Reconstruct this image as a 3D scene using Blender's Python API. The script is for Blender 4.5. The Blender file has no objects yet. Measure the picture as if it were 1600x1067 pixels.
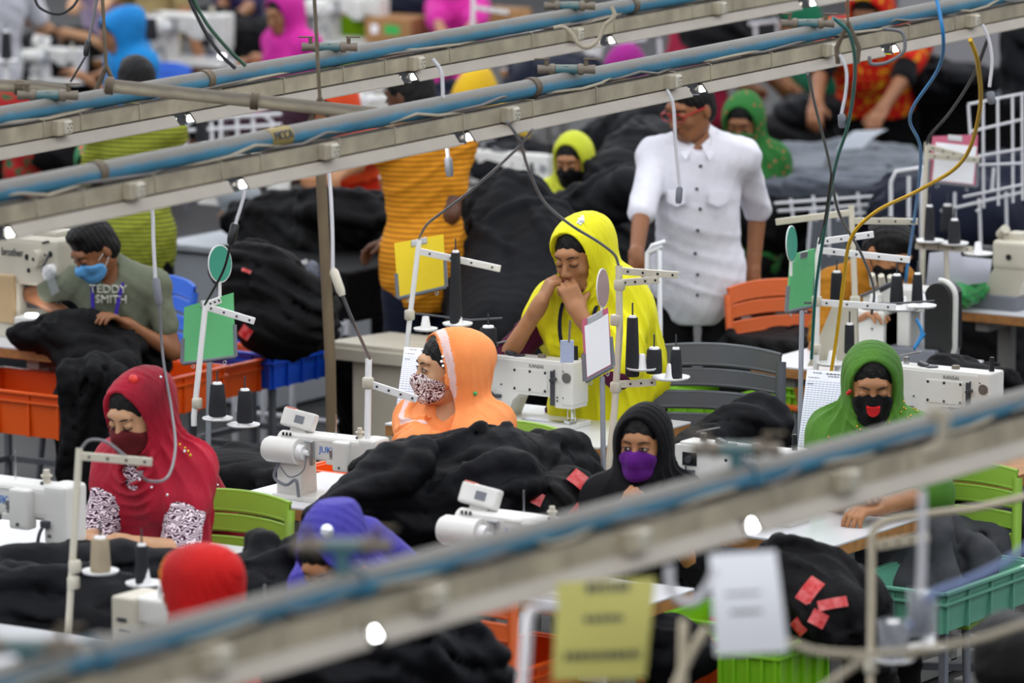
import bpy, bmesh, math, random
import numpy as np
from mathutils import Vector, Matrix
random.seed(7)
PI = math.pi
S = bpy.context.scene
COL = S.collection
# ---------------------------------------------------------------- camera
FPX = 8200.0
PITCH = math.radians(8.9); YAW = math.radians(33.05)
CAMZ = 3.93
_h = np.array([-math.sin(YAW), math.cos(YAW), 0.0])
CAM = np.array([0, 0, 0.0]) - 18.0 * _h; CAM[2] = CAMZ
RT = np.array([math.cos(YAW), math.sin(YAW), 0.0])
FW = _h * math.cos(PITCH) + np.array([0, 0, -math.sin(PITCH)])
UP = _h * math.sin(PITCH) + np.array([0, 0, math.cos(PITCH)])
cd = bpy.data.cameras.new('camera'); cam = bpy.data.objects.new('camera', cd); COL.objects.link(cam)
cam.matrix_world = Matrix(((RT[0], UP[0], -FW[0], CAM[0]), (RT[1], UP[1], -FW[1], CAM[1]), (RT[2], UP[2], -FW[2], CAM[2]), (0, 0, 0, 1)))
cd.sensor_width = 36; cd.lens = FPX * 36 / 1600; cd.clip_end = 200; cd.clip_start = .5
cd.dof.use_dof = True; cd.dof.focus_distance = FPX / 462; cd.dof.aperture_fstop = 2.9
S.camera = cam
# ---------------------------------------------------------------- world light
W = bpy.data.worlds.new('world'); S.world = W; W.use_nodes = True
W.node_tree.nodes['Background'].inputs[0].default_value = (.86, .90, 1, 1)
W.node_tree.nodes['Background'].inputs[1].default_value = .30
def area(name, loc, sx, sy, power, rot=(0, 0, 0), col=(.95, .97, 1)):
    l = bpy.data.lights.new(name, 'AREA'); l.shape = 'RECTANGLE'; l.size = sx; l.size_y = sy; l.energy = power; l.color = col
    o = bpy.data.objects.new(name, l); COL.objects.link(o); o.location = loc; o.rotation_euler = rot
    return o
for i in range(-5, 12):      # rows of added area lights, unseen above the hall, long along Y
    area('added_area_light', (-16 + i * 2.6 + 4, 4.0, 5.6), .35, 44, 400)
S.view_settings.view_transform = 'Standard'; S.view_settings.look = 'None'; S.view_settings.gamma = 1
S.view_settings.use_curve_mapping = False; S.view_settings.exposure = 0.24
# ---------------------------------------------------------------- pixel helpers
def _dir(x, y):
    return RT * ((x - 800) / FPX) + UP * (-(y - 533.5) / FPX) + FW
def P(x, y, z):                      # point at height z seen at photo pixel x, y
    d = _dir(x, y); t = (z - CAMZ) / d[2]
    return CAM + d * t
def Q(x, y, s):                      # point at depth where one metre measures s pixels
    return CAM + _dir(x, y) * (FPX / s)
def px(p):
    v = np.array(p) - CAM; zz = v @ FW
    return 800 + FPX * (v @ RT) / zz, 533.5 - FPX * (v @ UP) / zz, FPX / zz
# ---------------------------------------------------------------- materials
MATS = {}
def mat(name, col, rough=.6, metal=0, bump=0, bscale=200, var=0, vscale=8, alpha=1, sheen=0, emit=0, trans=0, col2=None, dust=None, coat=0, spec=.5, aniso=None):
    if name in MATS: return MATS[name]
    m = bpy.data.materials.new(name); m.use_nodes = True; nt = m.node_tree; b = nt.nodes['Principled BSDF']
    b.inputs['Base Color'].default_value = (*col, 1); b.inputs['Roughness'].default_value = rough; b.inputs['Metallic'].default_value = metal
    b.inputs['Specular IOR Level'].default_value = spec
    if sheen: b.inputs['Sheen Weight'].default_value = sheen; b.inputs['Sheen Roughness'].default_value = .5
    if coat: b.inputs['Coat Weight'].default_value = coat
    if emit: b.inputs['Emission Color'].default_value = (*col, 1); b.inputs['Emission Strength'].default_value = emit
    if trans: b.inputs['Transmission Weight'].default_value = trans
    if alpha < 1: b.inputs['Alpha'].default_value = alpha
    tc = nt.nodes.new('ShaderNodeTexCoord')
    last = None
    if var:
        n = nt.nodes.new('ShaderNodeTexNoise'); n.inputs['Scale'].default_value = vscale; n.inputs['Detail'].default_value = 5
        nt.links.new(tc.outputs['Object'], n.inputs['Vector'])
        r = nt.nodes.new('ShaderNodeMapRange'); r.inputs['From Min'].default_value = .35; r.inputs['From Max'].default_value = .68
        nt.links.new(n.outputs['Fac'], r.inputs['Value'])
        mx = nt.nodes.new('ShaderNodeMix'); mx.data_type = 'RGBA'
        c2 = col2 if col2 else tuple(c * (1 - var) for c in col)
        mx.inputs[6].default_value = (*col, 1); mx.inputs[7].default_value = (*c2, 1)
        nt.links.new(r.outputs['Result'], mx.inputs[0]); last = mx.outputs[2]
    if dust:                          # grey-brown dust that has settled on faces that look up
        g = nt.nodes.new('ShaderNodeNewGeometry'); sp = nt.nodes.new('ShaderNodeSeparateXYZ'); nt.links.new(g.outputs['Normal'], sp.inputs[0])
        n = nt.nodes.new('ShaderNodeTexNoise'); n.inputs['Scale'].default_value = 14; nt.links.new(tc.outputs['Object'], n.inputs['Vector'])
        a = nt.nodes.new('ShaderNodeMath'); a.operation = 'MULTIPLY_ADD'; nt.links.new(n.outputs['Fac'], a.inputs[0]); a.inputs[1].default_value = .5
        nt.links.new(sp.outputs['Z'], a.inputs[2])
        r = nt.nodes.new('ShaderNodeMapRange'); r.inputs['From Min'].default_value = .15; r.inputs['From Max'].default_value = .75; r.inputs['To Max'].default_value = dust[3] if len(dust) > 3 else .9
        nt.links.new(a.outputs[0], r.inputs['Value'])
        mx = nt.nodes.new('ShaderNodeMix'); mx.data_type = 'RGBA'; mx.inputs[6].default_value = (*col, 1)
        if last: nt.links.new(last, mx.inputs[6])
        mx.inputs[7].default_value = (*dust[:3], 1); nt.links.new(r.outputs['Result'], mx.inputs[0]); last = mx.outputs[2]
    if last: nt.links.new(last, b.inputs['Base Color'])
    if bump:
        n = nt.nodes.new('ShaderNodeTexNoise'); n.inputs['Scale'].default_value = bscale; n.inputs['Detail'].default_value = 3
        nt.links.new(tc.outputs['Object'], n.inputs['Vector'])
        if aniso:
            mp = nt.nodes.new('ShaderNodeMapping'); mp.inputs['Scale'].default_value = aniso; mp.inputs['Rotation'].default_value = (.3, .25, .4); nt.links.new(tc.outputs['Object'], mp.inputs[0]); nt.links.new(mp.outputs[0], n.inputs['Vector'])
        bp = nt.nodes.new('ShaderNodeBump'); bp.inputs['Strength'].default_value = bump; bp.inputs['Distance'].default_value = .01
        nt.links.new(n.outputs['Fac'], bp.inputs['Height']); nt.links.new(bp.outputs['Normal'], b.inputs['Normal'])
    MATS[name] = m
    return m
def cloth(name, col, rough=.85, var=.12, bump=.35, sheen=.03, bscale=28, col2=None, vscale=5):
    return mat(name, col, rough, 0, bump, bscale, var, vscale, sheen=sheen, col2=col2, spec=.15)
def pat(name, cols, kind='noise', scale=20, thr=.5, rough=.8, dist=2.0, soft=.04, axis=None):
    """two or three colour cloth pattern: noise blotches, wave stripes, voronoi dots"""
    if name in MATS: return MATS[name]
    m = bpy.data.materials.new(name); m.use_nodes = True; nt = m.node_tree; b = nt.nodes['Principled BSDF']
    b.inputs['Roughness'].default_value = rough; b.inputs['Specular IOR Level'].default_value = .25
    tc = nt.nodes.new('ShaderNodeTexCoord'); mp = nt.nodes.new('ShaderNodeMapping'); nt.links.new(tc.outputs['Object'], mp.inputs[0])
    if axis: mp.inputs['Rotation'].default_value = axis
    if kind == 'noise':
        n = nt.nodes.new('ShaderNodeTexNoise'); n.inputs['Scale'].default_value = scale; n.inputs['Distortion'].default_value = dist; n.inputs['Detail'].default_value = 1; o = n.outputs['Fac']
    elif kind == 'wave':
        n = nt.nodes.new('ShaderNodeTexWave'); n.inputs['Scale'].default_value = scale; n.inputs['Distortion'].default_value = dist; n.inputs['Detail'].default_value = 1; n.inputs['Detail Scale'].default_value = 1.5; n.bands_direction = 'Z'; o = n.outputs['Fac']
    else:
        n = nt.nodes.new('ShaderNodeTexVoronoi'); n.inputs['Scale'].default_value = scale; o = n.outputs['Distance']
    nt.links.new(mp.outputs[0], n.inputs['Vector'])
    cr = nt.nodes.new('ShaderNodeValToRGB'); e = cr.color_ramp.elements
    e[0].position = max(0, thr - soft); e[0].color = (*cols[0], 1); e[1].position = min(1, thr + soft); e[1].color = (*cols[1], 1)
    if len(cols) > 2:
        x = cr.color_ramp.elements.new(min(.98, thr + .12)); x.color = (*cols[1], 1); y = cr.color_ramp.elements.new(min(.99, thr + .14)); y.color = (*cols[2], 1)
    nt.links.new(o, cr.inputs[0]); nt.links.new(cr.outputs[0], b.inputs['Base Color'])
    MATS[name] = m
    return m
def hexc(s):
    c = [int(s[i:i + 2], 16) / 255 for i in (0, 2, 4)]
    return tuple(((v + .055) / 1.055) ** 2.4 if v > .04045 else v / 12.92 for v in c)
# ---------------------------------------------------------------- object tree helpers
def link(name, me, parent=None, m=None, loc=None):
    o = bpy.data.objects.new(name, me); COL.objects.link(o)
    if parent is not None: o.parent = parent
    if loc is not None: o.location = loc
    if m is not None:
        for k in (m if isinstance(m, (list, tuple)) else [m]): me.materials.append(k)
    return o
def tag(o, label=None, cat=None, group=None, kind=None):
    if label: o['label'] = label
    if cat: o['category'] = cat
    if group: o['group'] = group
    if kind: o['kind'] = kind
    return o
def thing(name, label, cat, loc, group=None, rz=0, kind=None):
    o = bpy.data.objects.new(name, None); COL.objects.link(o); o.location = tuple(loc); o.rotation_euler = (0, 0, rz); o.empty_display_size = .1
    return tag(o, label, cat, group, kind)
def world_of(p):
    M = Matrix.Identity(4)
    while p is not None:
        M = Matrix.Translation(p.location) @ p.rotation_euler.to_matrix().to_4x4() @ M
        p = p.parent
    return M
def copy_tree(o, parent=None):
    c = o.copy(); COL.objects.link(c)
    if parent is not None: c.parent = parent
    for ch in list(o.children): copy_tree(ch, c)
    return c
class MB:
    """collects shapes in one mesh; coordinates pass through self.M"""
    def __init__(s, M=None): s.v = []; s.f = []; s.sm = []; s.M = M if M is not None else Matrix.Identity(4); s.mi = []; s.cur = 0; s.g = []; s.gc = 0; s.dep = 0
    def _add(s, vs, fs, smooth=False, M=None):
        T = s.M @ M if M is not None else s.M
        n = len(s.v); s.v += [tuple(T @ Vector(v)) for v in vs]
        s.f += [tuple(i + n for i in f) for f in fs]; s.sm += [smooth] * len(fs); s.mi += [s.cur] * len(fs); s.g += [s.gc] * len(fs)
    def box(s, c, d, bev=0, rot=None, taper=None):
        bm = bmesh.new(); bmesh.ops.create_cube(bm, size=1)
        for v in bm.verts:
            k = 1
            if taper and v.co.z > 0: k = taper
            v.co = Vector((v.co.x * d[0] * k, v.co.y * d[1] * k, v.co.z * d[2]))
        if bev: bmesh.ops.bevel(bm, geom=bm.edges[:], offset=min(bev, min(d) * .45), segments=3 if bev > .006 else 2, affect='EDGES', profile=.6)
        M = Matrix.Translation(Vector(c)) @ (rot.to_4x4() if rot is not None else Matrix.Identity(4))
        bm.verts.index_update()
        s._add([v.co.copy() for v in bm.verts], [[v.index for v in f.verts] for f in bm.faces], False, M); bm.free()
    def prism(s, pts, y0, y1, axis='y'):
        """outline pts (x, z) extruded from y0 to y1"""
        n = len(pts)
        f = {'y': lambda a, b, t: (a, t, b), 'x': lambda a, b, t: (t, a, b), 'z': lambda a, b, t: (a, b, t)}[axis]
        vs = [f(a, b, y0) for a, b in pts] + [f(a, b, y1) for a, b in pts]
        s._add(vs, [list(range(n)), list(range(2 * n - 1, n - 1, -1))] + [[i, i + n, (i + 1) % n + n, (i + 1) % n] for i in range(n)])
    def tube(s, pts, r, n=8, cap=True, smooth=True):
        pts = [Vector(p) for p in pts]; m = len(pts)
        rs = r if isinstance(r, (list, tuple)) else [r] * m
        up = None; vs = []
        for i, p in enumerate(pts):
            t = (pts[min(i + 1, m - 1)] - pts[max(i - 1, 0)]).normalized()
            if up is None: up = t.orthogonal().normalized()
            up = (up - t * up.dot(t)); up = up.normalized() if up.length > 1e-6 else t.orthogonal().normalized()
            w = t.cross(up)
            for k in range(n):
                a = 2 * PI * k / n; vs.append(p + (up * math.cos(a) + w * math.sin(a)) * rs[i])
        fs = [[i * n + k, i * n + (k + 1) % n, (i + 1) * n + (k + 1) % n, (i + 1) * n + k] for i in range(m - 1) for k in range(n)]
        s._add(vs, fs, smooth)
        if cap: s._add(vs[:n], [list(range(n - 1, -1, -1))]); s._add(vs[-n:], [list(range(n))])
    def lathe(s, prof, c=(0, 0, 0), ax=(0, 0, 1), n=20, smooth=True):
        """prof: (radius, height) along ax from c"""
        q = Vector((0, 0, 1)).rotation_difference(Vector(ax).normalized()); M = Matrix.Translation(Vector(c)) @ q.to_matrix().to_4x4()
        vs = []; 
        for r, h in prof:
            for k in range(n): a = 2 * PI * k / n; vs.append((r * math.cos(a), r * math.sin(a), h))
        m = len(prof)
        fs = [[i * n + k, i * n + (k + 1) % n, (i + 1) * n + (k + 1) % n, (i + 1) * n + k] for i in range(m - 1) for k in range(n)]
        s._add(vs, fs, smooth, M); s._add(vs[:n], [list(range(n - 1, -1, -1))], False, M); s._add(vs[-n:], [list(range(n))], False, M)
    def cyl(s, a, b, r, r2=None, n=16):
        a = Vector(a); b = Vector(b); s.lathe([(r, 0), (r2 if r2 is not None else r, (b - a).length)], a, b - a, n)
    def ball(s, c, r, n=10, sc=(1, 1, 1)):
        vs = []; fs = []
        for i in range(n + 1):
            t = PI * i / n
            for k in range(2 * n): a = PI * k / n; vs.append((c[0] + r * sc[0] * math.sin(t) * math.cos(a), c[1] + r * sc[1] * math.sin(t) * math.sin(a), c[2] + r * sc[2] * math.cos(t)))
        m = 2 * n
        for i in range(n):
            for k in range(m): fs.append([i * m + k, (i + 1) * m + k, (i + 1) * m + (k + 1) % m, i * m + (k + 1) % m])
        s._add(vs, fs, True)
    def quad(s, a, b, c, d): s._add([a, b, c, d], [[0, 1, 2, 3]])
    def plate(s, a, b, c, d, th):
        a, b, c, d = map(Vector, (a, b, c, d)); n = (b - a).cross(d - a).normalized() * th
        s._add([a, b, c, d, a + n, b + n, c + n, d + n], [[3, 2, 1, 0], [4, 5, 6, 7], [0, 1, 5, 4], [1, 2, 6, 5], [2, 3, 7, 6], [3, 0, 4, 7]])
    def grid(s, fn, nu, nv, smooth=True):
        vs = [fn(i / nu, j / nv) for i in range(nu + 1) for j in range(nv + 1)]
        s._add(vs, [[i * (nv + 1) + j, (i + 1) * (nv + 1) + j, (i + 1) * (nv + 1) + j + 1, i * (nv + 1) + j + 1] for i in range(nu) for j in range(nv)], smooth)
    def nxt(s): s.gc += 1; return s
    def build_each(s, name, m, parent=None):
        out = []
        for gi in sorted(set(s.g)):
            b = MB(); b.v = s.v; keep = [i for i, q in enumerate(s.g) if q == gi]; used = sorted({v for i in keep for v in s.f[i]}); mp = {v: k for k, v in enumerate(used)}
            b.v = [s.v[v] for v in used]; b.f = [tuple(mp[v] for v in s.f[i]) for i in keep]; b.sm = [s.sm[i] for i in keep]; b.mi = [s.mi[i] for i in keep]; out.append(b.build(name, m, parent))
        return out
    def build(s, name, m, parent=None, label=None):
        """s.M maps to world; stored relative to the parent"""
        T = world_of(parent).inverted() if parent is not None else None
        if T is None:
            n = len(s.v); c = Vector((0, 0, 0))
            if n: c = Vector((sum(v[0] for v in s.v) / n, sum(v[1] for v in s.v) / n, min(v[2] for v in s.v)))
            vs = [tuple(Vector(v) - c) for v in s.v]
        else: vs = [tuple(T @ Vector(v)) for v in s.v]; c = None
        me = bpy.data.meshes.new(name); me.from_pydata(vs, [], s.f)
        me.polygons.foreach_set('use_smooth', s.sm); me.polygons.foreach_set('material_index', s.mi)
        bm = bmesh.new(); bm.from_mesh(me); bmesh.ops.recalc_face_normals(bm, faces=bm.faces[:]); bm.to_mesh(me); bm.free()
        o = link(name, me, parent, m, c)
        if label: o['label'] = label
        return o
def TM(loc, rz=0, ry=0, rx=0, sc=1):
    return Matrix.Translation(Vector(loc)) @ Matrix.Rotation(rz, 4, 'Z') @ Matrix.Rotation(ry, 4, 'Y') @ Matrix.Rotation(rx, 4, 'X') @ Matrix.Scale(sc, 4)
def text(s, size, m, parent, M, name='lettering', ext=.0008):
    cu = bpy.data.curves.new('t', 'FONT'); cu.body = s; cu.size = size; cu.extrude = ext; cu.align_x = 'CENTER'; cu.align_y = 'CENTER'; cu.resolution_u = 3
    o = bpy.data.objects.new('t', cu); me = bpy.data.meshes.new_from_object(o)
    bpy.data.objects.remove(o); bpy.data.curves.remove(cu)
    T = world_of(parent).inverted() @ M if parent is not None else M
    me.transform(T); return link(name, me, parent, m)
def spline(pts, n=8):
    """Catmull-Rom through pts"""
    p = [Vector(q) for q in pts]; p = [p[0] * 2 - p[1]] + p + [p[-1] * 2 - p[-2]]; out = []
    for i in range(1, len(p) - 2):
        for k in range(n):
            t = k / n; a, b, c, d = p[i - 1], p[i], p[i + 1], p[i + 2]
            out.append(.5 * ((2 * b) + (c - a) * t + (2 * a - 5 * b + 4 * c - d) * t * t + (3 * b - a - 3 * c + d) * t ** 3))
    out.append(p[-2]); return out
# ---------------------------------------------------------------- signed distance sculpting
class G:
    def __init__(s, lo, hi, h):
        s.lo = np.array(lo, dtype=np.float32); s.h = h
        s.n = np.maximum(np.ceil((np.array(hi) - s.lo) / h).astype(int) + 1, 4)
        s.ax = [s.lo[i] + h * np.arange(s.n[i], dtype=np.float32) for i in range(3)]
        s.F = np.full(tuple(s.n), .25, dtype=np.float32)
    def sl(s, lo, hi):
        r = []
        for i in range(3):
            a = int(max(0, math.floor((lo[i] - s.lo[i]) / s.h))); b = int(min(s.n[i], math.ceil((hi[i] - s.lo[i]) / s.h) + 1)); r.append(slice(a, max(a, b)))
        return tuple(r)
    def pts(s, r):
        return s.ax[0][r[0]][:, None, None], s.ax[1][r[1]][None, :, None], s.ax[2][r[2]][None, None, :]
    def all(s): return np.broadcast_arrays(*s.pts((slice(None),) * 3))
    def _mix(s, r, d, k, op):
        F = s.F[r]
        if op == 'add':
            hh = np.maximum(k - np.abs(F - d), 0) / k; s.F[r] = np.minimum(F, d) - hh * hh * k * .25
        else:
            d = -d; hh = np.maximum(k - np.abs(F - d), 0) / k; s.F[r] = np.maximum(F, d) + hh * hh * k * .25
    def cap(s, a, b, ra, rb=None, k=.02, op='add', flat=None):
        rb = ra if rb is None else rb; a = np.array(a, float); b = np.array(b, float); m = max(ra, rb) + .05 + k
        r = s.sl(np.minimum(a, b) - m, np.maximum(a, b) + m)
        if min(q.stop - q.start for q in r) <= 0: return
        X, Y, Z = s.pts(r); d = b - a; L = max(float(d @ d), 1e-9)
        t = np.clip(((X - a[0]) * d[0] + (Y - a[1]) * d[1] + (Z - a[2]) * d[2]) / L, 0, 1)
        D = np.sqrt((X - a[0] - t * d[0]) ** 2 + (Y - a[1] - t * d[1]) ** 2 + (Z - a[2] - t * d[2]) ** 2) - (ra + (rb - ra) * t)
        s._mix(r, D, k, op)
    def ell(s, c, rad, R=None, k=.02, op='add', fn=None):
        c = np.array(c, float); m = max(rad) + .05 + k; r = s.sl(c - m, c + m)
        if min(q.stop - q.start for q in r) <= 0: return
        X, Y, Z = s.pts(r); x, y, z = X - c[0], Y - c[1], Z - c[2]
        if R is not None: x, y, z = (R[0, 0] * x + R[1, 0] * y + R[2, 0] * z), (R[0, 1] * x + R[1, 1] * y + R[2, 1] * z), (R[0, 2] * x + R[1, 2] * y + R[2, 2] * z)
        k0 = np.sqrt((x / rad[0]) ** 2 + (y / rad[1]) ** 2 + (z / rad[2]) ** 2); k1 = np.sqrt((x / rad[0] ** 2) ** 2 + (y / rad[1] ** 2) ** 2 + (z / rad[2] ** 2) ** 2) + 1e-6
        s._mix(r, k0 * (k0 - 1) / k1, k, op)
    def box(s, c, hd, R=None, rad=.01, k=.02, op='add'):
        c = np.array(c, float); m = float(np.linalg.norm(hd)) + .05 + k; r = s.sl(c - m, c + m)
        if min(q.stop - q.start for q in r) <= 0: return
        X, Y, Z = s.pts(r); x, y, z = X - c[0], Y - c[1], Z - c[2]
        if R is not None: x, y, z = (R[0, 0] * x + R[1, 0] * y + R[2, 0] * z), (R[0, 1] * x + R[1, 1] * y + R[2, 1] * z), (R[0, 2] * x + R[1, 2] * y + R[2, 2] * z)
        qx, qy, qz = np.abs(x) - hd[0] + rad, np.abs(y) - hd[1] + rad, np.abs(z) - hd[2] + rad
        D = np.sqrt(np.maximum(qx, 0) ** 2 + np.maximum(qy, 0) ** 2 + np.maximum(qz, 0) ** 2) + np.minimum(np.maximum(qx, np.maximum(qy, qz)), 0) - rad
        s._mix(r, D, k, op)
    def half(s, p, n):       # keep the side the normal points away from
        X, Y, Z = s.pts((slice(None),) * 3); n = np.array(n, float); n /= np.linalg.norm(n)
        s.F = np.maximum(s.F, (X - p[0]) * n[0] + (Y - p[1]) * n[1] + (Z - p[2]) * n[2]).astype(np.float32)
    def clip(s):             # close the surface at the box faces
        for i in range(3):
            for e in (0, -1):
                ix = [slice(None)] * 3; ix[i] = e; s.F[tuple(ix)] = np.maximum(s.F[tuple(ix)], s.h * .5)
    def mesh(s, clip=True):
        if clip: s.clip()
        F = s.F; ins = F < 0; nx, ny, nz = F.shape
        cnt = np.zeros((nx - 1, ny - 1, nz - 1), np.int8)
        cs = [(a, b, c) for a in (0, 1) for b in (0, 1) for c in (0, 1)]
        for a, b, c in cs: cnt += ins[a:nx - 1 + a, b:ny - 1 + b, c:nz - 1 + c]
        act = (cnt > 0) & (cnt < 8); I = np.argwhere(act)
        if len(I) == 0: return np.zeros((0, 3)), np.zeros((0, 4), int)
        V = [F[I[:, 0] + a, I[:, 1] + b, I[:, 2] + c] for a, b, c in cs]
        acc = np.zeros((len(I), 3)); n = np.zeros(len(I))
        for i in range(8):
            for j in range(i + 1, 8):
                if sum(abs(cs[i][q] - cs[j][q]) for q in range(3)) != 1: continue
                m = (V[i] < 0) != (V[j] < 0); d = V[i] - V[j]; t = np.where(m, V[i] / np.where(d == 0, 1, d), 0)
                for q in range(3): acc[:, q] += np.where(m, cs[i][q] + t * (cs[j][q] - cs[i][q]), 0)
                n += m
        vs = (I + acc / n[:, None]) * s.h + s.lo
        idx = np.full(act.shape, -1, np.int64); idx[act] = np.arange(len(I))
        fs = []
        for ax in range(3):
            u, v = (ax + 1) % 3, (ax + 2) % 3
            a = [slice(None)] * 3; b = [slice(None)] * 3; a[ax] = slice(0, -1); b[ax] = slice(1, None)
            for q in (u, v): a[q] = slice(1, -1); b[q] = slice(1, -1)
            A = ins[tuple(a)]; B = ins[tuple(b)]; E = np.argwhere(A != B)
            if len(E) == 0: continue
            flip = ~A[E[:, 0], E[:, 1], E[:, 2]]
            E = E.copy(); E[:, u] += 1; E[:, v] += 1
            def at(du, dv): e = E.copy(); e[:, u] += du; e[:, v] += dv; return idx[e[:, 0], e[:, 1], e[:, 2]]
            q = np.stack([at(-1, -1), at(0, -1), at(0, 0), at(-1, 0)], 1); q[flip] = q[flip][:, ::-1]; fs.append(q)
        fs = np.concatenate(fs); fs = fs[(fs >= 0).all(1)]
        return vs, fs
def sm_in(a, k): return np.clip(a / k, 0, 1)
def npmesh(name, parts, parent, mats, smooth=True):
    """parts: list of (verts, quads, material index or array); joined as one mesh, vertices local to the parent"""
    vs = []; fs = []; mi = []; off = 0
    for v, f, i in parts:
        vs.append(np.asarray(v)); fs.append(np.asarray(f) + off); mi.append(np.full(len(f), i) if np.isscalar(i) else i); off += len(v)
    v = np.concatenate(vs); f = np.concatenate(fs); mi = np.concatenate(mi)
    me = bpy.data.meshes.new(name)
    me.vertices.add(len(v)); me.vertices.foreach_set('co', v.astype(np.float32).ravel())
    me.loops.add(f.size); me.loops.foreach_set('vertex_index', f.ravel().astype(np.int32))
    me.polygons.add(len(f)); me.polygons.foreach_set('loop_start', np.arange(0, f.size, 4, dtype=np.int32))
    me.polygons.foreach_set('loop_total', np.full(len(f), 4, np.int32))
    me.polygons.foreach_set('material_index', mi.astype(np.int32)); me.polygons.foreach_set('use_smooth', np.full(len(f), smooth))
    me.update(calc_edges=True); me.validate()
    return link(name, me, parent, mats)
def uvball(c, r, n=8, sc=(1, 1, 1), R=None):
    vs = []; m = 2 * n
    for i in range(n + 1):
        t = PI * i / n
        for k in range(m): a = PI * k / n; vs.append((r * sc[0] * math.sin(t) * math.cos(a), r * sc[1] * math.sin(t) * math.sin(a), r * sc[2] * math.cos(t)))
    vs = np.array(vs)
    if R is not None: vs = vs @ np.array(R).T
    return vs + np.array(c), np.array([[i * m + k, (i + 1) * m + k, (i + 1) * m + (k + 1) % m, i * m + (k + 1) % m] for i in range(n) for k in range(m)])
def nptube(pts, r, n=6):
    b = MB(); b.tube(pts, r, n, cap=False); return np.array(b.v), np.array(b.f)
def folds(X, Y, Z, dirv, wl, seed=0, warp=1.0, tube=False):
    """crease pattern: long ridges across dirv with wandering lines, 0..1"""
    d = np.array(dirv, float); d /= np.linalg.norm(d); k = 2 * PI / wl
    rs = np.random.RandomState(seed); a = rs.uniform(0, 6.28, 6)
    w = np.sin(X * 7 + a[0]) + np.sin(Y * 8 + a[1] + 1.3 * np.sin(Z * 6 + a[2])) + np.sin(Z * 9 + a[3] + X * 4)
    u = (X * d[0] + Y * d[1] + Z * d[2]) * k * .5 + w * warp
    v = (X * d[0] + Y * d[1] + Z * d[2]) * k * .83 + w * warp * 1.4 + a[4]
    if tube: return (np.abs(np.sin(u)) + .02) ** .75 * .6 + (np.abs(np.sin(v * .7)) + .02) ** .8 * .3 + (1 - np.abs(np.sin(v * 1.7))) ** 3 * .14
    return (1 - np.abs(np.sin(u))) ** 1.6 * .65 + (1 - np.abs(np.sin(v))) ** 2 * .35
# ================================================================ people
def Rx(a): c, s = math.cos(a), math.sin(a); return np.array([[1, 0, 0], [0, c, -s], [0, s, c]])
def Ry(a): c, s = math.cos(a), math.sin(a); return np.array([[c, 0, s], [0, 1, 0], [-s, 0, c]])
def Rz(a): c, s = math.cos(a), math.sin(a); return np.array([[c, -s, 0], [s, c, 0], [0, 0, 1]])
D2R = math.radians
SKIN = {'fair': hexc('c2946f'), 'mid': hexc('a8754f'), 'tan': hexc('8d5c3c'), 'dark': hexc('5d3a26')}
def skin_mats(tone):
    c = SKIN[tone]
    return [mat('skin_' + tone, c, .5, var=.12, vscale=14, bump=.08, bscale=120, spec=.4),
            mat('lips_' + tone, tuple(a * b for a, b in zip(c, (.62, .36, .36))), .45), mat('brow_hair', hexc('1a1210'), .8),
            mat('eye_white', hexc('d8d2c8'), .2), mat('eye_iris', hexc('1e110a'), .12), mat('nail_' + tone, tuple(min(1, a * 1.25) for a in c), .35)]
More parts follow.
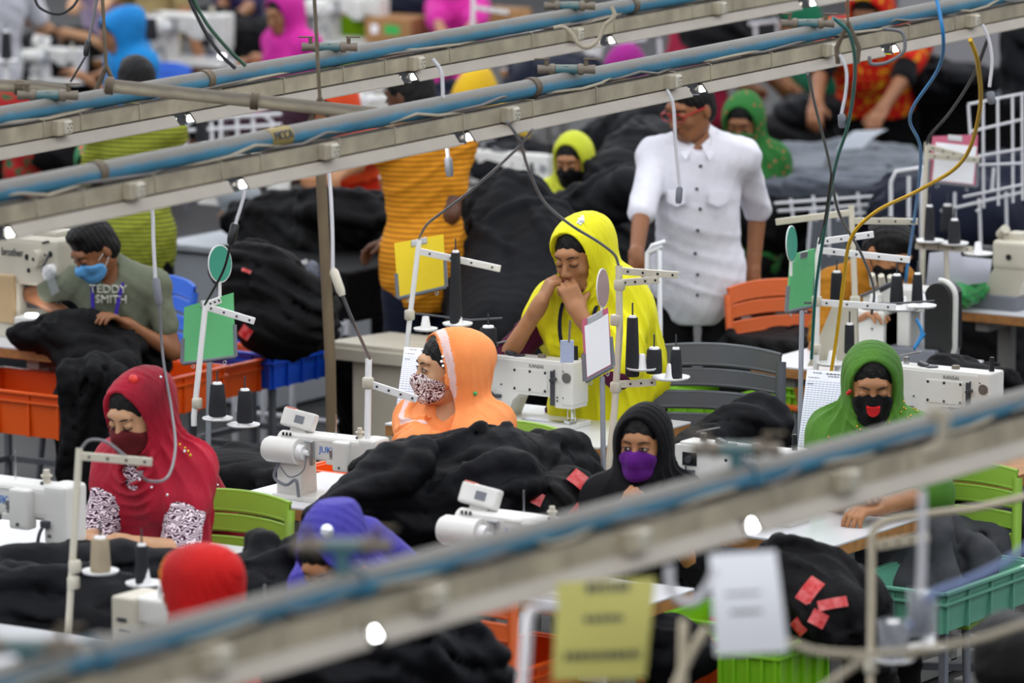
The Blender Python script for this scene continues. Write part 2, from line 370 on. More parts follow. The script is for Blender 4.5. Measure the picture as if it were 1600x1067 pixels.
class Body:
    """a person in unit scale, feet towards z=0, facing -Y"""
    def __init__(s, o):
        s.o = o; g = o.get
        s.S = g('S', 1.0); hz = g('head')[2] if len(g('head')) < 4 else None
        s.W = P(*g('head')) if hz is not None else Q(g('head')[0], g('head')[1], g('head')[3])
        s.yaw = D2R(g('yaw', 0)); s.lod = g('lod', 1)
        lean = D2R(g('lean', 8)); side = D2R(g('side', 0)); tw = D2R(g('twist', 0))
        s.Rt = Rx(lean) @ Ry(side)                       # torso frame: z along the spine (lean > 0 goes forward, -Y)
        sp = s.Rt @ np.array([0, 0, .50])
        s.hyp = (D2R(g('hyaw', 0)), D2R(g('hpitch', 5)), D2R(g('hroll', 0)))
        s.Rh = Rz(s.hyp[0]) @ Rx(s.hyp[1]) @ Ry(s.hyp[2])
        nk = s.Rt @ np.array([0, -.015, .03]) + s.Rh @ np.array([0, -.012, .118])
        s.P0 = np.zeros(3); s.N = sp; s.H = sp + nk
        zp = s.W[2] / s.S - s.H[2]
        s.P0 = np.array([0, 0, zp]); s.N = s.N + s.P0; s.H = s.H + s.P0
        Rw = Rz(s.yaw)
        s.root = s.W - Rw @ (s.H * s.S); s.root[2] = 0
        s.Rw = Rw
        s.pose = g('pose', 'sit')
        s.sh = [s.N + s.Rt @ np.array([x * (g('shw', .148) if not g('fem', True) else g('shw', .130)), .012, -.052]) for x in (1, -1)]   # left, right
        s.hip = [s.P0 + s.Rt @ np.array([x * .088, 0, -.0]) for x in (1, -1)]
        hands = g('hands', (None, None)); s.arm = []
        for i, x in enumerate((1, -1)):
            t = hands[i]
            if t is None: t = s.N + s.Rt @ np.array([x * .2, -.30, -.32]) if s.pose == 'sit' else s.N + np.array([x * .24, -.05, -.54])
            else:
                if isinstance(t, dict): t = s.H + s.Rh @ np.array(t['h'])
                elif len(t) == 4: t = s.tolocal(Q(t[0], t[1], t[3]))
                else: t = s.tolocal(P(*t))
            s.arm.append(s.ik(s.sh[i], t, .285, .255, g('elbow', ((.5, .35, -1), (-.5, .35, -1)))[i]))
        s.leg = []
        for i, x in enumerate((1, -1)):
            h = s.hip[i]
            if s.pose == 'sit':
                k = h + np.array([x * .03, -.40, -.02]); a = np.array([k[0], k[1] + .03, .09])
            else:
                st = g('stance', 0) * (1 if i == 0 else -1); a = np.array([h[0] * 1.1, h[1] + .05 + st, .09]); k = (h + a) / 2 + np.array([0, -.03, 0])
            s.leg.append((h, k, a))
    def tolocal(s, w): return (s.Rw.T @ (np.array(w) - s.root)) / s.S
    def ik(s, a, t, l1, l2, pole):
        d = t - a; L = np.linalg.norm(d); Lm = (l1 + l2) * .995
        if L > Lm: t = a + d / L * Lm; d = t - a; L = Lm
        if L < .12: L = .12
        c = (l1 * l1 + L * L - l2 * l2) / (2 * l1 * L); c = max(-1, min(1, c)); dn = d / np.linalg.norm(d)
        p = np.array(pole, float); p -= dn * (p @ dn); p /= np.linalg.norm(p)
        e = a + dn * l1 * c + p * l1 * math.sqrt(max(0, 1 - c * c))
        return (a, e, t)
    # --- sculpting blocks (g grows them for clothes)
    def torso(s, F, g=0, fem=True, belly=0):
        R = s.Rt; at = lambda v: s.P0 + R @ np.array(v, float)
        F.ell(at((0, .0, .37)), (.150 + g, .103 + g, .17 + g), R, .03)
        F.ell(at((0, -.005 - belly * .5, .20)), (.128 + g + belly, .098 + g + belly, .17 + g), R, .06)
        F.ell(at((0, .01, .03)), (.160 + g, .118 + g, .135 + g), R, .07)
        F.cap(s.sh[0], s.sh[1], .046 + g, None, .06)
        for i in (0, 1): F.cap(s.N + R @ np.array([0, .015, .0]), s.sh[i], .042 + g * .6, .046 + g, .05)
        if fem:
            for x in (1, -1): F.ell(at((x * .065, -.075, .345)), (.058 + g, .05 + g, .062 + g), R, .04)
    def arms(s, F, g=0, upto=1.0, k=.03, taper=0):
        """upto: 1 to elbow, 2 to wrist"""
        for a, e, h in s.arm:
            F.cap(a, a + (e - a) * min(1, upto), .047 + g, .038 + g + taper, k)
            if upto > 1: F.cap(e, e + (h - e) * (upto - 1), .037 + g, .026 + g * (2 - (upto - 1)) * .6 + taper, k * .6)
    def legs(s, F, g=0, k=.04):
        for h, kn, a in s.leg:
            F.cap(h, kn, .082 + g, .056 + g, k); F.cap(kn, a, .054 + g, .036 + g, k)
            F.cap(a + [0, 0, -.045], a + [0, -.15, -.06], .035 + g * .3, .03, .02)
    def neck(s, F, g=0): F.cap(s.N + s.Rt @ np.array([0, .01, -.03]), s.H + s.Rh @ np.array([0, .02, -.05]), .054 + g, .05 + g, .03)
    def head(s, F, g=0, detail=True):
        R = s.Rh; at = lambda *v: s.H + R @ np.array(v, float)
        F.ell(at(0, .014, .035), (.073 + g, .090 + g, .085 + g), R, .01)
        F.ell(at(0, -.022, -.02), (.062 + g, .068 + g, .088 + g), R, .03)
        F.ell(at(0, -.050, -.082), (.034 + g, .032 + g, .026 + g), R, .035)
        for x in (1, -1): F.cap(at(x * .047, .008, -.055), at(x * .02, -.05, -.088), .018 + g, .018 + g, .03)
        if not detail: return
        F.ell(at(0, -.078, .034), (.046, .016, .018), R, .018)
        for x in (1, -1):
            F.ell(at(x * .031, -.096, .008), (.020, .016, .013), R, .014, 'sub')
            F.ell(at(x * .034, -.064, -.026), (.020, .018, .018), R, .022)
            F.ell(at(x * .074, .014, -.008), (.009, .019, .031), R, .008)
            F.ell(at(x * .0115, -.098, -.033), (.0085, .011, .0085), R, .007)
            F.ell(at(x * .03, -.079, .006), (.0145, .0125, .0125), R, .004)
        F.cap(at(0, -.086, .012), at(0, -.107, -.027), .0085, .0115, .012)
        F.ell(at(0, -.084, -.056), (.022, .014, .020), R, .014)
    def hand(s, F, i):
        a, e, w = s.arm[i]; x = 1 if i == 0 else -1; o = s.o
        cfg = o.get('hand', ({}, {}))[i]
        f = (w - e) / np.linalg.norm(w - e)
        if 'dir' in cfg: f = np.array(cfg['dir'], float); f /= np.linalg.norm(f)
        pal = np.array(cfg.get('palm', (0, .1, -1)), float); pal -= f * (pal @ f); pal /= np.linalg.norm(pal)
        th = np.cross(f, pal) * x * -1                     # towards the thumb side
        if cfg.get('flipthumb'): th = -th
        curl = cfg.get('curl', .55)
        c0 = w + f * .012
        F.cap(w - f * .02, w + f * .02, .025, .026, .02)
        R = np.stack([th, pal, f], 1)
        F.box(w + f * .052, (.037, .0125, .045), R, .012, .012)
        tips = []
        for j, (off, L) in enumerate(((.028, .072), (.0095, .080), (-.0095, .074), (-.027, .058))):
            b0 = w + f * .092 + th * off; a1 = curl * (.7 + .12 * j); a2 = a1 + curl * 1.1; a3 = a2 + curl * .7
            dv = lambda t: f * math.cos(t) + pal * math.sin(t) + th * off * .9
            b1 = b0 + dv(a1) * L * .42; b2 = b1 + dv(a2) * L * .32; b3 = b2 + dv(a3) * L * .26
            F.cap(b0, b1, .0092, .0086, .006); F.cap(b1, b2, .0086, .0078, .003); F.cap(b2, b3, .0078, .0066, .002)
            tips.append((b3, dv(a3)))
        t0 = w + f * .03 + th * .030; t1 = t0 + (th * .75 + f * .55 + pal * .35 * (1 + curl)) * .038; t2 = t1 + (f * .9 + th * .15 + pal * .5 * curl) * .030
        F.cap(w + f * .022 + th * .012, t1, .015, .0105, .012); F.cap(t1, t2, .0102, .0082, .004)
    def bb(s, pts, m): p = np.array(pts); return p.min(0) - m, p.max(0) + m
    def make(s):
        o = s.o; g = o.get; lod = s.lod
        s.T = thing('person', o['label'], 'person', s.root, group=g('group'), rz=s.yaw)
        sk = skin_mats(g('tone', 'mid')); parts = []
        sc = lambda v: np.asarray(v) * s.S
        fem = g('fem', True); belly = g('belly', 0)
        allp = [s.N, s.P0, s.H] + [q for a in s.arm for q in a] + [q for l in s.leg for q in l]
        lo, hi = s.bb(allp, .24)
        F = G(lo, hi, .012 * lod)
        s.torso(F, 0, fem, belly * .9); s.arms(F, 0, 2); s.legs(F); s.neck(F)
        # coarse body, minus the regions meshed finely
        v, f = F.mesh(); cen = v[f].mean(1)
        keep = np.ones(len(f), bool)
        for i in (0, 1):
            w = s.arm[i][2]; e = s.arm[i][1]; fd = (w - e) / np.linalg.norm(w - e)
            keep &= ~((np.linalg.norm(cen - w, axis=1) < .09) & (((cen - w) @ fd) > -.035))
        parts.append((sc(v), f[keep], 0))
        # hands and forearms, finely
        for i in (0, 1):
            if g('nohands'): break
            a, e, w = s.arm[i]; fd = (w - e) / np.linalg.norm(w - e); wp = w - fd * .10
            l1, h1 = s.bb([w, wp], .045); cdir = np.array(g('hand', ({}, {}))[i].get('dir', fd), float); cdir /= np.linalg.norm(cdir)
            pal = np.array(g('hand', ({}, {}))[i].get('palm', (0, .1, -1)), float); pal /= np.linalg.norm(pal)
            l2, h2 = s.bb([w, w + cdir * .18, w + cdir * .10 + pal * .07], .055)
            Fh = G(np.minimum(l1, l2), np.maximum(h1, h2), .0042 * (1 if lod <= 1 else 1.6))
            Fh.cap(e, w, .037, .026, .01); s.hand(Fh, i)
            X, Y, Z = Fh.pts((slice(None),) * 3); q = w - fd * .09
            Fh.F = np.maximum(Fh.F, -((X - q[0]) * fd[0] + (Y - q[1]) * fd[1] + (Z - q[2]) * fd[2])).astype(np.float32)
            v, f = Fh.mesh(); parts.append((sc(v), f, 0))
        # head, finely
        l, h = s.bb([s.H, s.N], .02); l = np.minimum(l, s.H - .135); h = np.maximum(h, s.H + .14)
        Fh = G(l, h, .0040 if lod <= 1 else .0065)
        s.head(Fh); s.neck(Fh)
        v, f = Fh.mesh(); cen = v[f].mean(1); parts.append((sc(v), f, 0))
        at = lambda *q: s.H + s.Rh @ np.array(q, float)
        gz = g('gaze', 'down')
        for x in (1, -1):
            if gz == 'open':
                v, f = uvball(at(x * .030, -.0795, .0065), .0124, 8, (1.15, 1.0, .56), s.Rh); parts.append((sc(v), f, 3))
                gx = g('gx', 0)
                v, f = uvball(at(x * .030 + gx, -.0885, .0065), .0066, 6, (1, .62, .9), s.Rh); parts.append((sc(v), f, 4))
                lid = [(-.018, -.0845, .006), (-.009, -.0925, .0118), (.002, -.0935, .0130), (.012, -.0905, .0112), (.019, -.083, .006)]
                lw = [(-.015, -.086, .003), (0, -.0915, -.0005), (.016, -.085, .003)]
                v, f = nptube(spline([at(x * .030 + a * x, b - .0005, c) for a, b, c in lw], 4), .0011); parts.append((sc(v), f, 2))
            else: lid = [(-.016, -.0855, .003), (-.007, -.092, -.0015), (.004, -.093, -.002), (.013, -.0895, .0005), (.018, -.083, .003)]
            v, f = nptube(spline([at(x * .030 + a * x, b, c) for a, b, c in lid], 4), .0019); parts.append((sc(v), f, 2))
            br = [(.010, -.0925, .0255), (.022, -.0945, .0305), (.036, -.0885, .0320), (.050, -.073, .0260)]
            v, f = nptube(spline([at(x * a, b, c) for a, b, c in br], 4), [.0020] * 4 + [.0027] * 5 + [.0012] * 4 if True else .002); parts.append((sc(v), f, 2))
        if not g('mask') or g('lips'):
            for dz, r in ((-.0505, .0042), (-.058, .0052)):
                v, f = nptube(spline([at(-.021, -.088, -.054), at(-.010, -.0975, dz), at(.010, -.0975, dz), at(.021, -.088, -.054)], 5), [.001] + [r] * 14 + [.001]); parts.append((sc(v), f, 1))
        npmesh('body', parts, s.T, sk)
        s.extras()
        return s
    def out(s, name, F, m, disp=None, parent=None, label=None, clip=True, matfn=None):
        v, f = F.mesh(clip)
        if len(f) == 0: return None
        mi = 0
        if matfn is not None: mi = matfn(v[f].mean(1)).astype(int)
        ob = npmesh(name, [(v * s.S, f, mi)], parent or s.T, m)
        if label: ob['label'] = label
        return ob
    def extras(s):
        o = s.o; g = o.get; lod = s.lod; R = s.Rh; at = lambda *q: s.H + R @ np.array(q, float)
        allp = [s.N, s.P0] + [q for a in s.arm for q in a[:2]]
        # ---- hair
        if g('hair', True):
            l, h = s.H - .14, s.H + .15; F = G(l, h, .005 * (1 if lod <= 1 else 1.4))
            F.ell(at(0, .018, .04), (.080, .098, .091), R, .01)
            if g('fem', True):
                F.ell(at(0, .05, -.03), (.068, .06, .09), R, .03)
            else: F.ell(at(0, .035, -.015), (.079, .075, .075), R, .02); F.ell(at(0, -.03, .105), (.05, .05, .028), R, .03)
            X, Y, Z = F.pts((slice(None),) * 3)
            F.F += (.0022 * np.sin((X + .3 * Z) * 190) * np.sin(Y * 150 + Z * 90)).astype(np.float32)
            fr = g('fringe', 0)
            F.ell(at(0, -.125, -.042 + fr), (.072, .082, .094), R, .006, 'sub')
            for x in (1, -1): F.ell(at(x * .078, -.022, -.035), (.03, .042, .045), R, .006, 'sub')
            if not g('fem', True): F.half(at(0, .02, -.075), R @ np.array([0, .15, -1]))
            s.out('hair', F, mat('black_hair', hexc('060505'), .5, bump=.5, bscale=160, spec=.25))
            if g('beard'):
                F = G(s.H - .14, s.H + .1, .005)
                s.head(F, .006, False); F.half(at(0, 0, -.045), R @ np.array([0, .3, 1])); F.half(at(0, .01, 0), R @ np.array([0, 1, 0]))
                F.ell(at(0, -.1, -.055), (.03, .04, .016), R, .004, 'sub'); s.out('beard', F, MATS['black_hair'])
        # ---- shirt / tunic
        c = g('top')
        if c:
            gr = .016; upto = g('sleeve', .8); lo, hi = s.bb(allp, .17); lo[2] = min(lo[2], s.P0[2] - g('hem', .22))
            if s.pose == 'sit': lo[1] = min(lo[1], s.P0[1] - .46)
            F = G(lo, hi, .009 * lod)
            s.torso(F, gr, g('fem', True), g('belly', 0)); 
            X, Y, Z = F.pts((slice(None),) * 3)
            if g('fem', True):
                for hh, k, a in s.leg: F.cap(hh, hh + (k - hh) * .98, .092, .08, .06)
                F.half(s.P0 + [0, 0, -g('hem', .22)], (0, 0, -1))
            else:
                F.ell(s.P0 + [0, 0, -.05], (.175, .135, .2), None, .06); F.half(s.P0 + [0, 0, -g('hem', .16)], (0, 0, -1))
            F.cap(s.N + s.Rt @ np.array([0, .01, -.02]), s.N + s.Rt @ np.array([0, -.0, .035]), .066, .060, .02)
            # neckline cut before the sleeves are added
            F.ell(s.N + s.Rt @ np.array([0, -.075, .035]), (.045, .08, .05), s.Rt, .01, 'sub')
            for (a, e, h) in s.arm:
                q = a + (e - a) * min(1, upto)
                F.cap(a, q, .060, .055 + g('sflare', 0), .03)
                if upto > 1: F.cap(e, e + (h - e) * (upto - 1), .052, .044, .02)
            X, Y, Z = F.pts((slice(None),) * 3)
            fo = folds(X, Y, Z, (.5, .2, 1), .085, g('seed', 1), 1.1) - .3
            F.F = (F.F - fo * g('crease', .009) - .004 * folds(X, Y, Z, (1, .4, -.5), .05, 9)).astype(np.float32)
            s.shirt = s.out('shirt' if not g('fem', True) else 'tunic', F, c)
        o.setdefault('legs', BK)
        if g('legs') is not None:
            lo, hi = s.bb([q for l in s.leg for q in l], .13); F = G(lo, hi, .011 * lod); F.ell(s.P0 + [0, .01, 0], (.168, .13, .12), None, .03)
            for hh, k, a in s.leg: F.cap(hh, k, .088, .066, .03); F.cap(k, a + [0, 0, .02], .065, .052, .02)
            X, Y, Z = F.pts((slice(None),) * 3); F.F = (F.F - .008 * folds(X, Y, Z, (.3, .3, 1), .09, 3)).astype(np.float32)
            s.out('trousers', F, g('legs'))
        # ---- headscarf and drape
        d = g('scarf')
        if d: s.scarf(d)
        mk = g('mask')
        if mk:
            F = G(s.H - .14, s.H + .09, .0036 if lod <= 1 else .006)
            s.head(F, .0065, False); F.cap(at(0, -.092, -.002), at(0, -.108, -.030), .011, .015, .03); F.cap(at(0, -.100, -.035), at(0, -.086, -.085), .016, .018, .04)
            for x in (1, -1): F.ell(at(x * .034, -.064, -.030), (.0275, .0255, .0265), R, .022)
            E = G(s.H - .14, s.H + .09, F.h)
            t = g('mask_top', -.005)
            E.ell(at(0, -.070, -.0585 + (t + .005) * .5), (.0735, .085, .0555 + (t + .005) * .5), R, .002)
            F.F = np.maximum(F.F, E.F)
            X, Y, Z = F.pts((slice(None),) * 3); 
            F.F = (F.F - .0014 * folds(X, Y, Z, tuple(R @ np.array([.15, 0, 1])), .03, 5)).astype(np.float32)
            m = s.out('face_mask', F, mk)
            for x in (1, -1):
                b = []
                for z0, z1 in ((-.030, .004), (-.078, -.028)):
                    v, f = nptube(spline([at(x * .05, -.058, z0), at(x * .069, -.02, (z0 + z1) / 2), at(x * .078, .012, z1)], 4), .0018); b.append((v * s.S, f, 0))
                npmesh('ear_loop', b, m, g('loop', mk))
        if g('lanyard'):
            b = MB(); pts = [s.N + s.Rt @ np.array([x, y, z]) for x, y, z in g('lanyard_path', ((.055, .0, .03), (.062, -.095, -.02), (.045, -.155, -.12), (.0, -.175, -.25)))]
            for sg in (1, -1):
                q = [np.array(p) for p in pts]
                pp = spline([s.N + s.Rt @ (s.Rt.T @ (p - s.N) * np.array([sg, 1, 1])) for p in q], 6)
                pp = [Vector(p) * s.S for p in pp]
                for a, c2 in zip(pp[:-1], pp[1:]):
                    b._add([a + Vector((-.007, 0, 0)), a + Vector((.007, -.002, 0)), c2 + Vector((.007, -.002, 0)), c2 + Vector((-.007, 0, 0)),
                            a + Vector((-.007, -.004, 0)), a + Vector((.007, -.006, 0)), c2 + Vector((.007, -.006, 0)), c2 + Vector((-.007, -.004, 0))],
                           [[0, 1, 2, 3], [7, 6, 5, 4], [0, 4, 5, 1], [1, 5, 6, 2], [2, 6, 7, 3], [3, 7, 4, 0]])
            me = bpy.data.meshes.new('lanyard'); me.from_pydata(b.v, [], b.f); link('lanyard', me, s.T, g('lanyard'))
        fn = g('after')
        if fn: fn(s)
    def scarf(s, d):
        """d: dict(mat, open=(rx, rz), drop, pool...)"""
        o = s.o; g = o.get; lod = s.lod; R = s.Rh; at = lambda *q: s.H + R @ np.array(q, float); T = lambda *q: s.N + s.Rt @ np.array(q, float)
        drop = d.get('drop', .34); lo, hi = s.bb([s.H + [0, 0, .0], s.sh[0], s.sh[1], s.N + s.Rt @ np.array([0, 0, -drop])] + ([s.tolocal(Q(*q)) for e in d.get('extra', ()) for q in e[:2]]) + ([s.arm[0][1], s.arm[1][1]] if np.max(d.get('arms', .5)) > .4 else []), .17)
        h = d.get('h', .0058) * (1 if lod <= 1 else 1.5); F = G(lo, hi, h)
        # cape over shoulders and chest
        gr = d.get('g', .026)
        K = G(lo, hi, h); s.torso(K, gr, g('fem', True), g('belly', 0)); up = d.get('arms', .5)
        for i, (a, e, w) in enumerate(s.arm):
            u = up[i] if isinstance(up, tuple) else up
            if u > 0: K.cap(a, a + (e - a) * u, .070, .066 + .02 * u, .05)
        for q in d.get('cut', ()): K.half(T(*q[0]), s.Rt @ np.array(q[1], float))
        K.half(T(0, 0, -drop), s.Rt @ np.array((d.get('skew', 0), d.get('skewy', 0), -1.0)))
        F.F = K.F
        for (p0, p1, r0, r1) in d.get('extra', ()): F.cap(s.tolocal(Q(*p0)), s.tolocal(Q(*p1)), r0, r1, .05)
        F.cap(T(0, .01, -.03), at(0, .03, -.03), .098, .088, .06)                      # neck wrap
        F.cap(T(0, -.05, -.045), at(0, -.02, -.12), .075, .055, .05)                    # chin swag
        hd = d.get('hood', True)
        if hd:
            bk = d.get('back', .02)
            F.ell(at(0, .014 + bk * .5, .038), (.095, .106 + bk, .101 + d.get('peak', 0)), R, .03)
            F.ell(at(0, .02 + bk * .5, -.03), (.096, .094 + bk * .7, .12), R, .04)
        # face opening
        ow, oh, oz = d.get('open', (.088, .130, -.004)); sh = d.get('openx', 0)
        oy, ory = d.get('oy', (-.118, .118)); F.ell(at(sh, oy, oz), (ow, ory, oh), R, .006, 'sub')
        if d.get('vneck'): F.ell(T(0, -.10, .02), (.05, .07, .11), s.Rt, .012, 'sub')
        X, Y, Z = F.pts((slice(None),) * 3)
        # head-local coordinates for the folds
        hx = (X - s.H[0]) * R[0, 0] + (Y - s.H[1]) * R[1, 0] + (Z - s.H[2]) * R[2, 0]
        hy = (X - s.H[0]) * R[0, 1] + (Y - s.H[1]) * R[1, 1] + (Z - s.H[2]) * R[2, 1]
        hz = (X - s.H[0]) * R[0, 2] + (Y - s.H[1]) * R[1, 2] + (Z - s.H[2]) * R[2, 2]
        sd = g('seed', 1); rs = np.random.RandomState(sd); a = rs.uniform(0, 6, 5)
        wob = np.sin(X * 11 + a[0]) + np.sin(Z * 9 + a[1] + Y * 6) + .6 * np.sin(Y * 17 + a[2])
        q1 = np.abs(np.sin((hy * 1.0 + hz * .18) * PI / .030 + wob * .7))               # along the face edge on the hood
        rr = np.sqrt((hx * 1.35) ** 2 + (hy * .6 + .02) ** 2 + ((hz - .03)) ** 2) + .12 * hx * d.get('swing', 1)
        q2 = np.abs(np.sin(rr * PI / .034 + wob * .9))                              # rings under the chin
        ang = np.arctan2(hx, -(hy - .05)); q3 = np.abs(np.sin(ang * 9 + wob * .8 + Z * 2))   # hanging folds
        wh = np.clip((hz + .10) / .06, 0, 1); wf = np.clip((.10 - np.abs(hx)) / .05, 0, 1) * np.clip((-hy + .01) / .03, 0, 1) * np.clip((hz + .42) / .1, 0, 1)
        amp = d.get('amp', .0075)
        mod = .55 + .45 * np.sin(X * 13 + a[4] + 2 * np.sin(Z * 11 + a[0]))
        q4 = np.sin((hy + hz * .3) * 2 * PI / .017 + wob * 2.2 + hx * 9) * np.clip(np.sin(X * 31 + a[1] + Z * 12) + .3, 0, 1)
        for e0 in (): pass
        dis = wh * (((1 - q1) * amp * .34) * (.25 + .75 * np.clip(np.sin(hz * 26 + hx * 18 + a[2]) * .5 + .5, 0, 1)) + .0011 * q4) + (1 - wh) * mod * (wf * (1 - q2) ** 1.3 * amp * 1.7 + (1 - wf) * (1 - q3) ** 1.3 * amp * 1.35)
        F.F = (F.F - dis - .004 * np.sin(X * 23 + a[3]) * np.sin(Z * 19 + a[4])).astype(np.float32)
        if 'tri' in d: pass
        mf = None; ms = d['mat']
        if 'border' in d:
            eb = d['border_w'] if 'border_w' in d else .22
            def mf(c):
                L = (c - s.H) @ R; k0 = np.sqrt(((L[:, 0] - sh) / ow) ** 2 + ((L[:, 1] - oy) / ory) ** 2 + ((L[:, 2] - oz) / oh) ** 2)
                return ((k0 < 1 + eb) & (k0 > d.get('edge', 1.03))).astype(int) if not d.get('stripes') else ((k0 < 1 + eb) & (k0 > 1.06)).astype(int)
            ms = [d['mat'], d['border']]
        if 'half' in d:
            def mf(c): L = (c - s.H) @ R; n = np.array(d['half'][0], float); return ((L @ n) > d['half'][1]).astype(int)
            ms = [d['mat'], d['half'][2]]
        s.sc = s.out('headscarf', F, ms, matfn=mf)
        if 'brooch' in d:
            for (q, r, m) in d['brooch']:
                b = MB(); c = at(*q) * s.S
                n = Vector((at(*q) - s.H)).normalized(); u = n.orthogonal().normalized(); w = n.cross(u)
                b.ball(c, r * .45 * s.S, 5)
                for k in range(9): a2 = 2 * PI * k / 9; b.ball(Vector(c) + (u * math.cos(a2) + w * math.sin(a2)) * r * .75 * s.S, r * .27 * s.S, 4)
                me = bpy.data.meshes.new('brooch'); me.from_pydata(b.v, [], b.f); link('brooch', me, s.T, m)
def person(**o): return Body(o).make()
# ================================================================ palette
WHITE = mat('machine_white', hexc('d9d8d3'), .38, var=.10, vscale=6, bump=.02, coat=.2)
CREAM = mat('machine_cream', hexc('c9c3b2'), .42, var=.12, vscale=6, coat=.15)
BEIGE = mat('beige_paint', hexc('b8ae98'), .6, var=.22, vscale=10, dust=hexc('8f8573') + (.6,))
STEEL = mat('steel', hexc('b9bbbd'), .3, 1); CHROME = mat('chrome', hexc('e6e8ea'), .12, 1)
DSTEEL = mat('dark_steel', hexc('55575c'), .45, .7); GPAINT = mat('grey_paint', hexc('70747c'), .55, var=.15)
BLACKP = mat('black_plastic', hexc('17181b'), .4); GREYP = mat('grey_plastic', hexc('6d7078'), .5)
RUBBER = mat('grey_rubber', hexc('6e6a66'), .6); WHITEP = mat('white_plastic', hexc('e4e4e4'), .35)
LAM = mat('white_laminate', hexc('dfe0e4'), .28, var=.08, vscale=3, coat=.3)
PLY = mat('plywood_edge', hexc('a9753f'), .6, var=.35, vscale=30, bump=.1)
FRAME = mat('table_frame', hexc('8f8f8c'), .5, .2, var=.2)
WIREW = mat('white_wire', hexc('cfd0d4'), .45)
PAPER = mat('white_paper', hexc('f0f1f6'), .8)
RED = mat('red_plastic', hexc('d01c22'), .35)
BLUEL = mat('logo_blue', hexc('2f6fc0'), .5); DGREY = mat('dark_lettering', hexc('33353a'), .5)
THREAD = mat('dark_thread', hexc('191b22'), .75, bump=.5, bscale=300, var=.15); THREADB = mat('beige_thread', hexc('a3957c'), .8, bump=.5, bscale=300)
LEDW = mat('lamp_glow', (1, 1, 1), .3, emit=14)
BK = cloth('black_garment_cloth', hexc('08080a'), .7, var=.2, bump=.4, sheen=0); BK2 = cloth('charcoal_garment_cloth', hexc('0c0d12'), .65, var=.2, bump=.4, sheen=0)
BK3 = cloth('grey_black_garment_cloth', hexc('141519'), .75, var=.25, bump=.4, sheen=0); NAVY = cloth('navy_garment_cloth', hexc('151a2c'), .8, sheen=.05); GREYC = cloth('pale_grey_cloth', hexc('7d828c'), .85)
CLEAR = mat('clear_wrap', hexc('c8ccd4'), .18, alpha=.38, spec=.8)
BLUEP = mat('blue_pipe_paint', hexc('3f88a8'), .5, var=.25, vscale=5, bump=.1, bscale=60, dust=hexc('6e6558') + (.9,))
DUSTY = mat('dusty_channel', hexc('b5ab93'), .62, var=.3, vscale=6, dust=hexc('5f574b') + (.95,), bump=.08)
REFL = mat('reflector_tin', hexc('b9b2a6'), .5, var=.2, vscale=5, dust=hexc('8b8174') + (.6,))
RUSTY = mat('dusty_steel', hexc('6f6250'), .7, .2, var=.4, vscale=12, bump=.2, bscale=60)
BRASS = mat('dusty_brass', hexc('81776a'), .6, .2, var=.3)
def plastic(name, h): return mat(name, hexc(h), .38, var=.08, vscale=4, coat=.15)
ORANGE = plastic('orange_plastic', 'e8590c'); BLUE = plastic('blue_plastic', '1454d8'); LIME = plastic('lime_plastic', '79b81a'); TEAL = plastic('seafoam_plastic', '5f9e86')
GREENP = plastic('pale_green_plastic', '8fb83e'); CHB = plastic('chair_blue_plastic', '2f6ee0'); CHG = plastic('chair_grey_plastic', '4a4e56'); CHO = plastic('chair_orange_plastic', 'd8642a')
def gridpaper():
    m = mat('form_paper', hexc('dfe0e8'), .8); nt = m.node_tree; b = nt.nodes['Principled BSDF']; tc = nt.nodes.new('ShaderNodeTexCoord')
    br = nt.nodes.new('ShaderNodeTexBrick'); nt.links.new(tc.outputs['UV'], br.inputs['Vector'])
    br.offset = 0; br.inputs['Color1'].default_value = br.inputs['Color2'].default_value = (*hexc('dfe0e8'), 1); br.inputs['Mortar'].default_value = (*hexc('7f88a8'), 1)
    br.inputs['Scale'].default_value = 1; br.inputs['Mortar Size'].default_value = .0028; br.inputs['Brick Width'].default_value = .085; br.inputs['Row Height'].default_value = .03; br.inputs['Mortar Smooth'].default_value = 0
    sp = nt.nodes.new('ShaderNodeSeparateXYZ'); nt.links.new(tc.outputs['UV'], sp.inputs[0])
    mth = nt.nodes.new('ShaderNodeMath'); mth.operation = 'GREATER_THAN'; mth.inputs[1].default_value = .86; nt.links.new(sp.outputs['Y'], mth.inputs[0])
    mx = nt.nodes.new('ShaderNodeMix'); mx.data_type = 'RGBA'; nt.links.new(mth.outputs[0], mx.inputs[0]); nt.links.new(br.outputs['Color'], mx.inputs[6]); mx.inputs[7].default_value = (*hexc('dfe0e8'), 1)
    nt.links.new(mx.outputs[2], b.inputs['Base Color']); return m
FORM = gridpaper()
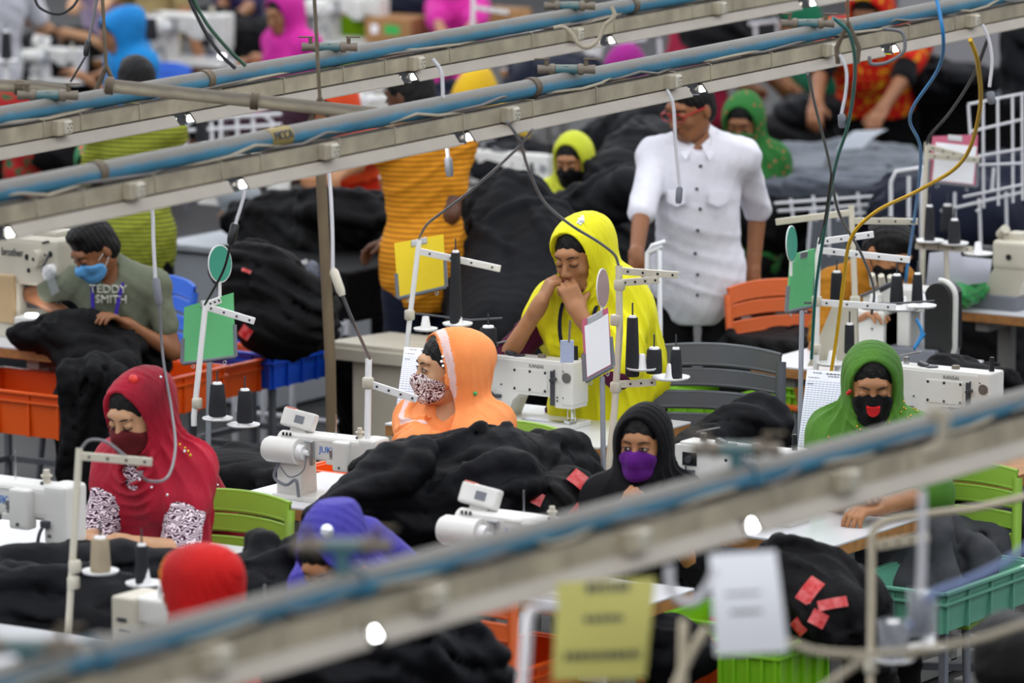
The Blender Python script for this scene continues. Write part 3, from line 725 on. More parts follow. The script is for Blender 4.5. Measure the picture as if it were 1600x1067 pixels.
# ================================================================ hard-surface builders
def V(*a): return Vector(a)
def table(label, anchor, la, w=1.15, d=.55, z=.75, group=None, rz=0, top=None, legs=True, boxl=True, cat='table'):
    """w along X, d along Y; la = local x,y of the anchored top point, anchor = its world point"""
    R = Matrix.Rotation(rz, 3, 'Z'); loc = Vector(anchor) - R @ Vector((la[0], la[1], 0)); loc.z = 0
    t = thing('sewing_table', label, cat, loc, group, rz); M = TM(loc, rz)
    b = MB(M); b.box((0, 0, z - .004), (w, d, .008), .002); b.build('table_top', top or LAM, t)
    b = MB(M); b.box((0, 0, z - .0265), (w - .002, d - .002, .037), .003); b.build('edge', PLY, t)
    if legs:
        for sx in (-1, 1):
            b = MB(M); x = sx * (w / 2 - .14)
            b.box((x, 0, z - .07), (.06, d * .8, .04), .004); b.box((x, .02, (z - .08) / 2 + .02), (.06, .05, z - .12), .004); b.box((x, 0, .03), (.06, d * .95, .05), .006)
            b.build('leg', FRAME, t)
        b = MB(M); b.box((0, .02, .12), (w - .3, .04, .04), .004); b.build('crossbar', FRAME, t)
    if boxl:
        b = MB(M); b.box((.22, .08, z - .17), (.10, .2, .22), .01); b.build('control_box', WHITE, t)
    return t, M
def juki(label, loc, rz=0, group=None, sc=1.0, panel=True, m=None, logo='JUKI', z0=None):
    """long arm along X, needle at +X, the back towards -Y"""
    m = m or WHITE; t = thing('sewing_machine', label, 'sewing machine', loc, group, rz); M = TM(loc, rz, sc=sc)
    b = MB(M); b.box((-.0, 0, .010), (.50, .178, .02), .004); b.build('bed', m, t)
    b = MB(M); b.box((-.185, 0, .10), (.13, .13, .18), .018, taper=.93)
    b.box((-.00, 0, .225), (.47, .115, .105), .022); b.box((.205, 0, .19), (.085, .112, .19), .018, taper=1.04)
    b.box((.215, 0, .088), (.055, .085, .05), .012); b.build('arm', m, t)
    b = MB(M); b.box((.09, -.062, .205), (.075, .05, .125), .012); b.build('side_cover', m, t)
    b = MB(M); b.box((.03, -.05, .172), (.05, .02, .02), .004); b.box((.05, -.058, .26), (.16, .004, .004)); b.build('rib', m, t)
    b = MB(M); b.cyl((-.27, -.075, .205), (-.12, -.075, .205), .054, n=24); b.cyl((-.285, -.075, .205), (-.27, -.075, .205), .046, .052, 24); b.build('motor', m, t)
    b = MB(M); b.cyl((-.118, -.078, .205), (-.09, -.078, .205), .034, .030, 20); b.cyl((-.09, -.078, .205), (-.07, -.078, .205), .014, .012, 12); b.build('motor_knob', WHITEP, t)
    b = MB(M); b.box((-.06, -.066, .205), (.018, .02, .105), .005); b.box((-.075, -.066, .25), (.045, .018, .014), .004); b.build('bracket', STEEL, t)
    b = MB(M); b.cyl((-.255, 0, .225), (-.23, 0, .225), .05, n=20); b.build('handwheel', m, t)
    b = MB(M)
    for k in range(3): b.nxt().box((-.21 + k * .018, -.061, .272), (.008, .006, .014), .001)
    b.build_each('vent', BLACKP, t)
    b = MB(M)
    for x, y, z in ((.19, -.062, .13), (.14, -.03, .283), (.09, -.089, .16), (.03, -.06, .20)): b.nxt().ball((x, y, z), .006, 4)
    b.build_each('screw', DSTEEL, t)
    b = MB(M); b.tube(spline([(-.22, -.07, .16), (-.24, -.085, .09), (-.17, -.10, .065), (-.12, -.10, .09), (-.105, -.10, .02)], 6), .007); b.build('hose', GREYP, t)
    b = MB(M); b.tube(spline([(-.08, -.08, .19), (-.09, -.09, .13), (-.15, -.10, .10), (-.20, -.10, .14)], 5), .003); b.build('cable', GREYP, t)
    b = MB(M); b.cyl((.015, 0, .27), (.015, 0, .365), .003, n=6); b.build('thread_post', CHROME, t)
    b = MB(M); b.cyl((.135, 0, .275), (.135, 0, .32), .013, .010, 12); b.cyl((.135, 0, .298), (.135, 0, .304), .018, n=12); b.build('thread_tension', CREAM, t)
    b = MB(M); b.cyl((.215, 0, .03), (.215, 0, .09), .005, n=8); b.box((.215, -.01, .024), (.02, .05, .006), .002); b.build('presser_foot', CHROME, t)
    b = MB(M); b.tube(spline([(.18, -.06, .17), (.165, -.075, .14), (.16, -.08, .09), (.175, -.075, .05)], 5), .0055); b.box((.178, -.064, .165), (.03, .018, .022), .004); b.build('knee_lifter_tube', DSTEEL, t)
    b = MB(M); b.box((.215, -.02, .058), (.02, .02, .008), .002); b.build('needle_lamp', LEDW, t)
    if panel:
        b = MB(M @ TM((-.17, 0, .325), rx=-.35, ry=.12)); b.box((0, 0, 0), (.165, .035, .078), .012); b.build('control_panel', m, t)
        p = MB(M @ TM((-.17, 0, .325), rx=-.35, ry=.12)); p.box((.01, -.0185, .0), (.045, .003, .032), .001); p.build('panel_label', GREYP, t)
        p = MB(M @ TM((-.17, 0, .325), rx=-.35, ry=.12)); p.box((-.05, 0, .039), (.045, .03, .006), .002); p.build('warning_strip', mat('salmon_plastic', hexc('e0806c'), .4), t)
        p = MB(M); p.box((-.17, 0, .285), (.08, .03, .04), .006); p.build('panel_stalk', m, t)
    if logo:
        text(logo, .038, BLUEL, t, M @ TM((.006, -.0585, .222)) @ Matrix.Rotation(PI / 2, 4, 'X'), 'lettering', .001)
        b = MB(M); b.cyl((.033, -.0575, .215), (.033, -.066, .215), .009, n=10); b.tube([(.033, -.064, .215), (.036, -.066, .185)], .0025); b.build('lever', STEEL, t)
    return t
def kansai(label, loc, rz=0, group=None, sc=1.0, foot=True, logo='KANSAI'):
    t = thing('sewing_machine', label, 'sewing machine', loc, group, rz); M = TM(loc, rz, sc=sc)
    b = MB(M); b.box((0, .0, .012), (.50, .16, .024), .004); b.build('bed', WHITE, t)
    b = MB(M); b.prism([(-.26, .02), (-.08, .02), (-.045, .10), (-.015, .127), (.13, .127), (.15, .11), (.165, .085), (.245, .085), (.245, .265), (-.26, .265)], -.058, .058); b.box((.0, 0, .268), (.49, .10, .02), .008)
    b.box((.222, 0, .19), (.056, .128, .185), .012); b.build('arm', WHITE, t)
    b = MB(M); b.box((.04, -.0595, .188), (.17, .004, .095), .003); b.build('face_plate', WHITE, t)
    b = MB(M)
    for x in (-.035, .04, .115):
        for z in (.15, .226): b.nxt().ball((x, -.0625, z), .0065, 4, (1, .6, 1))
    for x, z in ((.175, .13), (.175, .115), (.205, .24), (.205, .13), (.16, .24), (-.10, .16)): b.nxt().ball((x, -.0625, z), .004, 4)
    b.build_each('screw', BLACKP, t)
    b = MB(M); b.box((.151, -.061, .165), (.022, .008, .145), .008); b.build('lever_slot', DSTEEL, t)
    b = MB(M); b.cyl((.151, -.06, .20), (.151, -.078, .20), .007, n=8); b.cyl((.165, -.06, .205), (.165, -.082, .205), .008, n=8); b.build('tension_knob', DSTEEL, t)
    b = MB(M); b.cyl((.222, -.064, .215), (.222, -.068, .215), .022, n=16); b.build('badge', STEEL, t)
    b = MB(M); b.box((-.195, -.059, .215), (.062, .006, .05), .002); b.build('inspection_window', BLACKP, t)
    b = MB(M); b.cyl((-.195, -.062, .215), (-.195, -.075, .215), .014, n=12); b.box((-.20, -.066, .165), (.06, .02, .02), .004); b.box((-.16, -.066, .11), (.12, .02, .015), .004); b.cyl((-.15, -.065, .11), (-.15, -.095, .11), .017, n=12); b.cyl((-.205, -.07, .19), (-.205, -.07, .09), .003, n=6); b.build('tension_assembly', DSTEEL, t)
    b = MB(M); b.box((-.17, .0, .292), (.02, .02, .035), .003); b.box((-.15, .0, .322), (.10, .014, .006), .001, Ry3(-.25)); b.build('thread_guide', STEEL, t)
    b = MB(M); b.box((-.08, -.02, .286), (.04, .03, .018), .003, Ry3(.3)); b.cyl((-.04, -.02, .276), (-.04, -.02, .284), .026, n=14); b.build('oil_window', DSTEEL, t)
    b = MB(M); b.cyl((.06, 0, .276), (.06, 0, .292), .018, .016, 14); b.build('oil_cap', BRASS, t)
    b = MB(M); b.cyl((.225, 0, .275), (.225, 0, .34), .012, .009, 10); b.build('needle_guard', BLACKP, t)
    if foot:
        b = MB(M); b.cyl((.215, -.01, .025), (.215, -.01, .09), .006, n=8); b.cyl((.20, -.02, .03), (.20, -.02, .10), .002, n=6); b.cyl((.235, -.02, .03), (.235, -.02, .10), .002, n=6); b.box((.215, -.02, .03), (.03, .06, .006), .002); b.build('presser_foot', CHROME, t)
    b = MB(M); b.box((.13, -.055, .026), (.24, .05, .004), .001); b.build('needle_plate', STEEL, t)
    text(logo, .021, DGREY, t, M @ TM((.07, -.0585, .249)) @ Matrix.Rotation(PI / 2, 4, 'X'), 'lettering', .0006)
    return t
def Ry3(a): return Matrix.Rotation(a, 3, 'Y')
def Rx3(a): return Matrix.Rotation(a, 3, 'X')
def Rz3(a): return Matrix.Rotation(a, 3, 'Z')
def cone(label, loc, h=.155, r=.036, m=None, spindle=.05, group=None, wrap=False, top=WHITEP, rt=.78):
    t = thing('thread_cone', label, 'thread', loc, group); loc = Vector(loc)
    b = MB(TM(loc)); b.lathe([(r * .9, 0), (r, .006), (r * 1.0, h * .2), (r * (1 + rt) / 2, h * .6), (r * rt, h - .004), (r * rt * .9, h)], n=18); b.build('thread', m or THREAD, t)
    b = MB(TM(loc)); b.lathe([(r * rt * .7, h), (r * rt * .65, h + .007), (r * .2, h + .008)], n=12); b.build('core', top, t)
    if spindle: b = MB(TM(loc)); b.cyl((0, 0, h), (0, 0, h + spindle), .0032, n=6); b.build('spindle', DSTEEL, t)
    if wrap:
        b = MB(TM(loc)); n = 18; rr = r * 1.22
        def fn(u, v):
            a = 2 * PI * u; q = rr * (1 + .07 * math.sin(a * 5 + v * 9) + .05 * math.sin(a * 9 - v * 14)); return (q * math.cos(a), q * math.sin(a), -.004 + v * (h * 1.14))
        b.grid(fn, 28, 10); b.build('plastic_wrap', CLEAR, t)
    return t
def strut(b, p, q, w=.022, th=.012, holes=0):
    """slotted guide bar between two points"""
    p = Vector(p); q = Vector(q); d = q - p; L = d.length; R = d.to_track_quat('X', 'Z').to_matrix(); b.box((p + q) / 2, (L, th, w), .002, R)
    return R, L, p
def stand(label, pole, r=.011, arms=(), plates=(), caps=(), s=None, m=None, group=None, rods=(), collars=(), foot=None):
    """pole: (x, y, s) pixel points bottom to top at depth s; arms: ((x,y),(x,y)[,s2]) ; plates: (x, y, r[, s])"""
    s = s or 440; pp = [Q(x, y, s) for x, y in pole]; m = m or WHITEP
    t = thing('thread_stand', label, 'thread stand', pp[0], group)
    q0 = Vector(pp[0]); zb = .75 if q0.z > .75 else 0
    if zb == .75 and foot is False: zb = q0.z
    b = MB(); b.tube([(q0.x, q0.y, zb)] * (1 if q0.z - zb > .01 else 0) + [tuple(p) for p in pp], r, 10); b.build('pole', m, t)
    if q0.z - zb > .01: t.location = (q0.x, q0.y, zb); [setattr(ch, 'location', ch.location + Vector((0, 0, q0.z - zb))) for ch in t.children]
    for a in arms:
        b = MB(); s1 = a[2] if len(a) > 2 else s; R, L, p = strut(b, Q(*a[0], s), Q(*a[1], s1), a[3] if len(a) > 3 else .024); o = b.build('guide_arm', m, t)
        b = MB(); n = 4
        for k in range(n): c = p + R @ Vector((L * (k + .6) / n, -.007, 0)); b.nxt().cyl(c, c + R @ Vector((0, -.0012, 0)), .0042, n=8)
        b.build_each('guide_hole', BLACKP, o)
    for (x, y, *q) in plates:
        rr = q[0]; s1 = q[1] if len(q) > 1 else s; c = Q(x, y, s1); b = MB(TM(c)); b.lathe([(.004, .003), (rr * .9, .004), (rr, .009), (rr, .006), (rr * .92, 0), (.004, -.004)], n=26); b.build('spool_plate', WHITEP, t)
        b = MB(TM(c)); b.lathe([(.022, .003), (.019, .01), (.012, .05), (.009, .052)], n=12); b.build('cone_holder', WHITEP, t)
    for a in rods:
        b = MB(); b.tube([Q(x, y, s) for x, y in a], .004, 6); b.build('thread_rod', DSTEEL, t)
    for (x, y) in collars:
        b = MB(TM(Q(x, y, s))); b.lathe([(.016, -.018), (.019, -.014), (.019, .014), (.016, .018)], n=12); b.build('collar', CREAM, t)
    return t
def crate(label, P0, P1, P3, h, m, group=None, cat='crate', taper=.05, fill=None, rib=4, name='plastic_crate'):
    """open crate: P0 near corner of the rim, P1 along one side, P3 along the other; rim height given by points, h = depth"""
    P0, P1, P3 = map(Vector, (P0, P1, P3)); P2 = P1 + P3 - P0; c = (P0 + P2) / 2; base = Vector((c.x, c.y, P0.z - h))
    t = thing(name, label, cat, base, group); b = MB()
    top = [P0, P1, P2, P3]; bot = [Vector((*(c.xy + (p - c).xy * (1 - taper)), p.z - h)) for p in top]
    it = [p + (c - p).normalized() * .02 for p in top]; ib = [p + (Vector((c.x, c.y, p.z)) - p).normalized() * .02 + V(0, 0, .012) for p in bot]
    vs = [*top, *bot, *it, *ib]; fs = []
    for i in range(4):
        j = (i + 1) % 4; fs += [[i, j, 4 + j, 4 + i], [8 + j, 8 + i, 12 + i, 12 + j], [i, 8 + i, 8 + j, j]]
    fs += [[4, 5, 6, 7], [15, 14, 13, 12]]; b._add(vs, fs); b.build('tub', m, t)
    b = MB()
    for dz, ex in ((0, .016), (-.035, .010)):
        for i in range(4):
            j = (i + 1) % 4; p, q = top[i], top[j]; o = ((p + q) / 2 - c); o.z = 0; o = o.normalized() * ex * .6
            d = (q - p).normalized(); b.nxt().box((p + q) / 2 + o + V(0, 0, dz), ((q - p).length + .02, ex * 1.3, .010), .002, (d.to_track_quat('X', 'Z')).to_matrix())
    b.build_each('rim', m, t)
    b = MB()
    for i in range(4):
        j = (i + 1) % 4
        for k in range(rib + 1):
            f = k / rib if k not in (0,) else .0; a = top[i].lerp(top[j], min(.985, max(.015, f))); e = bot[i].lerp(bot[j], min(.985, max(.015, f)))
            o = (a - c); mid = (top[i] + top[j]) / 2 - c; mid.z = 0; mid = mid.normalized(); d = (top[j] - top[i]).normalized()
            b.nxt().box((a + e) / 2 + mid * .004, (.010, .016, (a - e).length), .001, d.to_track_quat('X', 'Z').to_matrix())
    b.build_each('rib', m, t)
    return t
def rack(label, pts, h, m=None, r=.012, group=None, shelf=None, name='steel_frame', cat='frame'):
    """four-legged stand: pts = 4 top corners"""
    m = m or GPAINT; pts = [Vector(p) for p in pts]; c = sum(pts, Vector()) / 4; t = thing(name, label, cat, (c.x, c.y, c.z - h), group)
    b = MB()
    for i in range(4):
        for dz in (0, -h * .55):
            p, q = pts[i] + V(0, 0, dz), pts[(i + 1) % 4] + V(0, 0, dz); b.nxt().box((p + q) / 2, ((q - p).length, r * 2, r * 2), .002, (q - p).to_track_quat('X', 'Z').to_matrix())
    b.build_each('rail', m, t)
    for p in pts: b = MB(); b.box(p + V(0, 0, -h / 2), (r * 2, r * 2, h), .002); b.build('leg', m, t)
    return t
def chair(label, loc, yaw, m, sc=1.0, group=None, seat=True):
    """plastic chair with a slatted back, the sitter faces -Y"""
    t = thing('plastic_chair', label, 'chair', loc, group, yaw); M = TM(loc, yaw, sc=sc)
    if seat: b = MB(M); b.box((0, -.02, .44), (.44, .42, .022), .01); b.build('seat', m, t)
    def bk(u, v, off=0):      # u across -1..1, v height 0..1
        return V(u * (.235 - .02 * v), .20 + .07 * v - .045 * (1 - u * u) * -1 + off, .46 + .40 * v - .02 * u * u * v)
    b = MB(M)
    for sx in (-1, 1): b.nxt().tube([bk(sx, k / 8) for k in range(9)], .017, 8)
    b.build_each('back_post', m, t)
    for k in range(5):
        v = .28 + k * .175; b = MB(M); hh = .045 if k < 4 else .06
        b.grid(lambda a, e: bk(a * 2 - 1, v + (e - .5) * hh / .4 - .02 * (1 - (2 * a - 1) ** 2), -.006), 14, 2, True); b.grid(lambda a, e: bk(a * 2 - 1, v + (e - .5) * hh / .4 - .02 * (1 - (2 * a - 1) ** 2), .006), 14, 2, True)
        for e in (0, 1): b.tube([bk(a / 14 * 2 - 1, v + (e - .5) * hh / .4 - .02 * (1 - (a / 7 - 1) ** 2)) for a in range(15)], .0075, 6)
        b.build('back_slat', m, t)
    for sx in (-1, 1):
        for sy in (-1, 1): b = MB(M); b.tube([(sx * .19, sy * .18, .44), (sx * .22, sy * .22, .0)], .014, 8); b.build('leg', GPAINT, t)
    return t
def cable(label, pts, r, m, name='cable', cat='cable', group=None, n=8, plug=None):
    """pts world points"""
    t = MB(); t.tube(spline(pts, n), r, 7); 
    if plug is None:
        o = t.build(name, m); return tag(o, label, cat, group)
    p, q, pr, pm = plug; T = thing(name, label, cat, p, group); t.build('cord', m, T); d = Vector(q) - Vector(p); L = d.length
    b = MB(); b.lathe([(pr * .6, 0), (pr, L * .12), (pr, L * .8), (pr * .7, L)], p, d, 12); b.build('plug', pm, T); return T
def board(label, q4, m, s, frame=GPAINT, th=.006, clip=True, group=None, cat='clipboard', name='clipboard', paper=None, hooks=2, pframe=True):
    """q4: pixel corners TL TR BR BL at depth s"""
    p = [Vector(Q(x, y, s)) for x, y in q4] if not isinstance(s, (tuple, list)) else [Vector(Q(x, y, k)) for (x, y), k in zip(q4, s)]
    t = thing(name, label, cat, p[3], group); b = MB(); b.plate(p[3], p[2], p[1], p[0], th); b.build('panel', m, t)
    n = (p[2] - p[3]).cross(p[0] - p[3]).normalized()
    if n.dot(Vector(CAM) - p[0]) < 0: n = -n
    u = (p[2] - p[3]).normalized(); w = (p[0] - p[3]).normalized()
    if pframe:
        b = MB(); g = .008
        for a, e in ((p[3], p[2]), (p[2], p[2].lerp(p[1], .5)), (p[3], p[3].lerp(p[0], .45))): b.tube([a + n * .002, e + n * .002], g, 6)
        b.build('holder', frame, t)
    if clip:
        c = p[0].lerp(p[1], .5) - w * .012 + n * .006; b = MB(); b.box(c, (.06, .008, .024), .002, Matrix((u, n, w)).transposed()); b.build('clip', STEEL, t)
    for k in range(hooks):
        c = p[3].lerp(p[2], .2 + .6 * k / max(1, hooks - 1)) - w * .016; b = MB(); b.tube([c + (u * math.cos(a) + w * math.sin(a)) * .006 for a in [2 * PI * i / 8 for i in range(9)]], .0016, 5); b.build('ring', STEEL, t)
    if paper:
        b = MB(); f = lambda a, e: p[3] + (p[2] - p[3]) * a + (p[0] - p[3]) * e + n * (th + .003)
        b.quad(f(.08, .05), f(.92, .05), f(.92, .88), f(.08, .88)); b.build('paper', paper, t)
    return t
def sheet(label, pts, m, name='paper_sheet', cat='paper', th=.001, curl=.012, lines=(), group=None, smear=None):
    """pts TL TR BR BL world; with uv"""
    p = [Vector(q) for q in pts]; n = (p[2] - p[3]).cross(p[0] - p[3]).normalized()
    if n.dot(Vector(CAM) - p[0]) < 0: n = -n
    N = 10; base = p[3]; me = bpy.data.meshes.new(name); vs = []; uv = []
    for i in range(N + 1):
        for j in range(N + 1):
            a, e = i / N, j / N; q = p[3].lerp(p[2], a).lerp(p[0].lerp(p[1], a), e) + n * curl * math.sin(e * PI) * (1 if a < .99 else 1); vs.append(q - base); uv.append((a, e))
    fs = [[i * (N + 1) + j, (i + 1) * (N + 1) + j, (i + 1) * (N + 1) + j + 1, i * (N + 1) + j + 1] for i in range(N) for j in range(N)]
    me.from_pydata(vs, [], fs); me.update(); ul = me.uv_layers.new(name='UVMap')
    for l in me.loops: ul.data[l.index].uv = uv[l.vertex_index]
    for f in me.polygons: f.use_smooth = True
    if smear is None: o = link(name, me, None, m, base); return tag(o, label, cat, group)
    t = thing(name, label, cat, base, group); link('page', me, t, m)
    for (a0, a1, e, th2) in smear:
        b = MB(); x = a0; rnd = random.Random(int(e * 100))
        while x < a1:
            w = rnd.uniform(.03, .07)
            f = lambda a, g: p[3].lerp(p[2], a).lerp(p[0].lerp(p[1], a), g) + n * (curl * math.sin(g * PI) + .0012)
            b.quad(f(x, e - th2 / 2), f(min(a1, x + w), e - th2 / 2), f(min(a1, x + w), e + th2 / 2 * rnd.uniform(.5, 1)), f(x, e + th2 / 2)); x += w + .018
        b.build('writing', DGREY, t)
    return t
# ---------------------------------------------------------------- soft heaps
def heap(label, blobs, m, name='garment_pile', cat='garments', h=.011, wl=.09, amp=.02, dirv=(.4, .3, 1), seed=0, floor=None, cutlo=None, group=None, kind='stuff', k=.06, extra=None, warp=1.0, fine=.35, tags=(), rolls=None):
    """blobs: ('e', centre, radii[, rz]) ('c', a, b, ra, rb) ('b', centre, half, rz) in world space"""
    lo = np.array([1e9] * 3); hi = -lo
    for b in blobs:
        if b[0] in 'eb': c = np.array(b[1]); r = np.linalg.norm(b[2]) if b[0] == 'b' else max(b[2]); lo = np.minimum(lo, c - r); hi = np.maximum(hi, c + r)
        else:
            for q, r in ((b[1], b[3]), (b[2], b[4])): lo = np.minimum(lo, np.array(q) - r); hi = np.maximum(hi, np.array(q) + r)
    lo -= amp + .03; hi += amp + .03
    if floor is not None: lo[2] = max(lo[2], floor - .03)
    F = G(lo, hi, h)
    for b in blobs:
        if b[0] == 'e': F.ell(b[1], b[2], Rz(b[3]) if len(b) > 3 else None, k)
        elif b[0] == 'b': F.box(b[1], b[2], Rz(b[3]) if len(b) > 3 and np.isscalar(b[3]) else (b[3] if len(b) > 3 else None), .03, k)
        else: F.cap(b[1], b[2], b[3], b[4], k)
    if rolls is None: rolls = 34
    if rolls:
        v0, f0 = F.mesh(False); rs = np.random.RandomState(seed + 200); fd = np.cross(np.array(dirv, float), [.3, -1, .2]); fd /= np.linalg.norm(fd)
        if len(v0) > 50:
            fc = v0[f0]; nn = np.cross(fc[:, 2] - fc[:, 0], fc[:, 3] - fc[:, 1]); nn /= np.linalg.norm(nn, axis=1)[:, None] + 1e-9; cc = fc.mean(1); ext = (hi - lo).max()
            for q in range(rolls):
                i = rs.randint(len(cc)); p = cc[i].copy(); d = fd * rs.choice([-1, 1]) + rs.normal(0, .33, 3); pts = [p.copy()]; st = ext * rs.uniform(.05, .08)
                for w in range(rs.randint(6, 12)):
                    n = nn[i]; d = d - n * (d @ n); d /= np.linalg.norm(d) + 1e-9; p = p + d * st; i = int(np.argmin(((cc - p) ** 2).sum(1))); p = cc[i] * .7 + p * .3; pts.append(p.copy()); d = d + fd * np.sign(d @ fd) * .25 + rs.normal(0, .16, 3)
                r0 = rs.uniform(.35, .8) * wl * .26; L = len(pts) - 1; op = 'add' if rs.rand() < .62 else 'sub'
                for w in range(L):
                    ra = r0 * (.25 + math.sin(PI * (w + .3) / (L + .6))); rb = r0 * (.25 + math.sin(PI * (w + 1.3) / (L + .6)))
                    if op == 'sub': ra *= .45; rb *= .45
                    F.cap(pts[w], pts[w + 1], ra, rb, .012 if op == 'add' else .010, op)
    amp = amp * .75; X, Y, Z = F.pts((slice(None),) * 3)
    f = folds(X, Y, Z, dirv, wl, seed, warp * 1.5, True); d2 = (dirv[1] + .2, -dirv[0] + .1, dirv[2] * .6)
    F.F = (F.F - amp * (f - .35) - amp * fine * folds(X, Y, Z, d2, wl * .55, seed + 5, warp * 1.2) - .35 * amp * np.sin(X * 9 + seed) * np.sin(Y * 11 + seed * 2)).astype(np.float32)
    if floor is not None: F.half((0, 0, floor), (0, 0, -1))
    v, f = F.mesh(); c = np.array([v[:, 0].mean(), v[:, 1].mean(), v[:, 2].min()])
    if not tags:
        o = npmesh(name, [(v - c, f, 0)], None, m); o.location = c
        return tag(o, label, cat, group, kind)
    t = thing(name, label, cat, c, group, kind=kind); npmesh('fabric', [(v - c, f, 0)], t, m)
    for (x, y, w, hgt, rot, tm) in tags:      # woven labels lying on the fabric, found by the pixel they show at
        d = _dir(x, y); tt = None; L = (v - CAM) @ d / (d @ d); off = np.linalg.norm(v - CAM - L[:, None] * d, axis=1); ok = off < .03
        if not ok.any(): continue
        i = np.where(ok)[0][np.argmin(L[ok])]; q = Vector(v[i]); near = v[np.linalg.norm(v - v[i], axis=1) < .05]; u_, s_, vt = np.linalg.svd(near - near.mean(0)); n = Vector(vt[2]).normalized()
        if n.dot(Vector(CAM) - q) < 0: n = -n
        n = (n + (Vector(CAM) - q).normalized() * .6).normalized()
        a = Vector(RT); a = (a - n * a.dot(n)).normalized(); bb = n.cross(a); a2 = a * math.cos(rot) + bb * math.sin(rot); b2 = n.cross(a2)
        b = MB(); b.grid(lambda u, e: q + n * (.012 + .006 * math.sin(u * 3)) + a2 * (u - .5) * w + b2 * (e - .5) * hgt, 6, 2); b.build('woven_tag', tm, t)
    return t
# ================================================================ hall
b = MB(); b.box((2, 6, -.05), (60, 70, .1)); o = b.build('floor', mat('concrete_floor', hexc('262525'), .55, var=.35, vscale=1.2, bump=.05)); o['kind'] = 'structure'
for nm, c, d in (('wall_back', (2, 40.9, 3), (60, .2, 6)), ('wall_left', (-27.9, 6, 3), (.2, 70, 6)), ('wall_right', (31.9, 6, 3), (.2, 70, 6)), ('wall_front', (2, -28.9, 3), (60, .2, 6))):
    b = MB(); b.box(c, d); o = b.build(nm, mat('hall_wall_paint', hexc('b9bcc0'), .8, var=.1)); o['kind'] = 'structure'
# ---------------------------------------------------------------- overhead strips
class Strip:
    def __init__(s, a, b, z):
        s.A = Vector(P(*a, z)); s.B = Vector(P(*b, z)); s.d = (s.B - s.A).normalized(); s.n = Vector((0, 0, 1)); s.w = s.d.cross(s.n)   # w: towards the camera side
        if s.w.dot(Vector(CAM) - s.A) < 0: s.w = -s.w
        s.R = Matrix((s.d, s.n.cross(s.d), s.n)).transposed()
        s.t0, s.t1 = s.tx(-260), s.tx(1860)
    def tx(s, x, dn=0):                       # distance along the strip for photo column x
        lo, hi = -30., 60.
        for _ in range(50):
            m = (lo + hi) / 2; q = px(s.A + s.d * m + V(0, 0, -dn))[0]
            if q < x: lo = m
            else: hi = m
        return lo
    def at(s, x, down=0, out=0): return s.A + s.d * s.tx(x, down) + V(0, 0, -down) + s.w * out
def wtube(b, s, t0, t1, off, r, n=10, sag=0):
    k = max(2, int((t1 - t0) / .12)); b.tube([s.A + s.d * (t0 + (t1 - t0) * i / k) + off + V(0, 0, -sag * math.sin(PI * i / k)) for i in range(k + 1)], r, n)
strips = [Strip((1040, -1), (0, 181), 2.30), Strip((1560, -6), (0, 293), 2.30), Strip((1575, 631), (100, 1035), 1.92)]
strips = [Strip((0, 181), (1040, -1), 2.12), Strip((0, 299), (1560, -5), 2.12), Strip((100, 1035), (1575, 631), 1.92)]
desc = ['upper blue air pipe, furthest of the three running over the hall', 'middle blue air pipe crossing above the yellow-scarfed woman', 'blurred blue air pipe running lowest and nearest to the camera']
dz = [(.060, .107), (.060, .107), (.054, .096)]
gaps = [[265, 615, 925, 1240], [-20, 345, 700, 1065, 1368], [-150, 545, 1135, 1700]]
socks = [[75, 630, 880, 1105, 1420], [185, 490, 775, 1030, 1275, 1500], [300, 640, 960, 1290]]
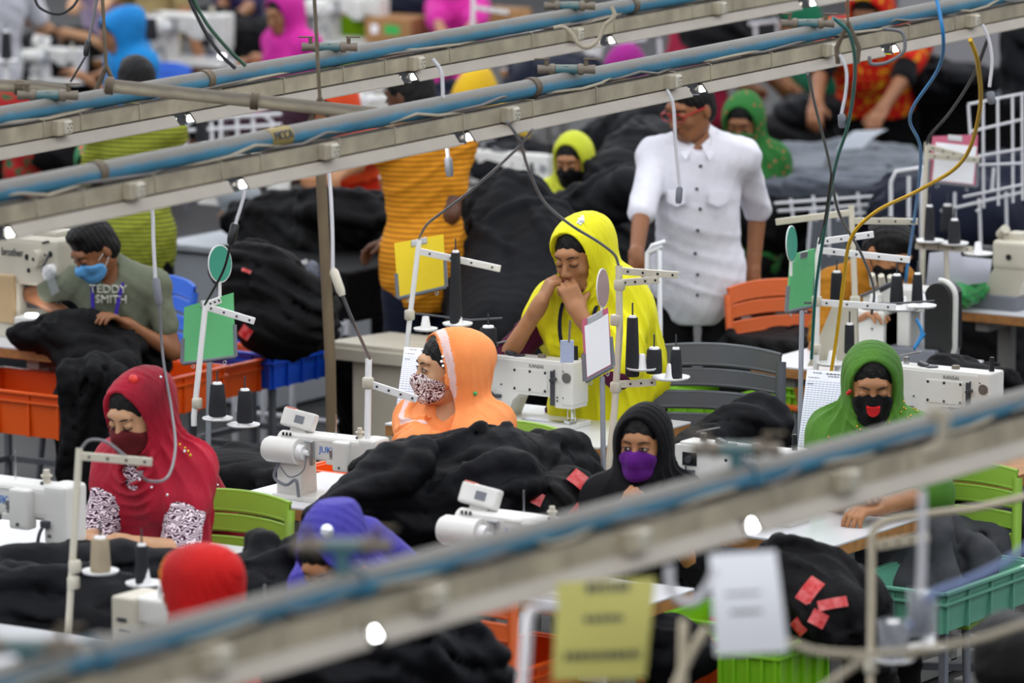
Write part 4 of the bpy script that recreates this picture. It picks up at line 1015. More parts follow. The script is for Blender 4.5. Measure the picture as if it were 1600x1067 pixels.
for i, s in enumerate(strips):
    t = thing('air_pipe', desc[i], 'pipe', s.A, 'blue air pipes')
    b = MB(); wtube(b, s, s.t0, s.t1, V(0, 0, 0), .030 if i < 2 else .0275, 16); b.build('pipe_run', BLUEP, t)
    for x in ([320, 985], [150, 830, 1310], [150, 560, 1170])[i]:
        p = s.at(x); b = MB(); b.cyl(p - s.d * .018, p + s.d * .018, .0345, n=14); b.build('coupling', RUSTY if i < 2 else BLUEP, t)
    ch = thing('cable_channel', ['long dusty cable channel slung under the furthest blue pipe', 'long dusty cable channel slung under the middle blue pipe', 'blurred dusty cable channel under the nearest blue pipe'][i], 'cable channel', s.A + V(0, 0, -.07), 'cable channels')
    b = MB(); L = s.t1 - s.t0; c = s.A + s.d * (s.t0 + s.t1) / 2 + V(0, 0, -dz[i][0]) + s.w * .012; b.box(c, (L, .055, .050), .003, s.R); b.build('channel', DUSTY, ch)
    b = MB(); b.box(c + V(0, 0, -.033), (L, .03, .016), 0, s.R); b.build('lip', DSTEEL, ch)
    x = -60
    rnd = random.Random(i)
    while x < 1680:
        p = s.at(x, dz[i][0]) + s.w * .012; R = s.R; b = MB(); hw, hh = .030, .029 + rnd.choice([0, 0, .02])
        q = [(-hw, hh * .95), (hw, .029), (hw, -hh), (-hw, -hh), (-hw, hh * .95)]; b.tube([p + R @ Vector((0, -a if s.R.col[1].dot(s.w) < 0 else a, c_)) for a, c_ in q], .0018, 5); b.build('cable_tie', BEIGE, ch); x += rnd.uniform(55, 130)
    for x in socks[i]:
        p = s.at(x, dz[i][0]) + s.w * .05; b = MB(); b.box(p, (.075, .03, .05), .008, s.R); o = b.build('socket', BEIGE, ch)
        b = MB(); b.box(p + s.w * .012 + s.d * .012, (.042, .02, .042), .006, s.R); b.build('socket_face', CREAM, o)
        b = MB()
        for a, e in ((0, .010), (-.009, -.002), (.009, -.002), (0, -.012), (.013, .011)): q = p + s.w * .023 + s.d * (.012 + a) + V(0, 0, e); b.nxt().cyl(q, q + s.w * .001, .0024, n=6)
        b.build_each('socket_hole', BLACKP, o)
    for k in range(2):                        # cables lying on the channel
        b = MB(); n = 70; rr = random.Random(40 + i * 3 + k); ph = rr.uniform(0, 6)
        b.tube([s.A + s.d * (s.t0 + L * j / n) + V(0, 0, -dz[i][0] + .030 + .012 * abs(math.sin(j * .55 + ph)) + (.014 if rr.random() < .12 else 0)) + s.w * (.012 + .02 * math.sin(j * .8 + ph)) for j in range(n + 1)], .0055, 6)
        b.build('cable_run', BEIGE if k else RUBBER, ch)
    g = gaps[i]
    for k in range(len(g) - 1 + 1):
        a = s.tx(g[k] + 14, dz[i][1]); e = s.tx(g[k + 1] - 10, dz[i][1]) if k < len(g) - 1 else min(s.t1, a + 1.24)
        if i == 0 and k == 0: pass
        c = s.A + s.d * (a + e) / 2 + V(0, 0, -dz[i][1]) + s.w * .022; L2 = e - a
        f = thing('tube_light', 'dusty fluorescent fitting %s' % (['under the furthest channel', 'under the middle channel', 'blurred, under the nearest channel'][i] + ', ' + ['first', 'second', 'third', 'fourth', 'fifth'][k] + ' from the left'), 'light fitting', c, 'fluorescent fittings')
        sg = 1 if s.R.col[1].dot(s.w) > 0 else -1
        b = MB(); prof = [(-.024, .018), (.024, .018), (.046, -.012), (.046, -.016), (.042, -.016), (.020, .013), (-.020, .013), (-.042, -.016), (-.046, -.016), (-.046, -.012)]
        vs = [c + s.d * (q * L2 / 2) + s.w * u + V(0, 0, v) for q in (-1, 1) for u, v in prof]; n = len(prof)
        b._add(vs, [[j, (j + 1) % n, (j + 1) % n + n, j + n] for j in range(n)]); b.build('reflector', REFL, f)
        b = MB(); b.cyl(c - s.d * (L2 / 2 + .002) + V(0, 0, -.004), c + s.d * (L2 / 2 + .002) + V(0, 0, -.004), .013, n=10); b.build('tube', LEDW, f)
        for q in (-1, 1): b = MB(); p = c + s.d * q * (L2 / 2 + .012) + V(0, 0, -.004); b.box(p, (.018, .034, .036), .004, s.R); b.build('lamp_holder', CHROME, f)
    if i == 0: 
        a = s.tx(g[0] - 12, dz[i][1]); e = a - 1.24
        c = s.A + s.d * (a + e) / 2 + V(0, 0, -dz[i][1]) + s.w * .022; f = thing('tube_light', 'dusty fluorescent fitting at the far left end of the furthest channel', 'light fitting', c, 'fluorescent fittings'); n = len(prof)
        b = MB(); vs = [c + s.d * (q * .62) + s.w * u + V(0, 0, v) for q in (-1, 1) for u, v in prof]; b._add(vs, [[j, (j + 1) % n, (j + 1) % n + n, j + n] for j in range(n)]); b.build('reflector', REFL, f)
s = strips[1]; pc = s.at(430); tb = [o for o in COL.objects if o.get('label') == desc[1]][0]; b = MB(); b.cyl(pc - s.d * .06, pc + s.d * .06, .0312, n=20); b.build('label_band', mat('tan_tape', hexc('93814a'), .6, var=.2), tb)
text('MCCA', .036, DGREY, tb, Matrix.Translation(pc + s.w * .030 + V(0, 0, .010)) @ Matrix((s.d, (s.w * -.3 + s.n).normalized(), s.w)).transposed().to_4x4(), 'lettering', .002)
def valve(label, s, x, up=.05, side=1, length=.085, hw=.03):
    p = s.at(x); t = thing('air_valve', label, 'valve', p, 'air outlet valves')
    b = MB(); b.cyl(p + V(0, 0, .02), p + V(0, 0, up), .014, n=10); b.cyl(p + V(0, 0, up - .012) - Vector(RT) * .035, p + V(0, 0, up - .012) + Vector(RT) * .035, .016, n=12); b.build('tee', mat('teal_fitting', hexc('4a7880'), .5, .1, dust=hexc('7f7868') + (.6,)), t)
    for q in (-1, 1):
        c = p + V(0, 0, up - .012) + Vector(RT) * q * .035; e = c + Vector(RT) * q * length * .7
        b = MB(); b.lathe([(.013, 0), (.019, .004), (.019, .018), (.013, .024), (.015, .05), (.015, length * .7)], c, e - c, 12); o = b.build('valve_body', BRASS, t)
        b = MB(); m_ = (c + e) / 2; b.cyl(m_, m_ + V(0, 0, .03), .007, n=8); b.box(m_ + V(0, 0, .034) + Vector(RT) * .015 * q, (.05, .012, .005), .002, Rz3(YAW)); b.build('valve_handle', RUSTY, o)
valve('brass twin air valve on the furthest pipe below the magenta scarf', strips[0], 515)
valve('brass twin air valve at the top edge on the furthest pipe', strips[0], 890)
valve('short air valve on the furthest pipe left of the hanger', strips[0], 75)
valve('brass twin air valve on the middle pipe above the yellow-green scarf', strips[1], 885)
valve('brass twin air valve with green hose on the middle pipe', strips[1], 1262)
valve('blurred air valve on the nearest pipe left of the sewing table corner', strips[2], 1150, up=.075)
valve('blurred air valve on the nearest pipe beside the violet scarf', strips[2], 535, up=.09)
valve('blurred air valve at the left end of the nearest pipe', strips[2], 40, up=.06)
# hanger rods and clamps
def hanger(label, top, bot, s, wide=.0055, clamp=True):
    t = thing('pipe_hanger', label, 'hanger rod', Q(*bot, s)); b = MB(); b.tube([Q(*top, s), Q(*bot, s)], wide, 8); b.build('rod', RUSTY, t)
    if clamp:
        c = Vector(Q(*bot, s)); u = Vector(RT); b = MB()
        for q in (-1, 1): b.tube([c + V(0, 0, .01), c + u * .035 * q + V(0, 0, -.07), c + u * .03 * q + V(0, 0, -.12)], .008, 6)
        b.build('clamp', RUSTY, t)
hanger('dusty hanger rod with forked clamp left of the blue scarf', (157, -60), (166, 108), 480, .006)
hanger('dusty hanger rod hanging over the brass valve', (488, -60), (500, 158), 500, .006)
hanger('black hanger rod at the top right of the middle pipe', (1324, -60), (1325, 40), 500, .004)
for lab, pts, s_, r in (('dusty horizontal pipe lying across the furthest blue pipe', [(163, 133), (590, 178)], 500, .0215), ('short dusty pipe with open end at the left edge', [(-60, 130), (60, 136), (104, 142)], 500, .019)):
    t = thing('steel_pipe', lab, 'pipe', Q(*pts[0], s_)); pp = [Q(x, y, s_) for x, y in pts]; b = MB(); b.tube(pp, r, 14); b.build('pipe_run', DUSTY, t)
    d = (Vector(pp[-1]) - Vector(pp[-2])).normalized(); b = MB(); b.cyl(Vector(pp[-1]), Vector(pp[-1]) + d * .001, r * .78, n=14); b.build('open_end', BLACKP, t)
    for f in (.02, .55): c = Vector(pp[0]).lerp(Vector(pp[-1]), f); b = MB(); b.cyl(c - d * .012, c + d * .012, r * 1.3, n=12); b.build('clamp', RUSTY, t)
t = MB(); t.tube([Q(497, 185, 412), Q(516, 560, 412), Vector(Q(518, 680, 412)), Vector((*Vector(Q(518, 680, 412)).xy, 0))], .021, 12); o = t.build('steel_post', mat('brown_post_paint', hexc('6a5a42'), .6, var=.2)); tag(o, 'brown vertical steel post behind the left sewing machine', 'post')
# ================================================================ sewing lines, middle and front
def mloc(x, y, z, la, sc=1): p = P(x, y, z); return Vector((p[0] - la[0] * sc, p[1] - la[1] * sc, 0))
def on(v, z=.75): return Vector((v[0], v[1], z))
T1, _ = table('white sewing table with pale green chair behind, black cloth over its right end', P(345, 778, .75), (-.575, -.29), 1.15, .58)
T2, _ = table('white sewing table in front of the yellow-scarfed woman', P(601, 661, .75), (-.45, -.31), .90, .62)
T3, _ = table('white sewing table with bare plywood corner in front of the green-scarfed woman', P(1300, 853, .75), (.6, -.3), 1.2, .6)
T4, _ = table('white sewing table at lower centre behind the yellow hanging sign', P(1085, 919, .75), (.45, .2), .9, .4)
T5, _ = table('sewing table under garments at left, in front of the crimson-scarfed woman', P(330, 915, .75), (.6, -.25), 1.2, .6)
T6, _ = table('plywood-edged table under the large sewing machine at left', P(80, 549, .75), (.5, -.3), 1.0, .6)
T7, _ = table('white table with thread stands behind the green-scarfed woman', P(1172, 567, .75), (-.36, -.27), .72, .54)
T8, _ = table('white plywood-edged table at the right edge carrying a cream machine', P(1478, 482, .75), (-.5, -.25), 1.0, .5)
T9, _ = table('white table at bottom left corner beside the overlock machine', P(180, 1000, .75), (.6, .3), 1.2, .6)
T10, _ = table('small table under the rightmost boxy sewing machine', P(1372, 668, .75), (-.3, -.2), .72, .42)
T11, _ = table('bare plywood table corner at the right edge below the boxy machine', P(1560, 753, .75), (.25, -.3), .5, .6, top=PLY, boxl=False)
p = P(1480, 492, .75)
b = MB(TM((p[0], p[1], 0))); 
juki('white sewing machine at the left edge beside the crimson-scarfed woman', on(mloc(91, 868, .82, (.215, -.05, 0)), .75), panel=False)
juki('white sewing machine with tilted control panel on the middle table, spools to its right', on(mloc(450, 779, .75, (-.185, -.065), .79), .75), sc=.79)
juki('white sewing machine with tilted panel, partly behind the lowest pipe', on(mloc(730, 918, .75, (-.185, -.065), .84), .75), sc=.84)
kansai('white boxy sewing machine between the orange-scarfed and yellow-scarfed women', on(mloc(894, 655, .78, (.215, -.01), .86), .75), sc=.86)
kansai('white boxy sewing machine right of the green-scarfed woman', on(mloc(1543, 674, .78, (.215, -.01), .86), .75), sc=.86)
kansai('white sewing machine right of the purple-masked woman, behind the nearest pipe', on(mloc(1235, 805, .78, (.215, -.01), .86), .75), sc=.86)
# ---------------- large button-hole machine, left edge
def brother():
    s = .985; L = P(113, 532, .75); loc = Vector((L[0] - .155 * .78, L[1] + .02, .75)); t = thing('sewing_machine', 'large cream sewing machine with dials at the left edge', 'sewing machine', loc); M = TM(loc) @ Matrix.Diagonal((.78, 1, 1.04, 1))
    b = MB(M); b.box((-.19, 0, .17), (.16, .192, .36), .02); b.box((-.04, 0, .30), (.40, .20, .19), .03); b.box((-.05, 0, .03), (.38, .196, .06), .01); b.build('arm', CREAM, t)
    b = MB(M); b.box((-.285, .0, .16), (.05, .21, .36), .012); b.build('side_cover', GREYP, t)
    b = MB(M); b.box((-.175, -.105, .15), (.11, .02, .185), .008); b.build('belt_cover', mat('tan_plastic', hexc('c0a47c'), .45, var=.1), t)
    b = MB(M); b.cyl((.03, -.10, .315), (.03, -.135, .315), .034, .031, 24); b.build('dial', CREAM, t)
    b = MB(M); b.cyl((.03, -.135, .315), (.03, -.138, .315), .007, n=10)
    for x, z, r in ((-.045, .315, .012), (-.035, .265, .009), (.105, .335, .012), (.06, .375, .005), (.075, .378, .005), (.09, .381, .005), (.072, .33, .005)): b.cyl((x, -.098, z), (x, -.104, z), r, n=12)
    b.build('screw', BLACKP, t)
    b = MB(M); b.cyl((.115, -.10, .27), (.115, -.14, .27), .030, .027, 18); b.build('tension_dial', WHITEP, t)
    b = MB(M); b.tube([(.105, -.11, .335), (.095, -.13, .30), (.08, -.13, .27)], .006, 8); b.build('lever', DSTEEL, t)
    b = MB(M); b.box((.03, -.0, .345 + .06), (.16, .12, .02), .006); b.cyl((.02, 0, .40), (.02, 0, .44), .014, n=10); b.cyl((-.04, .02, .40), (-.04, .02, .45), .01, n=10); b.build('top_cover', CREAM, t)
    b = MB(M); b.box((.01, -.05, .165), (.20, .03, .10), .004); b.box((.06, -.06, .19), (.02, .02, .12), .003, Ry3(.5)); b.build('mechanism', DSTEEL, t)
    b = MB(M); b.box((.04, -.10, .075), (.20, .15, .045), .01); b.build('work_arm', WHITE, t)
    b = MB(M); b.box((.05, -.02, .222), (.10, .03, .008), .002); b.box((.0, -.12, .103), (.05, .03, .004), .001); b.build('work_lamp', LEDW, t)
    b = MB(M); b.box((-.02, -.125, .02), (.07, .03, .05), .004); b.build('clamp', BLACKP, t)
    b = MB(M); b.box((.17, -.16, .24), (.05, .004, .10), .001, Ry3(-.5)); b.build('eye_shield', mat('clear_plastic', hexc('aab0b4'), .1, alpha=.35), t)
    text('brother', .044, DGREY, t, M @ TM((-.137, -.103, .328)) @ Matrix.Rotation(PI / 2, 4, 'X'), 'lettering', .001)
brother()
# ---------------- cover-stitch machine on the right-hand table
def covermachine(label, loc, sc=1.0, flip=False):
    t = thing('overlock_machine', label, 'sewing machine', loc); M = TM(loc, sc=sc)
    b = MB(M); b.box((.10, 0, .03), (.22, .20, .06), .01); b.build('base', GREYP if not flip else CREAM, t)
    b = MB(M); b.box((-.12, 0, .10), (.20, .17, .18), .015); b.prism([(-.26, 0), (-.02, 0), (-.02, .18), (-.12, .18)], -.09, .02); b.build('body', WHITE, t)
    b = MB(M); b.box((.06, 0, .24), (.26, .12, .09), .02); b.box((-.08, -.03, .22), (.08, .10, .07), .01); b.box((.04, .0, .13), (.06, .09, .16), .012); b.build('arm', WHITE, t)
    b = MB(M); b.prism([(.20 + .055 * math.cos(a), .17 + (.055 * math.sin(a)) + (.09 if math.sin(a) > 0 else -.09)) for a in [2 * PI * k / 20 for k in range(20)]], -.07, .03); b.build('belt_guard', BLACKP, t)
    b = MB(M); b.tube([(.20 + .062 * math.cos(a), -.04, .17 + .062 * math.sin(a) + (.09 if math.sin(a) > 0 else -.09)) for a in [-1.3 + 3.0 * k / 16 for k in range(17)]], .012, 8); b.build('guard_rim', WHITE, t)
    for k in range(3): b = MB(M); b.cyl((-.10 + k * .04, -.03, .28), (-.10 + k * .04 + .01, -.06, .325), .014, .012, 12); b.build('tension_knob', CREAM, t)
    b = MB(M); b.tube(spline([(-.13, -.08, .24), (-.06, -.10, .27), (.0, -.09, .30), (.03, -.08, .31)], 5), .006); b.box((.0, -.085, .29), (.09, .012, .014), .003, Ry3(-.5)); b.build('thread_guide', DSTEEL, t)
    b = MB(M)
    for x, z in ((-.19, .08), (-.16, .15), (-.07, .12), (-.02, .2), (.1, .22), (.16, .25)): b.ball((x, -.092 if x < -.1 else -.088, z), .006, 4)
    b.build('screw', BLACKP, t)
    return t
p = P(1405, 560, .75); covermachine('white overlock machine with black belt guard behind the green-scarfed woman', (p[0], p[1], .75), 1.0)
def creamarm():
    p = P(1548, 478, .75); loc = Vector((p[0], p[1], .75)); t = thing('sewing_machine', 'cream sewing machine with slanted pillar on the table at the right edge', 'sewing machine', loc); M = TM(loc)
    b = MB(M); b.box((.04, 0, .03), (.25, .18, .06), .008); b.build('base', GREYP, t)
    b = MB(M); b.prism([(-.02, .06), (.16, .06), (.20, .17), (.05, .17)], -.07, .07); b.box((.16, 0, .225), (.24, .15, .12), .02); b.box((.12, 0, .295), (.07, .08, .04), .008); b.build('arm', CREAM, t)
    b = MB(M); b.cyl((.05, -.02, .30), (.09, -.05, .33), .02, n=10); b.build('tension_knob', CREAM, t)
    b = MB(M); b.cyl((.12, -.078, .22), (.12, -.082, .22), .012, n=10); b.build('screw', BLACKP, t)
    b = MB(M); b.cyl((-.06, 0, .22), (.05, 0, .22), .03, n=12); b.build('motor', BLACKP, t)
creamarm()
# ---------------- overlock beside the red scarf and other fore machines
def overlock(label, loc, sc=1, m=CREAM, rz=0):
    t = thing('overlock_machine', label, 'sewing machine', loc, rz=rz); M = TM(loc, rz, sc=sc)
    b = MB(M); b.box((-.13, 0, .12), (.085, .16, .24), .012); b.build('pillar', m, t)
    b = MB(M); b.box((.02, 0, .045), (.30, .16, .09), .01); b.box((.02, 0, .20), (.26, .11, .08), .015); b.box((.13, 0, .15), (.06, .11, .12), .012); b.build('body', WHITE, t)
    b = MB(M)
    for k in range(4): b.cyl((-.02 + k * .04, -.03, .24), (-.02 + k * .04, -.03, .28), .011, .010, 10)
    b.build('tension_knob', WHITEP, t)
    b = MB(M); b.cyl((.11, 0, .24), (.11, 0, .34), .003, n=6); b.build('thread_post', CHROME, t)
    b = MB(M); b.nxt().box((-.13, -.082, .17), (.035, .003, .012)); b.nxt().box((-.12, -.082, .14), (.04, .003, .006)); b.build_each('marking', DGREY, t)
p = P(212, 1046, .75); overlock('cream overlock machine left of the bright red scarf', (p[0] + .13, p[1], .75), .92)
p = P(335, 1062, .75); juki('white sewing machine right of the bright red scarf, blurred', (p[0] + .12, p[1] + .06, .75), sc=.75, panel=False, logo='')
# ---------------- thread stands
SG = 'thread stands'
stand('blurred thread stand at lower left holding a beige cone', [(106, 1000), (124, 700)], .0105, [((122, 712), (238, 722))], [(157, 895, .054), (226, 914, .056)], s=540, m=CREAM, collars=[(117, 885), (115, 910)], group=SG)
stand('thread stand with green clipboard left of the middle machine', [(303, 650), (322, 470)], .0105, [((318, 478), (398, 502)), ((318, 478), (345, 468))], [(340, 656, .055), (380, 666, .060)], s=440, collars=[(308, 630)], group=SG)
stand('thread stand with two wrapped cones in front of the heap of black cloth', [(566, 795), (574, 700), (576, 560)], .011, [((578, 600), (652, 624))], [(596, 783, .058), (650, 795, .066)], s=480, collars=[(568, 770), (575, 598)], group=SG)
stand('thread stand carrying the yellow clipboard', [(634, 560), (640, 500), (655, 375)], .0095, [((652, 392), (782, 420))], [(665, 516, .044), (715, 508, .055)], s=430, rods=[[(632, 489), (660, 491), (735, 500), (785, 497)]], collars=[(640, 492)], group=SG)
stand('thread stand with pink clipboard in front of the yellow-scarfed woman', [(950, 740), (960, 640), (968, 520), (967, 415)], .012, [((967, 423), (1060, 430)), ((967, 442), (1030, 437)), ((958, 601), (1025, 597))], [(1003, 577, .055), (1048, 592, .065)], s=465, m=CREAM, collars=[(968, 445), (962, 500), (962, 605)], group=SG)
stand('thread stand with teal disc and green clipboard at right', [(1275, 575), (1278, 400), (1283, 372)], .011, [((1280, 378), (1365, 366)), ((1282, 391), (1422, 406)), ((1272, 472), (1400, 480))], [(1300, 570, .055), (1310, 590, .058)], s=430, rods=[[(1256, 473), (1400, 474), (1460, 470)]], collars=[(1276, 470), (1275, 545)], group=SG)
stand('taller cream thread stand beside the mustard-shirted man', [(1338, 560), (1335, 440), (1330, 320)], .0115, [((1330, 332), (1212, 347)), ((1333, 345), (1434, 346))], [(1365, 482, .055), (1410, 484, .060), (1440, 480, .055)], s=420, m=CREAM, collars=[(1336, 470)], group=SG)
stand('thread stand with three grey cones at upper right', [(1496, 470), (1480, 440), (1478, 380)], .010, [((1430, 384), (1520, 390))], [(1452, 378, .06), (1490, 382, .06), (1528, 398, .060)], s=390, m=CREAM, group=SG)
stand('blurred cream thread stand at lower right with wrapped spools', [(1360, 1100), (1361, 960), (1362, 835)], .011, [((1370, 852), (1452, 838)), ((1366, 1035), (1470, 1010))], [(1395, 1032, .055), (1450, 1015, .05)], s=640, m=BEIGE, collars=[(1361, 1040)], group=SG)
stand('beige stand holding the pink clipboard beside the wire cage', [(1441, 440), (1448, 222)], .010, [((1448, 229), (1512, 246)), ((1448, 243), (1530, 250))], s=382, m=CREAM, group=SG)
TG = 'thread cones'
def cn(label, x, y, s, h=.155, r=.036, **k): return cone(label, Q(x, y, s), h, r, group=TG, **k)
cn('beige thread cone on the blurred lower left stand', 157, 893, 540, .098, .030, m=THREADB, rt=.85)
cn('dark thread cone right of the beige one', 222, 911, 540, .110, .020, rt=.9)
cn('dark thread cone nearest the green clipboard', 340, 650, 440, .115, .032)
cn('dark thread cone below right of the green clipboard, second from its pole', 383, 660, 440, .115, .030)
cn('black cone in clear wrap, left of the two in front of the black heap', 600, 777, 480, .115, .033, wrap=True, top=RED)
cn('grey cone in clear wrap, right of the two in front of the black heap', 656, 788, 480, .115, .033, wrap=True)
cn('tall black thread cone leaning behind the yellow clipboard', 712, 505, 430, .26, .022)
cn('black thread cone right of the orange scarf', 763, 566, 440, .125, .032, rt=.92)
cn('tall black thread cone on the pink clipboard stand', 988, 588, 465, .20, .024)
cn('short black thread cone on the pink clipboard stand', 1022, 583, 465, .082, .028, rt=.9)
cn('narrow black thread cone at the right end of the pink clipboard stand', 1056, 594, 465, .105, .022)
cn('black thread cone beside the green clipboard arm at right', 1307, 470, 425, .105, .024, rt=.85)
cn('black thread cone in front of the overlock, left one', 1401, 475, 425, .105, .026)
cn('black thread cone in front of the overlock, right one', 1433, 473, 425, .105, .021)
cn('black thread cone directly left of the green scarf', 1327, 552, 430, .105, .019, rt=.9)
cn('dark cone at upper right, left of the three', 1452, 377, 390, .14, .022)
cn('dark cone at upper right, middle of the three', 1491, 381, 390, .095, .026)
cn('dark cone at upper right behind the other two', 1480, 362, 372, .11, .03)
cn('blurred wrapped spool at lower right, left one', 1395, 1030, 640, .09, .03, wrap=True)
cn('blurred wrapped spool at lower right, right one', 1440, 990, 640, .10, .03, wrap=True)
# ---------------- clipboards, discs, papers
CLG = mat('green_board', hexc('5fb878'), .5, var=.08, vscale=3); TEALD = mat('teal_disc', hexc('2f8f78'), .5); PINKB = mat('pink_board', hexc('c4607c'), .5)
board('bright green clipboard on the stand left of the crimson-scarfed woman', [(288, 480), (365, 457), (368, 557), (285, 568)], CLG, 437)
board('yellow clipboard on the stand in front of the orange-striped man', [(616, 380), (693, 366), (697, 448), (622, 466)], mat('yellow_board', hexc('e8cc10'), .45), 426, frame=GPAINT)
board('green clipboard at right hanging from the teal disc stand', [(1234, 398), (1272, 388), (1268, 478), (1228, 487)], CLG, [430, 426, 426, 430])
board('pink and white clipboard on the stand in front of the yellow scarf', [(909, 500), (950, 480), (958, 572), (914, 596)], PINKB, 470, paper=PAPER)
board('pink clipboard holding a white sheet beside the white wire rack', [(1457, 213), (1528, 210), (1526, 292), (1450, 284)], PINKB, 380, paper=PAPER, group=None)
def disc(label, x, y, rx, ry, s, m):
    c = Vector(Q(x, y, s)); t = thing('marker_disc', label, 'disc', c); a = math.acos(min(1, rx / ry)); n = (Vector(FW) * -math.cos(a) + Vector(RT) * math.sin(a)); b = MB(); b.lathe([(ry / s, 0), (ry / s, .003)], c, n, 30); b.build('rim', WHITEP, t)
    b = MB(); b.lathe([(ry / s * .93, -.001), (ry / s * .93, .005)], c, n, 30); b.build('face', m, t); b = MB(); b.tube([c - V(0, 0, ry / s), c - V(0, 0, ry / s + .05)], .006); b.build('stem', WHITEP, t)
disc('teal round disc above the left green clipboard', 343, 412, 17, 30, 440, TEALD)
disc('teal round disc at right above the green clipboard', 1236, 381, 10, 29, 432, TEALD)
disc('faded pink round disc beside the pink clipboard', 941, 450, 10, 31, 468, mat('faded_pink_disc', hexc('a98f90'), .5))
def shq(label, q, s, m, **k): return sheet(label, [Q(x, y, (s[i] if isinstance(s, (tuple, list)) else s)) for i, (x, y) in enumerate(q)], m, **k)
SM = ((.15, .35, .96, .012), (.45, .8, .955, .018), (.5, .75, .92, .012), (.05, .3, .89, .01), (.05, .2, .80, .01))
shq('white printed form hanging left of the orange-scarfed woman', [(632, 542), (690, 546), (680, 668), (616, 660)], (447, 447, 452, 452), FORM, smear=SM, curl=.03)
shq('white printed form hanging left of the green-scarfed woman', [(1261, 577), (1330, 582), (1300, 706), (1246, 700)], (468, 468, 474, 474), FORM, smear=SM, curl=.012)
def down(p): return (p[0], p[1], 0)
b = MB(); b.tube([down(Q(1249, 720, 462)), Q(1249, 720, 462), Q(1253, 487, 452)], .009, 8); tag(b.build('steel_pole', GPAINT), 'slim grey pole rising beside the hanging form at right', 'pole')
b = MB(); b.tube([down(Q(943, 740, 476)), Q(943, 740, 476), Q(941, 590, 470)], .009, 8); tag(b.build('steel_pole', GPAINT), 'slim grey pole under the pink clipboard', 'pole')
b = MB(); b.tube([down(Q(325, 720, 432)), Q(325, 720, 432), Q(327, 565, 428)], .010, 8); tag(b.build('steel_pole', GPAINT), 'slim grey pole under the left green clipboard', 'pole')
# ---------------- crates
CG = None
crate('orange crate at the left edge under the large cream machine', P(96, 620, .62), P(96, 620, .62) + np.array([-.62, 0, 0]), P(96, 620, .62) + np.array([0, .42, 0]), .17, ORANGE)
crate('long orange crate behind the crimson scarf, black cloth over it', P(88, 588, .60), P(88, 588, .60) + np.array([0, 1.05, 0]), P(88, 588, .60) + np.array([.42, 0, 0]), .13, ORANGE)
crate('orange crate just right of the crimson scarf behind the left stand', P(265, 592, .62), P(265, 592, .62) + np.array([0, .36, 0]), P(265, 592, .62) + np.array([-.3, 0, 0]), .15, ORANGE)
crate('blue crate heaped with black garments', P(425, 555, .62), P(425, 555, .62) + np.array([-.40, 0, 0]), P(425, 555, .62) + np.array([0, .42, 0]), .14, BLUE)
crate('sea-green crate at lower right with grey garments', P(1475, 928, .60), P(1475, 928, .60) + np.array([-.36, 0, 0]), P(1475, 928, .60) + np.array([0, .62, 0]), .13, TEAL)
crate('lime green crate under the garments with red tags', P(1215, 1012, .62), P(1215, 1012, .62) + np.array([0, .30, 0]), P(1215, 1012, .62) + np.array([-.2, 0, 0]), .2, LIME)
crate('lime green crate behind the dark slatted chair', P(1045, 606, .50), P(1045, 606, .50) + np.array([.32, 0, 0]), P(1045, 606, .50) + np.array([0, .38, 0]), .20, LIME)
crate('lime green crate in the shadow right of the dark slatted chair', P(1185, 600, .52), P(1185, 600, .52) + np.array([.2, 0, 0]), P(1185, 600, .52) + np.array([0, .3, 0]), .2, LIME)
crate('small lime crate behind the hanging white sign', P(1030, 962, .60), P(1030, 962, .60) + np.array([0, .3, 0]), P(1030, 962, .60) + np.array([.25, 0, 0]), .13, LIME)
crate('orange crate with handwriting at the bottom right of centre', P(1140, 1003, .55), P(1140, 1003, .55) + np.array([-.35, 0, 0]), P(1140, 1003, .55) + np.array([0, .3, 0]), .2, ORANGE)
text('Sewing 1', .045, DGREY, [o for o in COL.objects if o.get('label', '').startswith('orange crate with handwriting')][0], TM(P(1140, 1003, .55) + np.array([-.15, -.012, -.10]), rx=PI / 2), 'handwriting')
crate('orange crate at the bottom edge under the yellow sign', P(800, 1052, .55), P(800, 1052, .55) + np.array([-.25, 0, 0]), P(800, 1052, .55) + np.array([0, .5, 0]), .2, ORANGE)
crate('orange tray on the floor behind the middle machine', P(545, 742, .72), P(545, 742, .72) + np.array([-.2, 0, 0]), P(545, 742, .72) + np.array([0, .2, 0]), .1, ORANGE)
crate('lime crate behind the rightmost boxy machine', P(1500, 640, .65), P(1500, 640, .65) + np.array([.2, 0, 0]), P(1500, 640, .65) + np.array([0, .2, 0]), .2, LIME)
for lab, q, z in (('steel frame under the left orange crate', (96, 665), .45), ('steel frame under the blue crate', (425, 600), .48), ('dark steel frame under the sea-green crate', (1475, 975), .47)):
    p = P(*q, z); L = .62 if z != .48 else .4
    rack(lab, [p, p + np.array([-.4 if z > .45 else -.6, 0, 0]), p + np.array([-.4 if z > .45 else -.6, .42, 0]), p + np.array([0, .42 if z < .47 or z == .48 else .62, 0])], z, GPAINT, name='crate_trestle', cat='stand')
